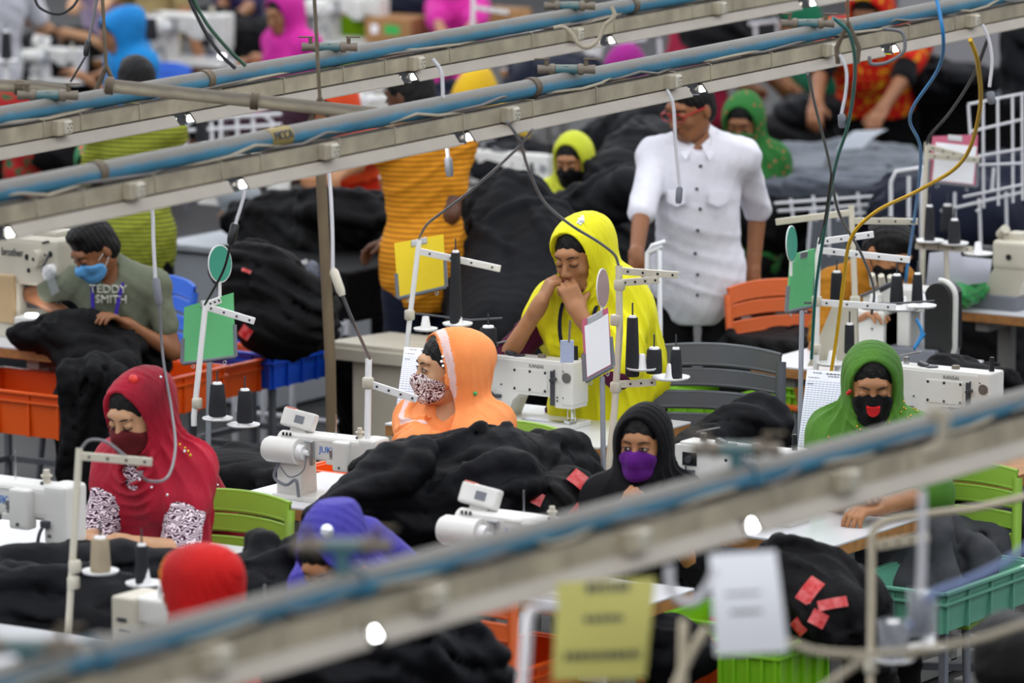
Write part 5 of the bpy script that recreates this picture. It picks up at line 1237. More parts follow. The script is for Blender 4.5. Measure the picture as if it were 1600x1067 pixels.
# ---------------- chairs
def fl(x, y, z=.0): p = P(x, y, z); return Vector((p[0], p[1], 0))
def ct(x, y, yaw, zt=.86):          # chair base from the pixel of its top rail
    p = P(x, y, zt); return Vector((p[0] + .27 * math.sin(yaw), p[1] - .27 * math.cos(yaw), 0))
for lab, x, y, a, m_, sc_ in (('dark grey slatted plastic chair right of the yellow-scarfed woman', 1112, 552, 12, CHG, 1.15), ('orange slatted plastic chair behind the white-shirted man', 1206, 446, 65, CHO, 1.0),
        ('pale green plastic chair of the crimson-scarfed woman', 362, 778, 5, GREENP, 1.0), ('pale green plastic chair of the orange-scarfed woman', 810, 668, 0, GREENP, .95),
        ('pale green plastic chair of the green-scarfed woman', 1492, 730, 10, GREENP, 1.0), ('blue plastic chair of the man in the printed tee', 258, 440, -20, CHB, 1.0), ('orange slatted chair at bottom centre, blurred by the nearest pipe', 690, 900, 20, CHO, 1.0)):
    chair(lab, ct(x, y, D2R(a), .86 * sc_), D2R(a), m_, sc_)
# ---------------- soft goods
TAGR = mat('red_woven_tag', hexc('c4161a'), .35, var=.5, vscale=45, col2=hexc('d86a6a'))
def W3(x, y, z): return P(x, y, z)
heap('long heap of black cloth sloping over the middle table below the orange scarf', [('c', W3(500, 812, .80), W3(620, 745, .92), .05, .10), ('c', W3(600, 765, .84), W3(770, 730, .92), .10, .12), ('c', W3(770, 730, .92), W3(880, 735, .86), .12, .09), ('c', W3(640, 800, .80), W3(780, 770, .88), .1, .1)], BK2, dirv=(-.55, .35, 1.3), wl=.16, amp=.030, seed=3, h=.011, warp=.8)
heap('crumpled black garments with red tags beside the purple-masked woman', [('e', W3(800, 800, .80), (.2, .14, .08)), ('c', W3(740, 800, .82), W3(890, 780, .84), .06, .07), ('e', W3(885, 760, .86), (.07, .08, .06)), ('e', W3(850, 800, .8), (.13, .1, .07))], BK, dirv=(.3, .3, 1), wl=.07, amp=.028, seed=8, h=.0095, warp=1.6, tags=((820, 762, .11, .045, -.4, TAGR), (790, 745, .08, .02, -.1, TAGR), (912, 750, .08, .05, -.7, TAGR), (740, 793, .07, .03, .3, TAGR), (890, 790, .05, .03, .8, TAGR), (845, 800, .05, .02, 0, TAGR)))
heap('black cloth spread over the left sewing table in front of the crimson-scarfed woman', [('c', W3(-30, 905, .79), W3(180, 890, .82), .09, .08), ('c', W3(120, 890, .80), W3(300, 895, .82), .08, .06), ('c', W3(30, 950, .76), W3(200, 960, .74), .12, .10), ('c', W3(-20, 1000, .68), W3(160, 990, .70), .10, .09), ('c', W3(300, 930, .82), W3(420, 880, .86), .06, .05)], BK2, dirv=(-.2, .3, 1.2), wl=.15, amp=.032, seed=11, h=.012, warp=.9)
heap('dark cloth on the table between the crimson and violet scarves', [('c', W3(360, 930, .82), W3(470, 880, .90), .07, .06), ('c', W3(430, 960, .78), W3(560, 940, .8), .07, .06)], BK2, dirv=(-.5, .3, 1), wl=.12, amp=.025, seed=14, h=.012)
heap('black garments heaped in the blue crate', [('e', W3(440, 505, .79), (.20, .17, .12)), ('e', W3(415, 450, .92), (.17, .14, .17)), ('c', W3(380, 425, .98), W3(470, 480, .85), .11, .12), ('e', W3(395, 410, 1.0), (.11, .09, .07))], BK, dirv=(.2, .4, 1), wl=.10, amp=.03, seed=21, h=.012, warp=1.3, tags=((386, 412, .04, .014, -.4, TAGR), (376, 525, .05, .05, -.6, TAGR)))
heap('black fabric hanging in long folds behind the yellow-scarfed woman', [('c', W3(800, 350, 1.02), W3(790, 540, .62), .20, .24), ('c', W3(850, 380, .98), W3(850, 540, .62), .16, .2), ('c', W3(760, 350, 1.0), W3(745, 470, .75), .12, .14)], BK3, dirv=(1, .25, .2), wl=.12, amp=.025, seed=23, h=.014, warp=.9)
heap('tall heap of dark garments between the far yellow-scarfed girl and the white-shirted man', [('e', Q(978, 330, 355), (.26, .2, .22)), ('c', Q(960, 290, 358), Q(1025, 225, 352), .15, .11), ('c', Q(995, 380, 358), Q(965, 440, 362), .22, .2), ('c', W3(900, 330, 1.0), W3(980, 300, 1.1), .08, .10)], BK2, dirv=(.6, .3, .8), wl=.12, amp=.03, seed=25, h=.014, warp=1.4)
heap('dark garments in lime crate with red tags at lower right', [('e', W3(1265, 930, .72), (.16, .16, .13)), ('c', W3(1230, 890, .80), W3(1300, 960, .7), .09, .1), ('e', W3(1330, 950, .66), (.1, .12, .12)), ('c', W3(1350, 1000, .55), W3(1360, 1060, .4), .06, .07)], BK, dirv=(.6, .2, .9), wl=.09, amp=.028, seed=31, h=.0095, warp=1.3, tags=((1265, 910, .085, .05, .9, TAGR), (1305, 930, .09, .032, .2, TAGR), (1283, 966, .05, .045, -.5, TAGR), (1240, 985, .05, .05, .9, TAGR)))
heap('grey garment panels standing in the sea-green crate', [('e', Q(1405, 862, 482), (.15, .05, .14), .2), ('b', Q(1515, 868, 478), (.09, .1, .06), .1), ('b', Q(1462, 866, 480), (.04, .1, .10), .3), ('e', Q(1420, 905, 482), (.14, .12, .05))], mat('dark_grey_twill', hexc('3a3b40'), .85, bump=.3, bscale=30, var=.15), dirv=(1, .3, .5), wl=.2, amp=.012, seed=33, h=.011)
heap('black garments on the table in front of the man in the printed tee', [('c', W3(40, 528, .80), W3(130, 520, .83), .05, .075), ('c', W3(100, 518, .83), W3(205, 530, .80), .075, .055), ('e', W3(150, 560, .74), (.18, .12, .09)), ('e', W3(220, 560, .70), (.10, .1, .09))], BK, dirv=(.3, .4, 1), wl=.08, amp=.022, seed=41, h=.0105, warp=1.3)
heap('long black cloth hanging to the floor left of the crimson-scarfed woman', [('b', Q(150, 690, 414), (.10, .04, .27), YAW), ('c', Q(118, 590, 414), Q(190, 578, 412), .05, .07), ('c', Q(118, 600, 414), Q(112, 760, 414), .05, .05), ('c', Q(180, 600, 412), Q(190, 720, 414), .06, .05)], BK, dirv=(1, .3, .08), wl=.14, amp=.018, seed=43, h=.012, warp=.6)
heap('black garments lying on the dark bench left of the orange-striped man', [('c', W3(430, 345, .92), W3(560, 345, .95), .12, .12), ('c', W3(500, 330, 1.0), W3(600, 350, .95), .08, .09), ('c', W3(420, 380, .82), W3(500, 400, .8), .14, .12), ('e', W3(400, 350, .85), (.14, .1, .09))], BK, dirv=(.3, .3, 1), wl=.12, amp=.028, seed=45, h=.014, warp=1.3)
heap('dark cloth hanging beside the crate stand in the middle of the hall', [('c', W3(535, 560, .55), W3(570, 660, .25), .07, .09)], BK, dirv=(1, .2, .1), wl=.1, amp=.02, seed=47, h=.014)
heap('dark trousers piled right of the dark slatted chair', [('c', W3(1085, 700, .78), W3(1180, 665, .84), .06, .09), ('e', W3(1110, 725, .74), (.15, .1, .06)), ('e', W3(1165, 680, .8), (.1, .1, .09))], BK2, dirv=(.2, .4, 1), wl=.13, amp=.018, seed=49, h=.0105)
heap('black garment over the back of the right-hand table', [('c', W3(1480, 590, .80), W3(1560, 600, .76), .07, .07), ('e', W3(1540, 620, .7), (.12, .1, .1))], BK, dirv=(.2, .4, 1), wl=.1, amp=.015, seed=51, h=.012)
heap('dark cloth under the nearest pipe at bottom centre', [('c', Q(600, 1015, 585), Q(720, 1040, 575), .13, .11), ('c', Q(420, 1050, 590), Q(600, 1040, 585), .12, .12)], BK2, dirv=(-.2, .3, 1), wl=.12, amp=.03, seed=53, h=.014)
heap('dark garment in the orange crate right of the yellow sign', [('c', W3(1010, 1010, .56), W3(1080, 1030, .52), .06, .06), ('e', W3(1030, 995, .58), (.1, .1, .05))], BK3, dirv=(-.2, .3, 1), wl=.12, amp=.015, seed=55, h=.012)
# ================================================================ people, near and middle
def chiffon(name, h, h2=None, **k): return mat(name, hexc(h),   .7, 0, .5, 60, .14, 4, sheen=.04, col2=hexc(h2) if h2 else None, spec=.25, aniso=(1, 1, .22), **k)
GEM = mat('clear_gem', hexc('e8eef4'), .1, .6); GOLD = mat('gold_sequin', hexc('d8b040'), .25, .9)
def gem_dots(s, pts, r, m, name='sequin', part=None):
    """little beads set on the drape, found by the pixel they show at"""
    ob = part or s.sc; me = ob.data; n = len(me.vertices); co = np.empty(n * 3, np.float32); me.vertices.foreach_get('co', co); co = co.reshape(-1, 3) @ s.Rw.T + s.root
    for (x, y) in pts:
        d = _dir(x, y); L = (co - CAM) @ d / (d @ d); off = np.linalg.norm(co - CAM - L[:, None] * d, axis=1); ok = off < .012
        if not ok.any(): continue
        i = np.where(ok)[0][np.argmin(L[ok])]; q = Vector(co[i]) + (Vector(CAM) - Vector(co[i])).normalized() * .003
        b = MB(); b.ball(q, r, 5, (1, .8, 1)); b.build(name, m, s.T)
def crimson_extra(s):
    gem_dots(s, [(205, 588)], .016, mat('red_hair_clip', hexc('e0382c'), .3), 'hair_clip')
    gem_dots(s, [(259, 768), (214, 746), (238, 767), (285, 700), (255, 586), (246, 884), (345, 760)], .005, GEM)
    gem_dots(s, [(283, 690), (289, 695), (294, 700), (299, 706)], .006, GOLD, 'bead')
person(label='person in crimson headscarf and dark red mask bending over a sewing machine', head=(213, 648, 1.17), yaw=2, hyaw=-4, hpitch=20, S=1.0, lean=14, tone='fair', gaze='down', seed=3,
       top=pat('zigzag_print', [hexc('e8d8e0'), hexc('3c1430')], 'wave', 34, .42, dist=14, soft=.08), sleeve=.95, sflare=.008,
       scarf=dict(mat=chiffon('crimson_chiffon', 'b0102f', '7c0a20'), drop=.40, arms=(.38, .3), back=.03, amp=.011, skew=.1, vneck=True, extra=[((298, 735, 486), (362, 850, 482), .075, .06)]),
       mask=cloth('dark_red_mask_cloth', hexc('5a1a1e')), hands=((186, 848, .83), (136, 842, .83)), after=crimson_extra)
def orange_extra(s):
    b = MB(); u = s.Rh
    at = lambda *q: Vector((s.H + s.Rh @ np.array(q)) * s.S)
    for a in range(6): c = at(.079, -.030 + .010 * math.cos(a * 1.05), .040 + .018 * math.sin(a * 1.05)); b.ball(c, .006, 4)
    b.ball(at(.081, -.03, .04), .006, 4)
    me = bpy.data.meshes.new('hair_clip'); me.from_pydata(b.v, [], b.f); link('hair_clip', me, s.T, GEM)
    gem_dots(s, [(748, 616)], .008, mat('green_gem', hexc('3fa860'), .2), 'brooch')
person(label='person in orange headscarf with white border and patterned mask, looking left', head=(697, 576, 1.17), yaw=8, hyaw=-46, hpitch=2, S=.98, lean=6, tone='fair', gaze='open', gx=-.004, seed=5,
       top=chiffon('orange_cotton', 'f0965a', 'e58545'), sleeve=.9, sflare=.03, fringe=-.02,
       scarf=dict(mat=chiffon('orange_chiffon', 'f59a5c', 'ee8a48'), border=chiffon('pale_pink_border', 'e8c8c4'), border_w=.30, edge=1.10, drop=.36, arms=(.75, .7), back=.035, amp=.010, open=(.10, .150, -.02), oy=(-.085, .105), vneck=True),
       mask=pat('speckled_mask_cloth', [hexc('e8dcdc'), hexc('4a1018')], 'noise', 70, .5, dist=3, soft=.02), loop=mat('orange_ribbon', hexc('e8641c'), .6), hands=((690, 770, .86), (650, 775, .86)), after=orange_extra)
def yellow_extra(s):
    gem_dots(s, [(909, 340)], .013, GEM, 'brooch'); gem_dots(s, [(905, 338), (913, 338), (909, 334), (909, 346), (904, 343), (914, 343)], .006, GEM, 'brooch_petal')
    t = s.T; b = MB(); b.box(Q(886, 549, 476), (.045, .006, .075), .004, Rz3(YAW)); b.build('name_tag', mat('tag_plastic', hexc('b8c4e0'), .3), t); b = MB(); b.tube([Q(891, 500, 477), Q(889, 535, 477)], .004); b.build('tag_clip', BRASS, t)
YC = chiffon('yellow_chiffon', 'e6e01a', 'd2cc10')
person(label='person in bright yellow headscarf standing and holding both hands to the mouth', head=(905, 400, 1.34), yaw=14, hyaw=-14, hpitch=16, hroll=-4, S=1.02, lean=10, tone='mid', gaze='down', seed=7, pose='stand', fem=True,
       top=cloth('plum_cloth', hexc('4a1430')), sleeve=1.0, hem=.45, legs=cloth('plum_cloth', hexc('4a1430')),
       scarf=dict(mat=YC, drop=.50, arms=(.85, .25), back=.05, amp=.010, g=.026, skew=-.35, extra=[((965, 450, 438), (1010, 590, 434), .09, .085), ((1000, 520, 434), (1033, 625, 430), .055, .03)]),
       hands=({'h': (.055, -.150, -.150)}, {'h': (-.095, -.165, -.120)}), elbow=((.5, -.25, -1), (-.7, -.3, -1)),
       hand=({'dir': (-.45, .1, .9), 'palm': (-.5, .8, -.1), 'curl': .9}, {'dir': (.40, .25, .9), 'palm': (.7, .6, -.2), 'curl': 1.0}), lanyard=NAVY, lanyard_path=((.06, .0, .03), (.062, -.13, -.02), (.05, -.185, -.12), (.0, -.205, -.25)), after=yellow_extra)
person(label='person in black headscarf and purple mask with a hand raised to the chest', head=(1003, 695, 1.08), yaw=24, hyaw=-8, hpitch=4, S=.90, lean=4, tone='mid', gaze='open', gx=-.002, seed=9,
       top=cloth('black_tunic', hexc('09090c')), sleeve=1.2, scarf=dict(mat=cloth('black_scarf', hexc('0b0b0f'), .8), drop=.40, arms=(.8, .8), back=.03, amp=.009, g=.024),
       mask=cloth('purple_mask_cloth', hexc('5a1a78')), mask_top=.002, hands=((1040, 820, .86), {'h': (-.01, -.19, -.225)}), hand=({}, {'dir': (.25, .1, .95), 'palm': (.5, .8, 0), 'curl': 1.1}), lanyard=mat('violet_ribbon', hexc('3b38b0'), .6))
GC = chiffon('green_chiffon', '54882a', '3e6a20')
def green_extra(s):
    rs = random.Random(3); gem_dots(s, [(1421 + rs.uniform(-9, 12), 620 + rs.uniform(0, 30)) for _ in range(9)] + [(1433, 637), (1427, 645), (1420, 648), (1294, 678), (1296, 686), (1293, 690), (1341, 661), (1346, 667), (1383, 650), (1387, 655), (1352, 643), (1380, 665)], .0042, GOLD)
    gem_dots(s, [(1320, 617), (1327, 615), (1438, 606), (1445, 606)], .0075, mat('red_bead', hexc('c01818'), .25), 'red_bead')
    b = MB(); at = lambda *q: Vector((s.H + s.Rh @ np.array(q)) * s.S)
    o2 = [(-.022, -.020), (.022, -.020)] + [(.022 * math.cos(a), -.028 + .026 * math.sin(a)) for a in [-PI * k / 10 for k in range(11)]]
    n = len(o2); b._add([at(x, -.112, z) for x, z in o2] + [at(x, -.1350 + 6 * x * x + (.10 * (-.022 - z) if z < -.022 else 0), z) for x, z in o2], [list(range(n)), list(range(2 * n - 1, n - 1, -1))] + [[i, (i + 1) % n, (i + 1) % n + n, i + n] for i in range(n)])
    me = bpy.data.meshes.new('mask_patch'); me.from_pydata(b.v, [], b.f); o = link('mask_patch', me, s.T, RED); o['label'] = 'red patch on the black mask'
person(label='person in green headscarf with gold sequins and a black mask with red patch', head=(1363, 601, 1.14), yaw=28, hyaw=3, hpitch=16, S=1.0, lean=10, tone='mid', gaze='down', seed=11,
       top=GC, sleeve=.75, scarf=dict(mat=GC, drop=.46, arms=(.95, .85), back=.02, amp=.011, g=.028), mask=cloth('black_mask_cloth', hexc('09090b')), mask_top=.006,
       hands=((1372, 792, .80), (1330, 775, .82)), elbow=((1, .3, -.4), (-.5, .35, -1)), lanyard=NAVY, lanyard_path=((.06, .0, .03), (.066, -.13, -.02), (.05, -.19, -.12), (.0, -.205, -.25)), after=green_extra)
VIO = chiffon('violet_chiffon', '4a3fa8', '33308a')
def vio_extra(s): gem_dots(s, [(510, 824)], .022, GEM, 'brooch'); gem_dots(s, [(573, 890)], .009, mat('pink_bead', hexc('e06a90'), .3), 'bead')
person(label='person in violet headscarf bent low over the work, blurred by the nearest pipe', head=(512, 872, 1.0), yaw=6, hyaw=0, hpitch=40, S=.92, lean=38, tone='mid', gaze='down', seed=13,
       top=cloth('black_tunic', hexc('09090c')), sleeve=1.0, scarf=dict(mat=VIO, drop=.30, arms=(.8, .5), back=.06, amp=.010, g=.026, extra=[((565, 850, 540), (625, 895, 535), .09, .08)]), hands=((520, 985, .83), (486, 968, .83)), after=vio_extra)
RS = chiffon('scarlet_chiffon', 'd41410', 'b00c10')
person(label='person in bright red headscarf with orange edge, seen from behind at lower left', head=(300, 918, 1.17), yaw=-70, hyaw=-20, hpitch=10, S=.86, lean=10, tone='mid', gaze='down', seed=15,
       top=cloth('black_tunic', hexc('09090c')), sleeve=1.4, scarf=dict(mat=RS, drop=.30, arms=(.5, .6), back=.05, amp=.008, half=((0, -1, .12), .058, mat('amber_chiffon', hexc('e0861a'), .7))), hands=((180, 1010, .85), (200, 1030, .85)))
# ---------------- men
def surf_pt(s, part, x, y):
    me = part.data; n = len(me.vertices); co = np.empty(n * 3, np.float32); me.vertices.foreach_get('co', co); co = co.reshape(-1, 3) @ s.Rw.T + s.root
    d = _dir(x, y); L = (co - CAM) @ d / (d @ d); off = np.linalg.norm(co - CAM - L[:, None] * d, axis=1); ok = off < .015
    return co[np.where(ok)[0][np.argmin(L[ok])]] if ok.any() else None
def tee_text(s):
    t = s.T; tm = mat('tee_print', hexc('c8cabd'), .8)
    for w, x, y, sz in (('TEDDY', 166, 449, .046), ('SMITH', 170, 471, .045)):
        q = surf_pt(s, s.shirt, x, y)
        if q is None: continue
        q = q + (CAM - q) / np.linalg.norm(CAM - q) * .012
        M = Matrix.Translation(Vector(q)) @ Matrix.Rotation(s.yaw + .12, 4, 'Z') @ Matrix.Rotation(D2R(s.o['lean']) * .6, 4, 'X') @ Matrix.Rotation(PI / 2, 4, 'X'); text(w, sz, tm, t, M, 'printed_lettering', .004)
person(label='person in sage printed tee with blue face mask and lanyard at the left machine', head=(148, 390, 1.14), yaw=18, hyaw=-42, hpitch=36, S=.93, lean=18, shw=.168, tone='tan', fem=False, seed=21, gaze='down',
       top=cloth('sage_cotton', hexc('6f7462')), sleeve=.62, crease=.007, mask=cloth('blue_surgical_mask', hexc('5fa0d8')), loop=WHITEP, hands=((200, 508, .86), (118, 500, .84)), lanyard=cloth('violet_lanyard', hexc('3c2a98')), after=tee_text)
def stripes(name, a, b, sc=14, **k): return pat(name, [a, b], 'wave', sc, k.get('thr', .72), dist=.6, soft=.05)
person(label='person in lime and grey striped tee standing behind the man in the printed tee', head=(213, 135, 1.56), yaw=200, hyaw=30, hpitch=15, S=1.0, lean=8, pose='stand', fem=False, tone='dark', seed=23,
       top=stripes('lime_striped_jersey', hexc('92982c'), hexc('4e5a22'), 17), sleeve=.9, hem=.24, legs=BK, hands=(({'h': (.0, -.3, -.45)}), ({'h': (.1, -.3, -.55)})))
person(label='person in mustard and orange striped tee, back turned, standing at the dark bench', head=(640, 150, 1.58), yaw=-128, hyaw=35, hpitch=18, S=1.06, lean=5, pose='stand', fem=False, tone='dark', seed=25,
       top=stripes('mustard_striped_jersey', hexc('d8901a'), hexc('a86410'), 15, thr=.7), sleeve=.62, hem=.20, legs=NAVY, hands=((735, 330, 1.05), (612, 372, 1.0)), elbow=((.6, .5, -1), (-.6, .9, -.6)))
def shirt_extra(s):
    t = s.T; at = lambda *q: Vector((s.N + s.Rt @ np.array(q)) * s.S)
    for k in range(7):
        z = -.06 - k * .085; y = -.148 - (.02 if k > 2 else 0); me = None
        gem_dots(s, [px(np.array(world_of(t) @ at(.004, y, z)))[:2]], .0075, DGREY, 'button', s.shirt)
    wm = s.shirt.data.materials[0]
    for x in (1, -1):
        b = MB(); b._add([at(x * .012, -.075, .005), at(x * .072, -.02, .055), at(x * .085, -.035, .012), at(x * .045, -.115, -.045)], [[0, 1, 2, 3]]); 
        b._add([at(x * .012, -.083, .005), at(x * .074, -.028, .057), at(x * .088, -.043, .012), at(x * .046, -.127, -.047)], [[0, 1, 2, 3]])
        me = bpy.data.meshes.new('collar'); me.from_pydata(b.v, [], b.f); link('collar', me, t, wm)
        q = [at(x * .045, -.143, -.16), at(x * .115, -.125, -.16), at(x * .115, -.132, -.205), at(x * .08, -.148, -.222), at(x * .045, -.152, -.205)]
        b = MB(); n = len(q); b._add(q + [p + Vector((0, -.009, 0)) for p in q], [list(range(n)), list(range(2 * n - 1, n - 1, -1))] + [[i, (i + 1) % n, (i + 1) % n + n, i + n] for i in range(n)])
        me = bpy.data.meshes.new('pocket_flap'); me.from_pydata(b.v, [], b.f); link('pocket_flap', me, t, wm)
    hd = lambda *q: Vector((s.H + s.Rh @ np.array(q)) * s.S); b = MB(); b.tube([hd(.078, .01, .01), hd(.070, -.06, .012), hd(.06, -.098, .012)], .0035, 6); b.tube([hd(-.078, .01, .01), hd(-.070, -.06, .012), hd(-.06, -.098, .012)], .0035, 6)
    for x in (1, -1): b.tube([hd(x * .033 + .025 * math.cos(a), -.104 + .006 * abs(math.cos(a)), .004 + .017 * math.sin(a)) for a in [2 * PI * k / 14 for k in range(15)]], .0028, 6)
    b.tube([hd(-.009, -.108, .008), hd(.009, -.108, .008)], .0025, 6)
    me = bpy.data.meshes.new('glasses'); me.from_pydata(b.v, [], b.f); link('glasses', me, t, mat('red_glasses', hexc('a01c24'), .3))
person(label='person in white button shirt with red-framed glasses standing with arms down', head=(1078, 170, 1.58), yaw=30, hyaw=-42, hpitch=18, S=1.06, lean=2, pose='stand', fem=False, tone='tan', beard=False, belly=.018, seed=27, shw=.165,
       top=cloth('white_shirt_cotton', hexc('dcdce6'), var=.04), sleeve=.98, crease=.005, hem=.20, legs=cloth('black_trouser_cloth', hexc('0c0c0e')), hands=((1176, 432, 0, 382), (994, 404, 0, 392)), elbow=((.35, .9, -.1), (-.35, .9, -.1)), hand=({'curl': 1.1, 'dir': (0, -.1, -1)}, {'curl': .8, 'dir': (.2, -.2, -1)}), after=shirt_extra)
person(label='person in mustard shirt with short black hair bending over the overlock machine', head=(1388, 392, 1.12), yaw=62, hyaw=10, hpitch=38, S=1.0, lean=26, tone='mid', fem=False, seed=29, gaze='down',
       top=cloth('mustard_shirt_cotton', hexc('a06a1c')), sleeve=.8, mask=cloth('black_mask_cloth', hexc('09090b')), hands=((1390, 500, .88), (1340, 505, .88)))
# ---------------- further rows
person(label='person in lemon yellow headscarf with black mask seated in the row behind', head=(893, 252, 1.16), yaw=20, hyaw=-6, hpitch=14, S=.88, lean=6, tone='mid', gaze='down', lod=1.3, seed=31,
       top=cloth('black_tunic', hexc('09090c')), sleeve=1.2, scarf=dict(mat=chiffon('lemon_chiffon', 'd3d83a', 'bcc42c'), drop=.42, arms=(.5, .5), back=.03, g=.026), mask=cloth('black_mask_cloth', hexc('09090b')), hands=((850, 330, .86), (835, 335, .86)))
FLO = pat('floral_green_print', [hexc('b8604a'), hexc('2c6e30')], 'voronoi', 30, .22, soft=.05)
person(label='person in green floral headscarf and matching mask behind the white-shirted man', head=(1160, 192, 1.18), yaw=26, hyaw=-8, hpitch=20, S=.96, lean=8, tone='tan', gaze='down', lod=1.3, seed=33,
       top=FLO, sleeve=1.0, scarf=dict(mat=FLO, drop=.5, arms=(.9, .9), back=.04, g=.026), mask=cloth('green_mask_cloth', hexc('3a6a38')), hands=((1165, 300, .86), (1130, 295, .86)))
RY = pat('red_yellow_print', [hexc('c8140c'), hexc('e0a01c')], 'noise', 9, .60, dist=3, soft=.05)
person(label='person in red and yellow patterned shawl leaning over a cloth-covered table', head=(1358, 15, 1.38), yaw=24, hyaw=-8, hpitch=35, S=1.2, lean=30, shw=.17, pose='stand', tone='tan', lod=1.3, seed=35,
       top=cloth('black_tunic', hexc('09090c')), sleeve=.95, hem=.5, legs=BK, scarf=dict(mat=RY, drop=.38, arms=(.5, .45), back=.05, amp=.009, g=.04), hands=((1352, 232, 0, 303), (1258, 222, 0, 303)), elbow=((1, .1, -.3), (-1, .1, -.3)))
person(label='person in bright blue headscarf seated at the upper left', head=(182, 52, 1.14), yaw=-18, hyaw=-15, hpitch=24, S=.92, lean=14, tone='mid', lod=1.5, seed=37,
       top=pat('blue_floral_print', [hexc('8fb4d8'), hexc('2f6fb4')], 'noise', 14, .5), sleeve=1.0, scarf=dict(mat=chiffon('sky_blue_chiffon', '1c8fd8', '1478c0'), drop=.42, arms=(.5, .3), back=.06, extra=[((200, 55, 281), (232, 105, 278), .11, .06)]), hands=((150, 118, .86), (130, 120, .86)))
MG = chiffon('magenta_chiffon', 'd82aa0', 'b81c88')
person(label='person in magenta headscarf left of the hanging brass valve', head=(440, 22, 1.16), yaw=-10, hyaw=0, hpitch=16, S=.94, lean=8, tone='mid', lod=1.5, seed=39, top=MG, sleeve=1.0, scarf=dict(mat=MG, drop=.5, arms=(.8, .8), back=.04), hands=((420, 100, .86), (400, 100, .86)))
person(label='person in magenta headscarf at the top edge above the furthest pipe', head=(712, -32, 1.16), yaw=20, hpitch=10, S=.94, lean=6, tone='mid', lod=1.5, seed=41, top=MG, sleeve=1.0, scarf=dict(mat=MG, drop=.5, arms=(.8, .8), back=.04), hands=((725, 60, .86), (690, 60, .86)))
YL = chiffon('golden_yellow_chiffon', 'e0b81a', 'd0a410')
person(label='person in golden yellow headscarf mostly behind the middle pipe', head=(738, 160, 1.12), yaw=-5, hpitch=45, S=.95, lean=35, tone='tan', lod=1.5, seed=43, top=YL, sleeve=1.0, scarf=dict(mat=YL, drop=.42, arms=(.9, .5), back=.05), hands=((740, 240, .86), (720, 240, .86)))
OR = cloth('flame_red_cloth', hexc('d42c10'))
person(label='person in flame red tunic reaching left behind the brown steel post', head=(520, 172, 1.16), yaw=-6, hpitch=25, S=1.0, lean=12, tone='mid', lod=1.4, seed=45, top=OR, sleeve=.7, scarf=dict(mat=chiffon('flame_orange_chiffon', 'e04a1c'), drop=.2, arms=(.3, .3), back=.03), hands=((500, 300, .88), (470, 300, .86)))
RP = pat('red_floral_print', [hexc('c03038'), hexc('d88060'), hexc('3a7a50')], 'voronoi', 26, .2, soft=.04)
person(label='person in red floral headscarf half hidden behind the middle pipe at left', head=(148, 258, 1.10), yaw=20, hpitch=30, S=.92, lean=14, tone='tan', lod=1.4, seed=47, top=cloth('black_tunic', hexc('09090c')), sleeve=1.0, scarf=dict(mat=RP, drop=.25, arms=(.3, .3)), hands=((150, 330, .86), (110, 330, .86)))
person(label='person in dark red patterned headscarf at the left edge behind the furthest pipe', head=(10, 180, 1.12), yaw=-30, hpitch=20, S=.92, lean=14, tone='tan', lod=1.5, seed=49, top=RP, sleeve=1.0, scarf=dict(mat=pat('red_green_print', [hexc('a01c20'), hexc('2a5a3a')], 'noise', 12, .56), drop=.3, arms=(.5, .5)), hands=((10, 240, .86), (-20, 240, .86)))
person(label='person in white robe leaning over a table in the top left corner', head=(12, -62, 1.38), yaw=60, hpitch=30, S=1.1, lean=22, pose='stand', fem=False, tone='fair', lod=1.6, seed=51, top=cloth('white_robe_cotton', hexc('dedfe4'), var=.05), sleeve=.7, hem=.4, hands=((132, 58, .88), (110, 62, .86)), legs=cloth('white_robe_cotton', hexc('dedfe4')))
person(label='person in pale lavender shirt beside the bright blue headscarf', head=(150, -78, 1.35), yaw=10, hpitch=20, S=1.0, lean=10, pose='stand', fem=False, tone='fair', lod=1.6, seed=53, top=cloth('lavender_cotton', hexc('b8a4c4')), sleeve=.6, hem=.3, hands=((122, 60, .95), (100, 50, .95)), legs=BK)
person(label='person in khaki shirt at the top edge right of the blue headscarf', head=(262, -112, 1.5), yaw=170, hpitch=10, S=1.05, lean=8, pose='stand', fem=False, tone='mid', lod=1.6, seed=55, top=cloth('khaki_cotton', hexc('a08c60')), sleeve=.8, hem=.2, hands=(None, None), legs=BK2)
person(label='person in dark violet top reaching across a table at the top edge', head=(350, -50, 1.16), yaw=-20, hpitch=25, S=1.0, lean=16, fem=True, tone='tan', lod=1.6, seed=57, top=cloth('dark_violet_cloth', hexc('2c2450')), sleeve=.6, hands=((355, 56, .86), (318, 62, .86)), scarf=dict(mat=cloth('dark_violet_cloth', hexc('2c2450')), drop=.3, arms=(.4, .4)))
person(label='person in lime top at the top edge behind the cardboard box', head=(545, -55, 1.16), yaw=0, hpitch=15, S=.95, lean=8, tone='fair', lod=1.8, seed=59, top=chiffon('lime_chiffon', '9ccc20'), sleeve=.8, scarf=dict(mat=MATS['lime_chiffon'], drop=.5, arms=(.6, .6)), hands=((560, 25, .86), (520, 25, .86)))
person(label='person in dark red top seen between the two upper pipes', head=(1110, 5, 1.12), yaw=180, hpitch=10, S=1.0, lean=10, tone='mid', lod=1.6, seed=61, top=cloth('wine_red_cloth', hexc('9c2440')), sleeve=.8, scarf=dict(mat=cloth('wine_red_cloth', hexc('9c2440')), drop=.45, arms=(.6, .6)), hands=(None, None))
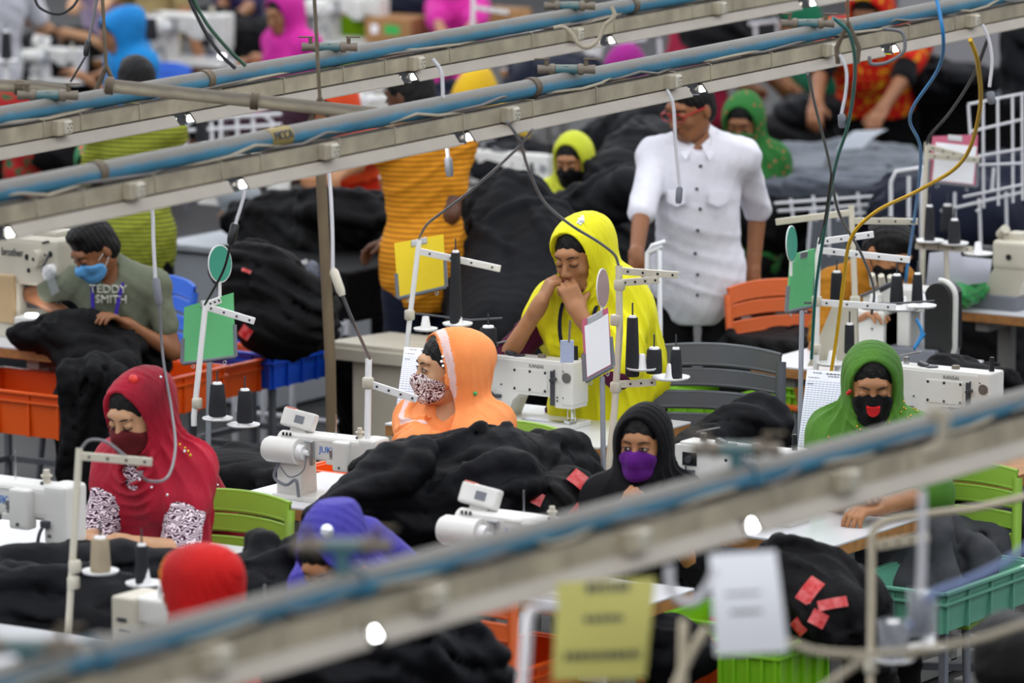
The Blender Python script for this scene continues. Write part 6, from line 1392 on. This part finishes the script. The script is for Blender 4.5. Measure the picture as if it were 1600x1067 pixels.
person(label='person in purple-pink scarf bending low between the upper pipes', head=(975, 110, 1.0), yaw=-20, hpitch=45, S=.95, lean=40, tone='fair', lod=1.6, seed=63, top=chiffon('plum_pink_chiffon', 'a01c88'), sleeve=.7, scarf=dict(mat=MATS['plum_pink_chiffon'], drop=.4, arms=(.5, .5), half=((0, -1, 0), .07, mat('coral_edge', hexc('e07850'), .7))), hands=((960, 180, .86), (940, 185, .86)))
person(label='person in teal green top leaning behind the red and yellow shawl', head=(1246, 38, 1.2), yaw=-40, hpitch=30, S=1.0, lean=20, tone='mid', lod=1.6, seed=65, top=cloth('teal_green_cloth', hexc('1c6a4c')), sleeve=.6, scarf=dict(mat=cloth('teal_green_cloth', hexc('1c6a4c')), drop=.4, arms=(.5, .5)), hands=((1225, 120, .9), (1205, 125, .9)))
person(label='person with dark hair at the bottom right corner, strongly blurred', head=(1570, 1035, 1.30), yaw=200, hpitch=10, S=.9, lean=6, pose='sit', fem=False, tone='dark', lod=1.3, seed=67, top=cloth('dark_brown_cloth', hexc('2a2624')), sleeve=.8, hands=(None, None))
# ================================================================ middle distance and background
def bx(name, label, cat, c, d, m, rz=0, bev=.004, kind=None, group=None):
    b = MB(TM(c, rz)); b.box((0, 0, 0), d, bev); return tag(b.build(name, m), label, cat, group, kind)
CARD = mat('cardboard', hexc('a5794b'), .8, var=.15, bump=.05)
# cabinet-like machine stand behind the man in the printed tee
p = P(400, 420, .62); t = thing('machine_cabinet', 'pale grey machine cabinet behind the left teal disc', 'cabinet', (p[0] - .1, p[1] + .3, 0)); M = TM((p[0] - .1, p[1] + .3, 0)); GC2 = mat('pale_grey_paint', hexc('a7acb2'), .5, var=.08)
b = MB(M); b.box((-.05, 0, .34), (.62, .75, .66), .01); b.build('body', GC2, t); b = MB(M); b.box((-.05, 0, .70), (.66, .80, .03), .006); b.build('top', GC2, t)
b = MB(M); b.box((.05, -.12, .80), (.30, .25, .16), .05, Ry3(.15)); b.build('machine_head', GC2, t); b = MB(M); b.ball((-.06, -.2, .92), .10, 10, (1, 1, .9)); b.build('dome_cover', mat('grey_cover', hexc('8f959c'), .35), t); b = MB(M); b.ball((.18, -.2, .88), .035, 6); b.build('knob', BLACKP, t)
# dark bench with white rails
p = P(560, 410, .85); q = P(625, 385, .85); t = thing('garment_bench', 'dark cloth-covered bench with white rail legs left of the orange-striped man', 'bench', (p[0], p[1], 0)); M = TM((p[0], p[1], 0))
b = MB(M); b.box((-.22, .12, .73), (.62, .66, .22), .02); b.build('cloth_cover', BK, t)
for x, y in ((-.5, -.2), (-.2, -.2), (.08, -.2), (.08, .1), (.08, .42), (-.35, -.2)): b = MB(M); b.cyl((x, y, 0), (x, y, .64), .014, n=8); b.build('leg', WIREW, t)
for z in (.2, .62): b = MB(M); b.cyl((-.5, -.2, z), (.08, -.2, z), .012, n=8); b.build('rail', WIREW, t)
# grey metal chute below
p = P(585, 535, .66); t = thing('metal_chute', 'pale metal work chute between the steel post and the printed form', 'chute', (p[0], p[1], 0)); M = TM((p[0], p[1], 0))
b = MB(M); b.box((.05, .1, .645), (.40, .46, .03), .006, Rx3(-.05)); b.box((.05, -.13, .625), (.40, .02, .05), .003); b.build('top_plate', CREAM, t); b = MB(M); b.box((.10, .1, .31), (.28, .40, .60), .008); b.build('body', CREAM, t)
# wrapped lamp on wire frame
def wires(label, segs, s, r, m=WIREW, name='wire_rack', cat='rack', group=None):
    """segs: pixel polylines at depth s (or (x,y,s))"""
    p0 = segs[0][0]; t = thing(name, label, cat, Q(p0[0], p0[1], s), group)
    for g in segs: b = MB(); b.tube([Q(q[0], q[1], q[2] if len(q) > 2 else s) for q in g], r, 6); b.build('bar', m, t)
    return t
wires('small white wire frame left of the steel post', [[(412, 408), (478, 412)], [(430, 420), (480, 425)], [(432, 425), (430, 432), (482, 431)], [(412, 408), (440, 417), (478, 408)], [(478, 405), (486, 520)]], 372, .006)
b = MB(); c = Q(488, 432, 376); b.ball(c, .05, 9, (.8, .6, 1.35)); b.ball(Vector(c) + V(0, 0, -.09), .05, 8, (.95, .6, 1)); o = b.build('wrapped_lamp', mat('clear_crinkled_wrap', hexc('6d7484'), .22, var=.7, vscale=30, bump=1, bscale=30)); tag(o, 'lamp head wrapped in crinkled clear plastic left of the steel post', 'lamp')
# white wire cage at right
seg = [[(1513, 163), (1600, 146)], [(1525, 330), (1532, 328)], [(1515, 206), (1600, 186)], [(1525, 245), (1600, 232)], [(1440, 262), (1600, 255)], [(1505, 308), (1600, 288)], [(1513, 163), (1516, 210)]]
for k, x in enumerate((1537, 1560, 1583, 1598)): seg.append([(x - 1, 158 - k * 4), (x, 325 - k * 4)])
wires('white welded wire cage at the right edge', seg, 372, .0062)
wires('white bent tube trolley rail left of the wire cage', [[(1392, 285), (1400, 268), (1440, 262), (1520, 258)], [(1392, 285), (1392, 560)], [(1440, 262), (1440, 560)], [(1420, 275), (1420, 340)]], 368, .009, name='trolley_rail')
wires('white wire shelf rack behind the tall cream thread stand', [[(1210, 318), (1390, 305)], [(1215, 330), (1385, 318)], [(1215, 345), (1385, 330)], [(1268, 325), (1262, 400)], [(1295, 322), (1296, 400)], [(1360, 310), (1362, 380)], [(1235, 310), (1240, 345)], [(1270, 305), (1275, 345)], [(1305, 303), (1310, 345)], [(1340, 300), (1345, 342)]], 352, .0075)
wires('white rack bars in front of dark garments at the right edge', [[(1470, 330), (1600, 300)], [(1530, 310), (1534, 430)], [(1572, 300), (1575, 450)], [(1492, 300), (1490, 440)], [(1553, 262), (1550, 300)]], 362, .007)
wires('white tube rack with rounded ends behind the upper pipes at left', [[(290, 232), (292, 195), (305, 187), (318, 195), (320, 232)], [(330, 190), (332, 232)], [(345, 178), (345, 232)], [(280, 188), (440, 178)], [(280, 205), (440, 195)], [(425, 232), (425, 190), (412, 180)], [(370, 185), (372, 230)], [(395, 185), (398, 230)]], 330, .010)
wires('white tube rack between the pipes above the flame red tunic', [[(535, 145), (600, 138)], [(530, 160), (600, 155)], [(540, 140), (542, 180)], [(570, 140), (572, 178)]], 312, .009)
wires('white tube frame between the pipes left of the red top', [[(880, 75), (1010, 62)], [(930, 75), (932, 120)], [(975, 68), (978, 118)], [(1030, 60), (1032, 95)], [(1180, 35), (1184, 100)], [(1215, 32), (1218, 95)], [(1170, 38), (1260, 28)], [(1240, 30), (1242, 110)]], 285, .012)
wires('white chair frame behind the yellow-scarfed woman', [[(1010, 820), (1012, 395), (1018, 385), (1030, 392), (1034, 820)], [(1012, 395), (1035, 385)], [(1018, 385), (1040, 378)]], 410, .011, name='chair_frame', cat='chair frame')
# tables of the rows behind
LB = [('white table with plywood edge behind the grey machine cabinet', (352, 331), (-.5, -.25), 1.0, .5), ('white sewing table left of the lemon yellow headscarf', (720, 350), (-.35, -.3), .8, .55), ('white table behind the flame red tunic', (430, 262), (-.5, -.2), 1.2, .45),
      ('table with brown edge in the top left corner', (12, 66), (-.35, -.2), .8, .5), ('white table under the blue chair row at the top left', (250, 98), (-.1, -.25), 1.2, .5), ('white sewing table at the top edge left of the cardboard box', (470, 78), (0, -.25), 1.1, .5),
      ('white table between the upper pipes left of the red top', (860, 112), (-.3, -.25), 1.3, .5), ('white table at the top edge under the plain cardboard box', (745, 56), (-.3, -.2), .7, .4), ('white table at the top edge under the green-labelled box', (585, 72), (-.3, -.2), .7, .4), ('pale table below the teal green top', (1225, 150), (-.4, -.2), .6, .4), ('white sewing table at the left edge between the pipes', (0, 265), (-.3, -.2), 1.0, .5)]
for lab, q, la, w, d in LB: table(lab, P(*q, .75), la, w, d, boxl=False)
def bgm(lab, x, y, f=juki, **k): f(lab, on(P(x, y, .76)), **k)
bgm('cream sewing machine left of the lemon yellow headscarf', 800, 322, kansai, sc=.95, logo='')
bgm('white sewing machine beside the flame red tunic', 385, 318, sc=.9, panel=False, logo='')
bgm('small cream sewing machine with panel in the top left corner', 92, 126, sc=.72, logo='')
bgm('white sewing machine right of the bright blue headscarf', 300, 98, sc=1.1, panel=False, logo='')
bgm('white sewing machine at the top edge left of the cardboard box', 550, 62, sc=1.0, panel=False, logo='')
bgm('white sewing machine between the upper pipes under the plum scarf', 880, 100, sc=1.0, panel=False, logo='')
bgm('pale sewing machine below the golden yellow headscarf', 560, 222, sc=.95, panel=False, logo='')
bgm('white sewing machine at left between the pipes behind the floral scarf', 50, 258, sc=.95, panel=False, logo='')
chair('blue plastic chair behind the bright blue headscarf', ct(270, 92, D2R(-20), .86), D2R(-20), CHB, .95)
chair('orange plastic chair left of the lemon yellow headscarf', ct(850, 206, 0, .86), 0, CHO, .9)
chair('blue plastic chair behind the dark red patterned scarf', ct(70, 152, D2R(-10), .86), D2R(-10), CHB, .95)
# cardboard boxes
def box_label(lab, c, d, labels):
    t = thing('cardboard_box', lab, 'box', c); M = TM(c); b = MB(M); b.box((0, 0, d[2] / 2), d, .003); b.build('carton', CARD, t)
    b = MB(M); b.box((0, 0, d[2] + .002), (d[0] * .98, .03, .003)); b.build('tape', mat('brown_tape', hexc('8a6238'), .4), t)
    for x, w, m in labels: b = MB(M); b.box((x, -d[1] / 2 - .002, d[2] * .55), (w, .002, d[2] * .35)); b.build('label_patch', m, t)
p = P(625, 66, .76); box_label('cardboard box with a green and a white label at the top edge', tuple(p), (.34, .26, .16), ((-.10, .05, PAPER), (.03, .11, mat('green_label', hexc('2fae4e'), .6))))
p = P(788, 48, .76); box_label('plain cardboard box beside the magenta headscarf at the top edge', tuple(p), (.26, .22, .14), ())
p = P(1262, 402, .30); box_label('brown cardboard box under the white wire shelf rack', tuple(p), (.26, .26, .30), ((.02, .06, PAPER),))
p = P(1262, 236, .78); bx('paper_stack', 'stack of kraft paper on the grey-covered table at upper right', 'paper', p + np.array([0, 0, .01]), (.2, .14, .03), mat('kraft_paper', hexc('c09a70'), .8))
# grey covered cutting table, partition, shelves
p = P(1330, 260, .76); heap('pale grey cloth covering the cutting table below the red and yellow shawl', [('b', (p[0], p[1], .50), (.50, .38, .30), 0.0)], mat('grey_cloth_cover', hexc('6b7078'), .85, bump=.3, bscale=20, var=.15), dirv=(1, .3, .1), wl=.25, amp=.012, seed=61, h=.016)
p = P(1344, 228, .86); sheet('loose grey fabric piece held on the cutting table', [p + np.array([-.09, .1, .06]), p + np.array([.1, .1, .08]), p + np.array([.06, -.08, .0]), p + np.array([-.1, -.06, -.02])], mat('grey_fabric_piece', hexc('9aa0a8'), .8), name='fabric_piece', cat='fabric')
p = P(1500, 112, 1.0); bx('partition_panel', 'large pale grey partition at the top right', 'partition', p + np.array([.1, .6, -.2]), (1.6, .05, 1.5), mat('partition_grey', hexc('8f9094'), .6, var=.1))
t = thing('garment_shelf', 'long grey-edged shelf with black skirt at the upper right', 'shelf', P(1530, 146, 0.9) * [1, 1, 0]); p = P(1530, 146, .9); M = TM((p[0], p[1], 0)); b = MB(M); b.box((.1, .25, .9), (1.4, .6, .03), .004); b.build('board', GPAINT, t); b = MB(M); b.box((.1, .25, .44), (1.36, .56, .88), .01); b.build('skirt', BK, t)
heap('dark garments lying on the long shelf at upper right', [('c', W3(1440, 126, .97), W3(1530, 126, .97), .10, .09), ('e', W3(1475, 120, 1.0), (.2, .12, .07))], BK2, dirv=(.4, .3, 1), wl=.14, amp=.02, seed=63, h=.016)
heap('black rolled cloth standing at the right edge under the top pipe', [('c', Q(1594, 60, 330), Q(1596, 160, 330), .06, .06)], BK3, dirv=(1, .3, 1), wl=.14, amp=.01, seed=64, h=.016)
heap('black garments on the table left of the red and yellow shawl', [('e', W3(1258, 178, .84), (.15, .12, .09)), ('e', W3(1285, 168, .88), (.09, .1, .07))], BK2, dirv=(.4, .3, 1), wl=.12, amp=.022, seed=65, h=.016)
GF = mat('slate_grey_fabric', hexc('555b66'), .8, bump=.3, bscale=25, var=.2)
for i, (x, y, z, w) in enumerate(((1300, 300, .88, .62), (1330, 292, .94, .55), (1370, 302, .86, .4))): heap(['folded slate grey fabric on the white wire shelf, lowest layer', 'folded slate grey fabric on the white wire shelf, top layer', 'folded slate grey fabric at the right end of the white wire shelf'][i], [('b', W3(x, y, z), (w / 2, .16, .045), YAW * .4)], GF, name='folded_fabric', cat='fabric', dirv=(.1, .3, 1), wl=.05, amp=.012, seed=70 + i, h=.014, kind=None)
for i, (lab, bl, m, sd) in enumerate((('dark navy garments behind the white rack bars at the right edge', [('e', W3(1480, 340, .9), (.35, .25, .2)), ('e', W3(1570, 330, .9), (.3, .25, .25)), ('e', W3(1420, 320, .9), (.2, .15, .12)), ('c', W3(1400, 400, .6), W3(1560, 400, .6), .2, .25)], NAVY, 80),
        ('black garments below the green floral headscarf', [('e', W3(1205, 345, .75), (.15, .16, .12)), ('e', W3(1190, 380, .55), (.2, .2, .25))], BK, 81),
        ('dark wine garments between the pipes behind the flame red tunic', [('c', W3(390, 212, .86), W3(500, 200, .86), .11, .12)], cloth('dark_wine_cloth', hexc('2c1420'), .8, sheen=0), 98),
        ('grey and black garments left of the lemon yellow headscarf', [('e', W3(790, 262, .92), (.25, .2, .1)), ('e', W3(740, 232, .95), (.2, .15, .12)), ('c', W3(780, 225, 1.0), W3(840, 250, .9), .08, .08)], BK3, 82),
        ('black garments on the table at the left edge under the middle pipe', [('c', W3(-10, 262, .86), W3(100, 250, .88), .1, .12), ('e', W3(60, 235, .95), (.25, .14, .1))], BK, 83),
        ('added dark fill for the shadow behind the upper pipes at left', [('e', W3(45, 215, .85), (.35, .2, .14)), ('e', W3(110, 230, .8), (.15, .15, .15))], BK, 84),  # added dark heap standing in for the shadow behind the pipes
        ('black garments between the two upper pipes right of the red top', [('e', W3(1160, 62, .9), (.3, .25, .14)), ('e', W3(1120, 48, 1.0), (.2, .2, .12))], BK, 85),
        ('dark garments between the pipes left of the golden headscarf', [('e', W3(690, 180, .88), (.35, .2, .14)), ('e', W3(870, 130, .9), (.3, .2, .15))], NAVY, 86),
        ('black garments in front of the white-robed person', [('c', W3(0, 100, .7), W3(120, 95, .7), .16, .18)], BK, 87),
        ('dark garments at the top edge right of the lime top', [('e', W3(640, 8, .95), (.35, .2, .14))], NAVY, 88),
        ('black garments at the top edge in front of the dark violet top', [('e', W3(400, 66, .88), (.16, .15, .12)), ('e', W3(340, 40, .9), (.2, .15, .1))], BK, 89),
        ('added dark fill for the shade under the grey cutting table', [('e', W3(1230, 260, .45), (.3, .3, .3))], BK, 90),  # shade below the cutting table, put in as a black heap
        ('grey-black garments lying behind the white-shirted man at left', [('c', W3(950, 240, 1.0), W3(1030, 190, 1.2), .13, .10), ('c', W3(1000, 260, 1.0), W3(1060, 230, 1.1), .12, .1)], BK3, 91),
        ('added dark fill for the shade below the yellow clipboard bench', [('c', W3(520, 470, .35), W3(640, 470, .35), .18, .2)], BK, 92),  # black heap added to darken the gap below the bench
        ('dark garments under the left table with the large cream machine', [('c', W3(10, 590, .42), W3(70, 590, .42), .15, .17)], BK3, 93),
        ('added black fill for the shade under the table right of the dark grey chair', [('b', W3(1260, 640, .38), (.3, .2, .3), 0.0)], BK, 94),  # black block put in as the shade under this table
        ('added black fill for the shade under the table at right of the blue hoses', [('b', W3(1500, 560, .35), (.3, .2, .3), 0.0)], BK, 95),  # added black block, darkens the floor gap under the table
        ('added dark fill for the shadow behind the sea-green crate', [('c', W3(1560, 850, .55), W3(1500, 800, .5), .15, .15)], BK, 96),  # dark filler added behind the crate in place of shade
        ('added black fill for the shade below the middle sewing table', [('b', W3(420, 850, .35), (.3, .2, .3), 0.0)], BK, 97))):  # black block added as the dark below the table top
    heap(lab, bl, m, dirv=(.5, .3, .9), wl=.14, amp=.026, seed=sd, h=.017, warp=1.2)
for lab, x, y, s_, h_, r_ in (('dark navy cone at the top edge before the khaki shirt', 237, 62, 285, .12, .034), ('dark cone on the rack between the pipes', 315, 222, 335, .11, .03), ('dark cone at the far left top stand', 10, 92, 300, .14, .03)): cn(lab, x, y, s_, h_, r_)
stand('thread stand at the far left of the top row', [(10, 130), (8, 80)], .015, [], [(8, 96, .07)], s=300, group=SG)
stand('thread stand at the top edge beside the magenta headscarf', [(738, 60), (740, -20)], .012, [((742, 12), (795, 20))], [], s=300, group=SG)
bx('green_wrapped_bundle', 'green plastic-wrapped bundle on the right-hand table', 'bundle', (0, 0, -5), (.1, .1, .1), LIME) if False else None
heap('green plastic wrap crumpled on the right-hand table', [('c', W3(1492, 458, .83), W3(1552, 446, .83), .04, .03), ('e', W3(1500, 465, .80), (.05, .05, .04))], mat('green_film', hexc('2fa050'), .15, alpha=.85, spec=.8), name='plastic_wrap', cat='wrap', dirv=(.3, .3, 1), wl=.04, amp=.012, seed=99, h=.007)
for i, q in enumerate((((1452, 395), (1500, 390), (1512, 448), (1446, 450)), ((1500, 400), (1550, 405), (1545, 440), (1508, 446)))): shq(['white folded card behind the three dark cones, left one', 'white folded card behind the three dark cones, right one'][i], q, 385, mat('pale_card', hexc('b4b6c0'), .6), name='paper_card')
b = MB(); b.plate(Q(1300, 480, 428), Q(1338, 470, 428), Q(1340, 570, 428), Q(1262, 572, 428), .03); tag(b.build('slanted_guard', CREAM), 'slanted cream guard panel left of the green scarf behind the thread stand', 'guard')
# ---------------------------------------------------------------- cables
WC = mat('white_cable', hexc('c9c8cc'), .4); BC = mat('black_cable', hexc('1d1d20'), .5); TH = mat('teal_hose', hexc('1f7f7c'), .4); YH = mat('yellow_cord', hexc('e0b010'), .4); BH = mat('blue_hose', hexc('2a86c8'), .4); GRC = mat('grey_cable', hexc('6a6a6e'), .45)
CB = 'hanging cables'
def cb(label, pts, r, m, **k):
    ss = k.pop('s', 500); cable(label, [Q(p[0], p[1], p[2] if len(p) > 2 else ss) for p in pts], r, m, group=CB, **k)
def pl(a, b, s, r, m): return (Q(*a, s), Q(*b, s), r, m)
cb('white cord with grey plug hanging left of the green-striped man', [(228, 305), (238, 330), (240, 380), (243, 438)], .0062, WC, plug=pl((243, 434), (249, 476), 500, .013, GREYP))
cb('dark cord falling past the crimson scarf to the stand arm', [(249, 476), (255, 560, 500), (268, 640, 505), (274, 700, 515), (262, 745, 525), (235, 752, 535), (218, 742, 540)], .0045, GRC)
cb('dark cord looping over the blurred lower left stand', [(126, 702, 540), (140, 688, 540), (165, 690, 540), (190, 708, 540), (205, 720, 540)], .0045, GRC)
cb('white cord with black plug above the left teal disc', [(383, 290), (380, 310), (368, 350)], .0055, WC, plug=pl((368, 348), (360, 382), 480, .015, BLACKP))
cb('black cord from the plug down to the left clipboard arm', [(360, 382, 480), (350, 420, 470), (332, 455, 455), (320, 476, 441)], .0045, BC)
cb('white cord with cream plug in front of the steel post', [(505, 235), (514, 270), (519, 350), (520, 425)], .0062, WC, plug=pl((520, 420), (535, 462), 500, .015, CREAM))
cb('grey cord from the cream plug to the wrapped-cone stand', [(535, 462, 500), (555, 510, 495), (578, 560, 482)], .0055, GRC)
cb('white cord with grey plug beside the orange-striped man', [(676, 92), (690, 115), (693, 170), (700, 245)], .0062, WC, plug=pl((700, 245), (703, 276), 500, .013, GREYP))
cb('grey cord curving from the pipe to the yellow clipboard', [(832, 203, 520), (805, 235, 505), (745, 290, 480), (700, 325, 460), (668, 350, 440), (655, 372, 428)], .0048, GRC)
cb('grey cord sweeping down to the pink clipboard stand', [(792, 190, 520), (812, 220, 510), (825, 262, 500), (850, 315, 490), (890, 350, 480), (935, 378, 472), (960, 398, 466), (967, 416, 465)], .0050, GRC)
cb('white cord with grey plug in front of the white-shirted man', [(1042, 140), (1052, 165), (1056, 230), (1062, 292)], .0055, WC, plug=pl((1062, 292), (1060, 318), 500, .011, GREYP))
cb('white cord with grey plug over the red and yellow shawl', [(1312, 85), (1322, 108), (1322, 140), (1315, 178)], .0055, WC, plug=pl((1315, 178), (1316, 200), 490, .013, GREYP))
cb('white cord with grey plug at the right above the wire cage', [(1535, 38), (1545, 62), (1550, 95), (1546, 136)], .0055, WC, plug=pl((1547, 143), (1550, 163), 490, .013, GREYP))
cb('teal hose hanging from the brass twin valve', [(1302, 28, 520), (1328, 55, 515), (1336, 110, 505), (1326, 190, 490), (1305, 260, 475), (1290, 350, 455), (1275, 450, 440), (1268, 560, 432)], .006, TH)
cb('black cord twisted beside the teal hose', [(1300, 270, 475), (1288, 350, 455), (1280, 380, 440)], .005, BC)
cb('yellow cord sweeping from the top pipe across the thread stands', [(1516, 62, 515), (1528, 100, 510), (1531, 170, 495), (1505, 250, 480), (1440, 295, 465), (1370, 330, 450), (1330, 372, 445), (1318, 440, 440), (1308, 520, 436), (1298, 585, 434)], .0068, YH)
cb('bright blue hose beside the wire cage', [(1462, -10, 500), (1474, 60, 500), (1465, 110, 490), (1422, 180, 470), (1438, 230, 450), (1434, 300, 430), (1420, 400, 410), (1415, 440, 405)], .006, BH)
cb('black cord running up to the pipe beside the pink sheet', [(1543, 62, 500), (1520, 120, 480), (1485, 175, 440), (1455, 210, 400), (1448, 225, 385)], .006, BC)
cb('grey cable from the pipe to the overlock machine', [(1262, 115, 510), (1275, 170, 490), (1295, 250, 465), (1310, 330, 450), (1345, 395, 440), (1365, 450, 432), (1362, 490, 428)], .005, GRC)
cb('two black cords at the top edge over the dark violet top, left one', [(292, -10), (318, 45), (345, 85), (368, 107)], .006, BC)
cb('dark green cord beside the black one at the top edge', [(298, -10), (322, 35), (355, 75), (384, 103)], .006, mat('dark_green_cord', hexc('1f4a34'), .5))
cb('dark cord looping at the top edge over the white robe', [(52, -10), (62, 12), (90, 22), (112, 12), (126, -8)], .0045, BC)
cb('grey cord with black plug left of the blue headscarf', [(152, -10), (146, 30), (138, 65)], .0045, GRC, plug=pl((138, 62), (134, 88), 480, .010, BLACKP))
cb('thin black cord below the plug left of the blue headscarf', [(134, 88), (122, 108), (110, 128)], .0035, BC)
cb('thick dusty cord coil hanging under the furthest pipe', [(955, 10), (960, 25), (945, 40), (935, 62), (920, 74), (905, 70), (893, 52), (880, 42), (865, 44)], .0065, BEIGE)
cb('cord coil hanging from the middle strip at right', [(1380, 45), (1408, 50), (1414, 70), (1408, 85), (1385, 98), (1362, 100), (1358, 88)], .0060, GRC)
cb('blue hose curling below the overlock machine', [(1432, 498, 425), (1440, 520, 425), (1428, 545, 425), (1445, 520, 425)], .006, BH)
cb('blue hose curving below the right-hand table', [(1475, 505, 400), (1490, 525, 400), (1498, 570, 400), (1505, 610, 400)], .006, BH)
# ================================================================ nearest, blurred things
YS = mat('pale_yellow_card', hexc('bdb765'), .7)
S3 = 790
sheet('pale yellow card sign hanging blurred under the nearest pipe', [Q(870, 910, S3), Q(1024, 902, S3), Q(1008, 1060, S3), Q(863, 1064, S3)], YS, name='hanging_sign', cat='sign', smear=((.3, .75, .93, .10), (.3, .7, .62, .075), (.12, .92, .25, .085)))
sheet('white paper sign hanging blurred beside the lime crate', [Q(1108, 866, S3), Q(1212, 860, S3), Q(1232, 1018, S3), Q(1118, 1024, S3)], PAPER, name='hanging_sign', cat='sign', smear=((.2, .7, .60, .03), (.25, .7, .42, .04)))
def cf(label, pts, r, m, s=790, **k): cable(label, [Q(p[0], p[1], p[2] if len(p) > 2 else s) for p in pts], r, m, group='blurred foreground cords', **k)
cf('thick white cord bending down left of the yellow sign', [(872, 948), (838, 950), (825, 968), (822, 1010), (815, 1090)], .011, WC)
cf('thick white cord looping between the two hanging signs', [(1046, 884), (1047, 915), (1062, 938), (1085, 940), (1105, 918), (1118, 890)], .009, WC)
cf('blurred vertical white cord at lower right', [(1441, 765), (1441, 850), (1438, 935)], .0085, WC, s=760, plug=(Q(1438, 932, 760), Q(1437, 992, 760), .018, GREYP))
cf('beige tube bending over the lower right stand', [(1360, 860), (1366, 828), (1390, 812), (1450, 803), (1530, 792), (1620, 772)], .0095, BEIGE, s=640)
cf('pale beige tube crossing at the lower right', [(1230, 1003), (1280, 1018), (1362, 1022), (1460, 1012), (1530, 998), (1610, 972)], .0085, BEIGE, s=760)
cf('pale beige tube below the white sign', [(1360, 1022), (1320, 1050), (1280, 1080)], .0085, BEIGE, s=760)
cf('blurred blue-grey hose over the sea-green crate', [(1612, 850), (1560, 885), (1500, 912), (1455, 930), (1438, 965), (1420, 980)], .009, mat('slate_hose', hexc('6f7fa8'), .5), s=760)
cf('pale tube standing blurred between the signs', [(1068, 968), (1066, 1080)], .010, BEIGE, s=760)
cf('pale tube crossing the orange crate', [(1105, 980), (1080, 1020), (1052, 1080)], .010, BEIGE, s=760)
cf('coiled cream cord looped over the nearest pipe at right', [(1448, 650), (1466, 642), (1474, 665), (1466, 700), (1446, 708)], .012, BEIGE, s=830)
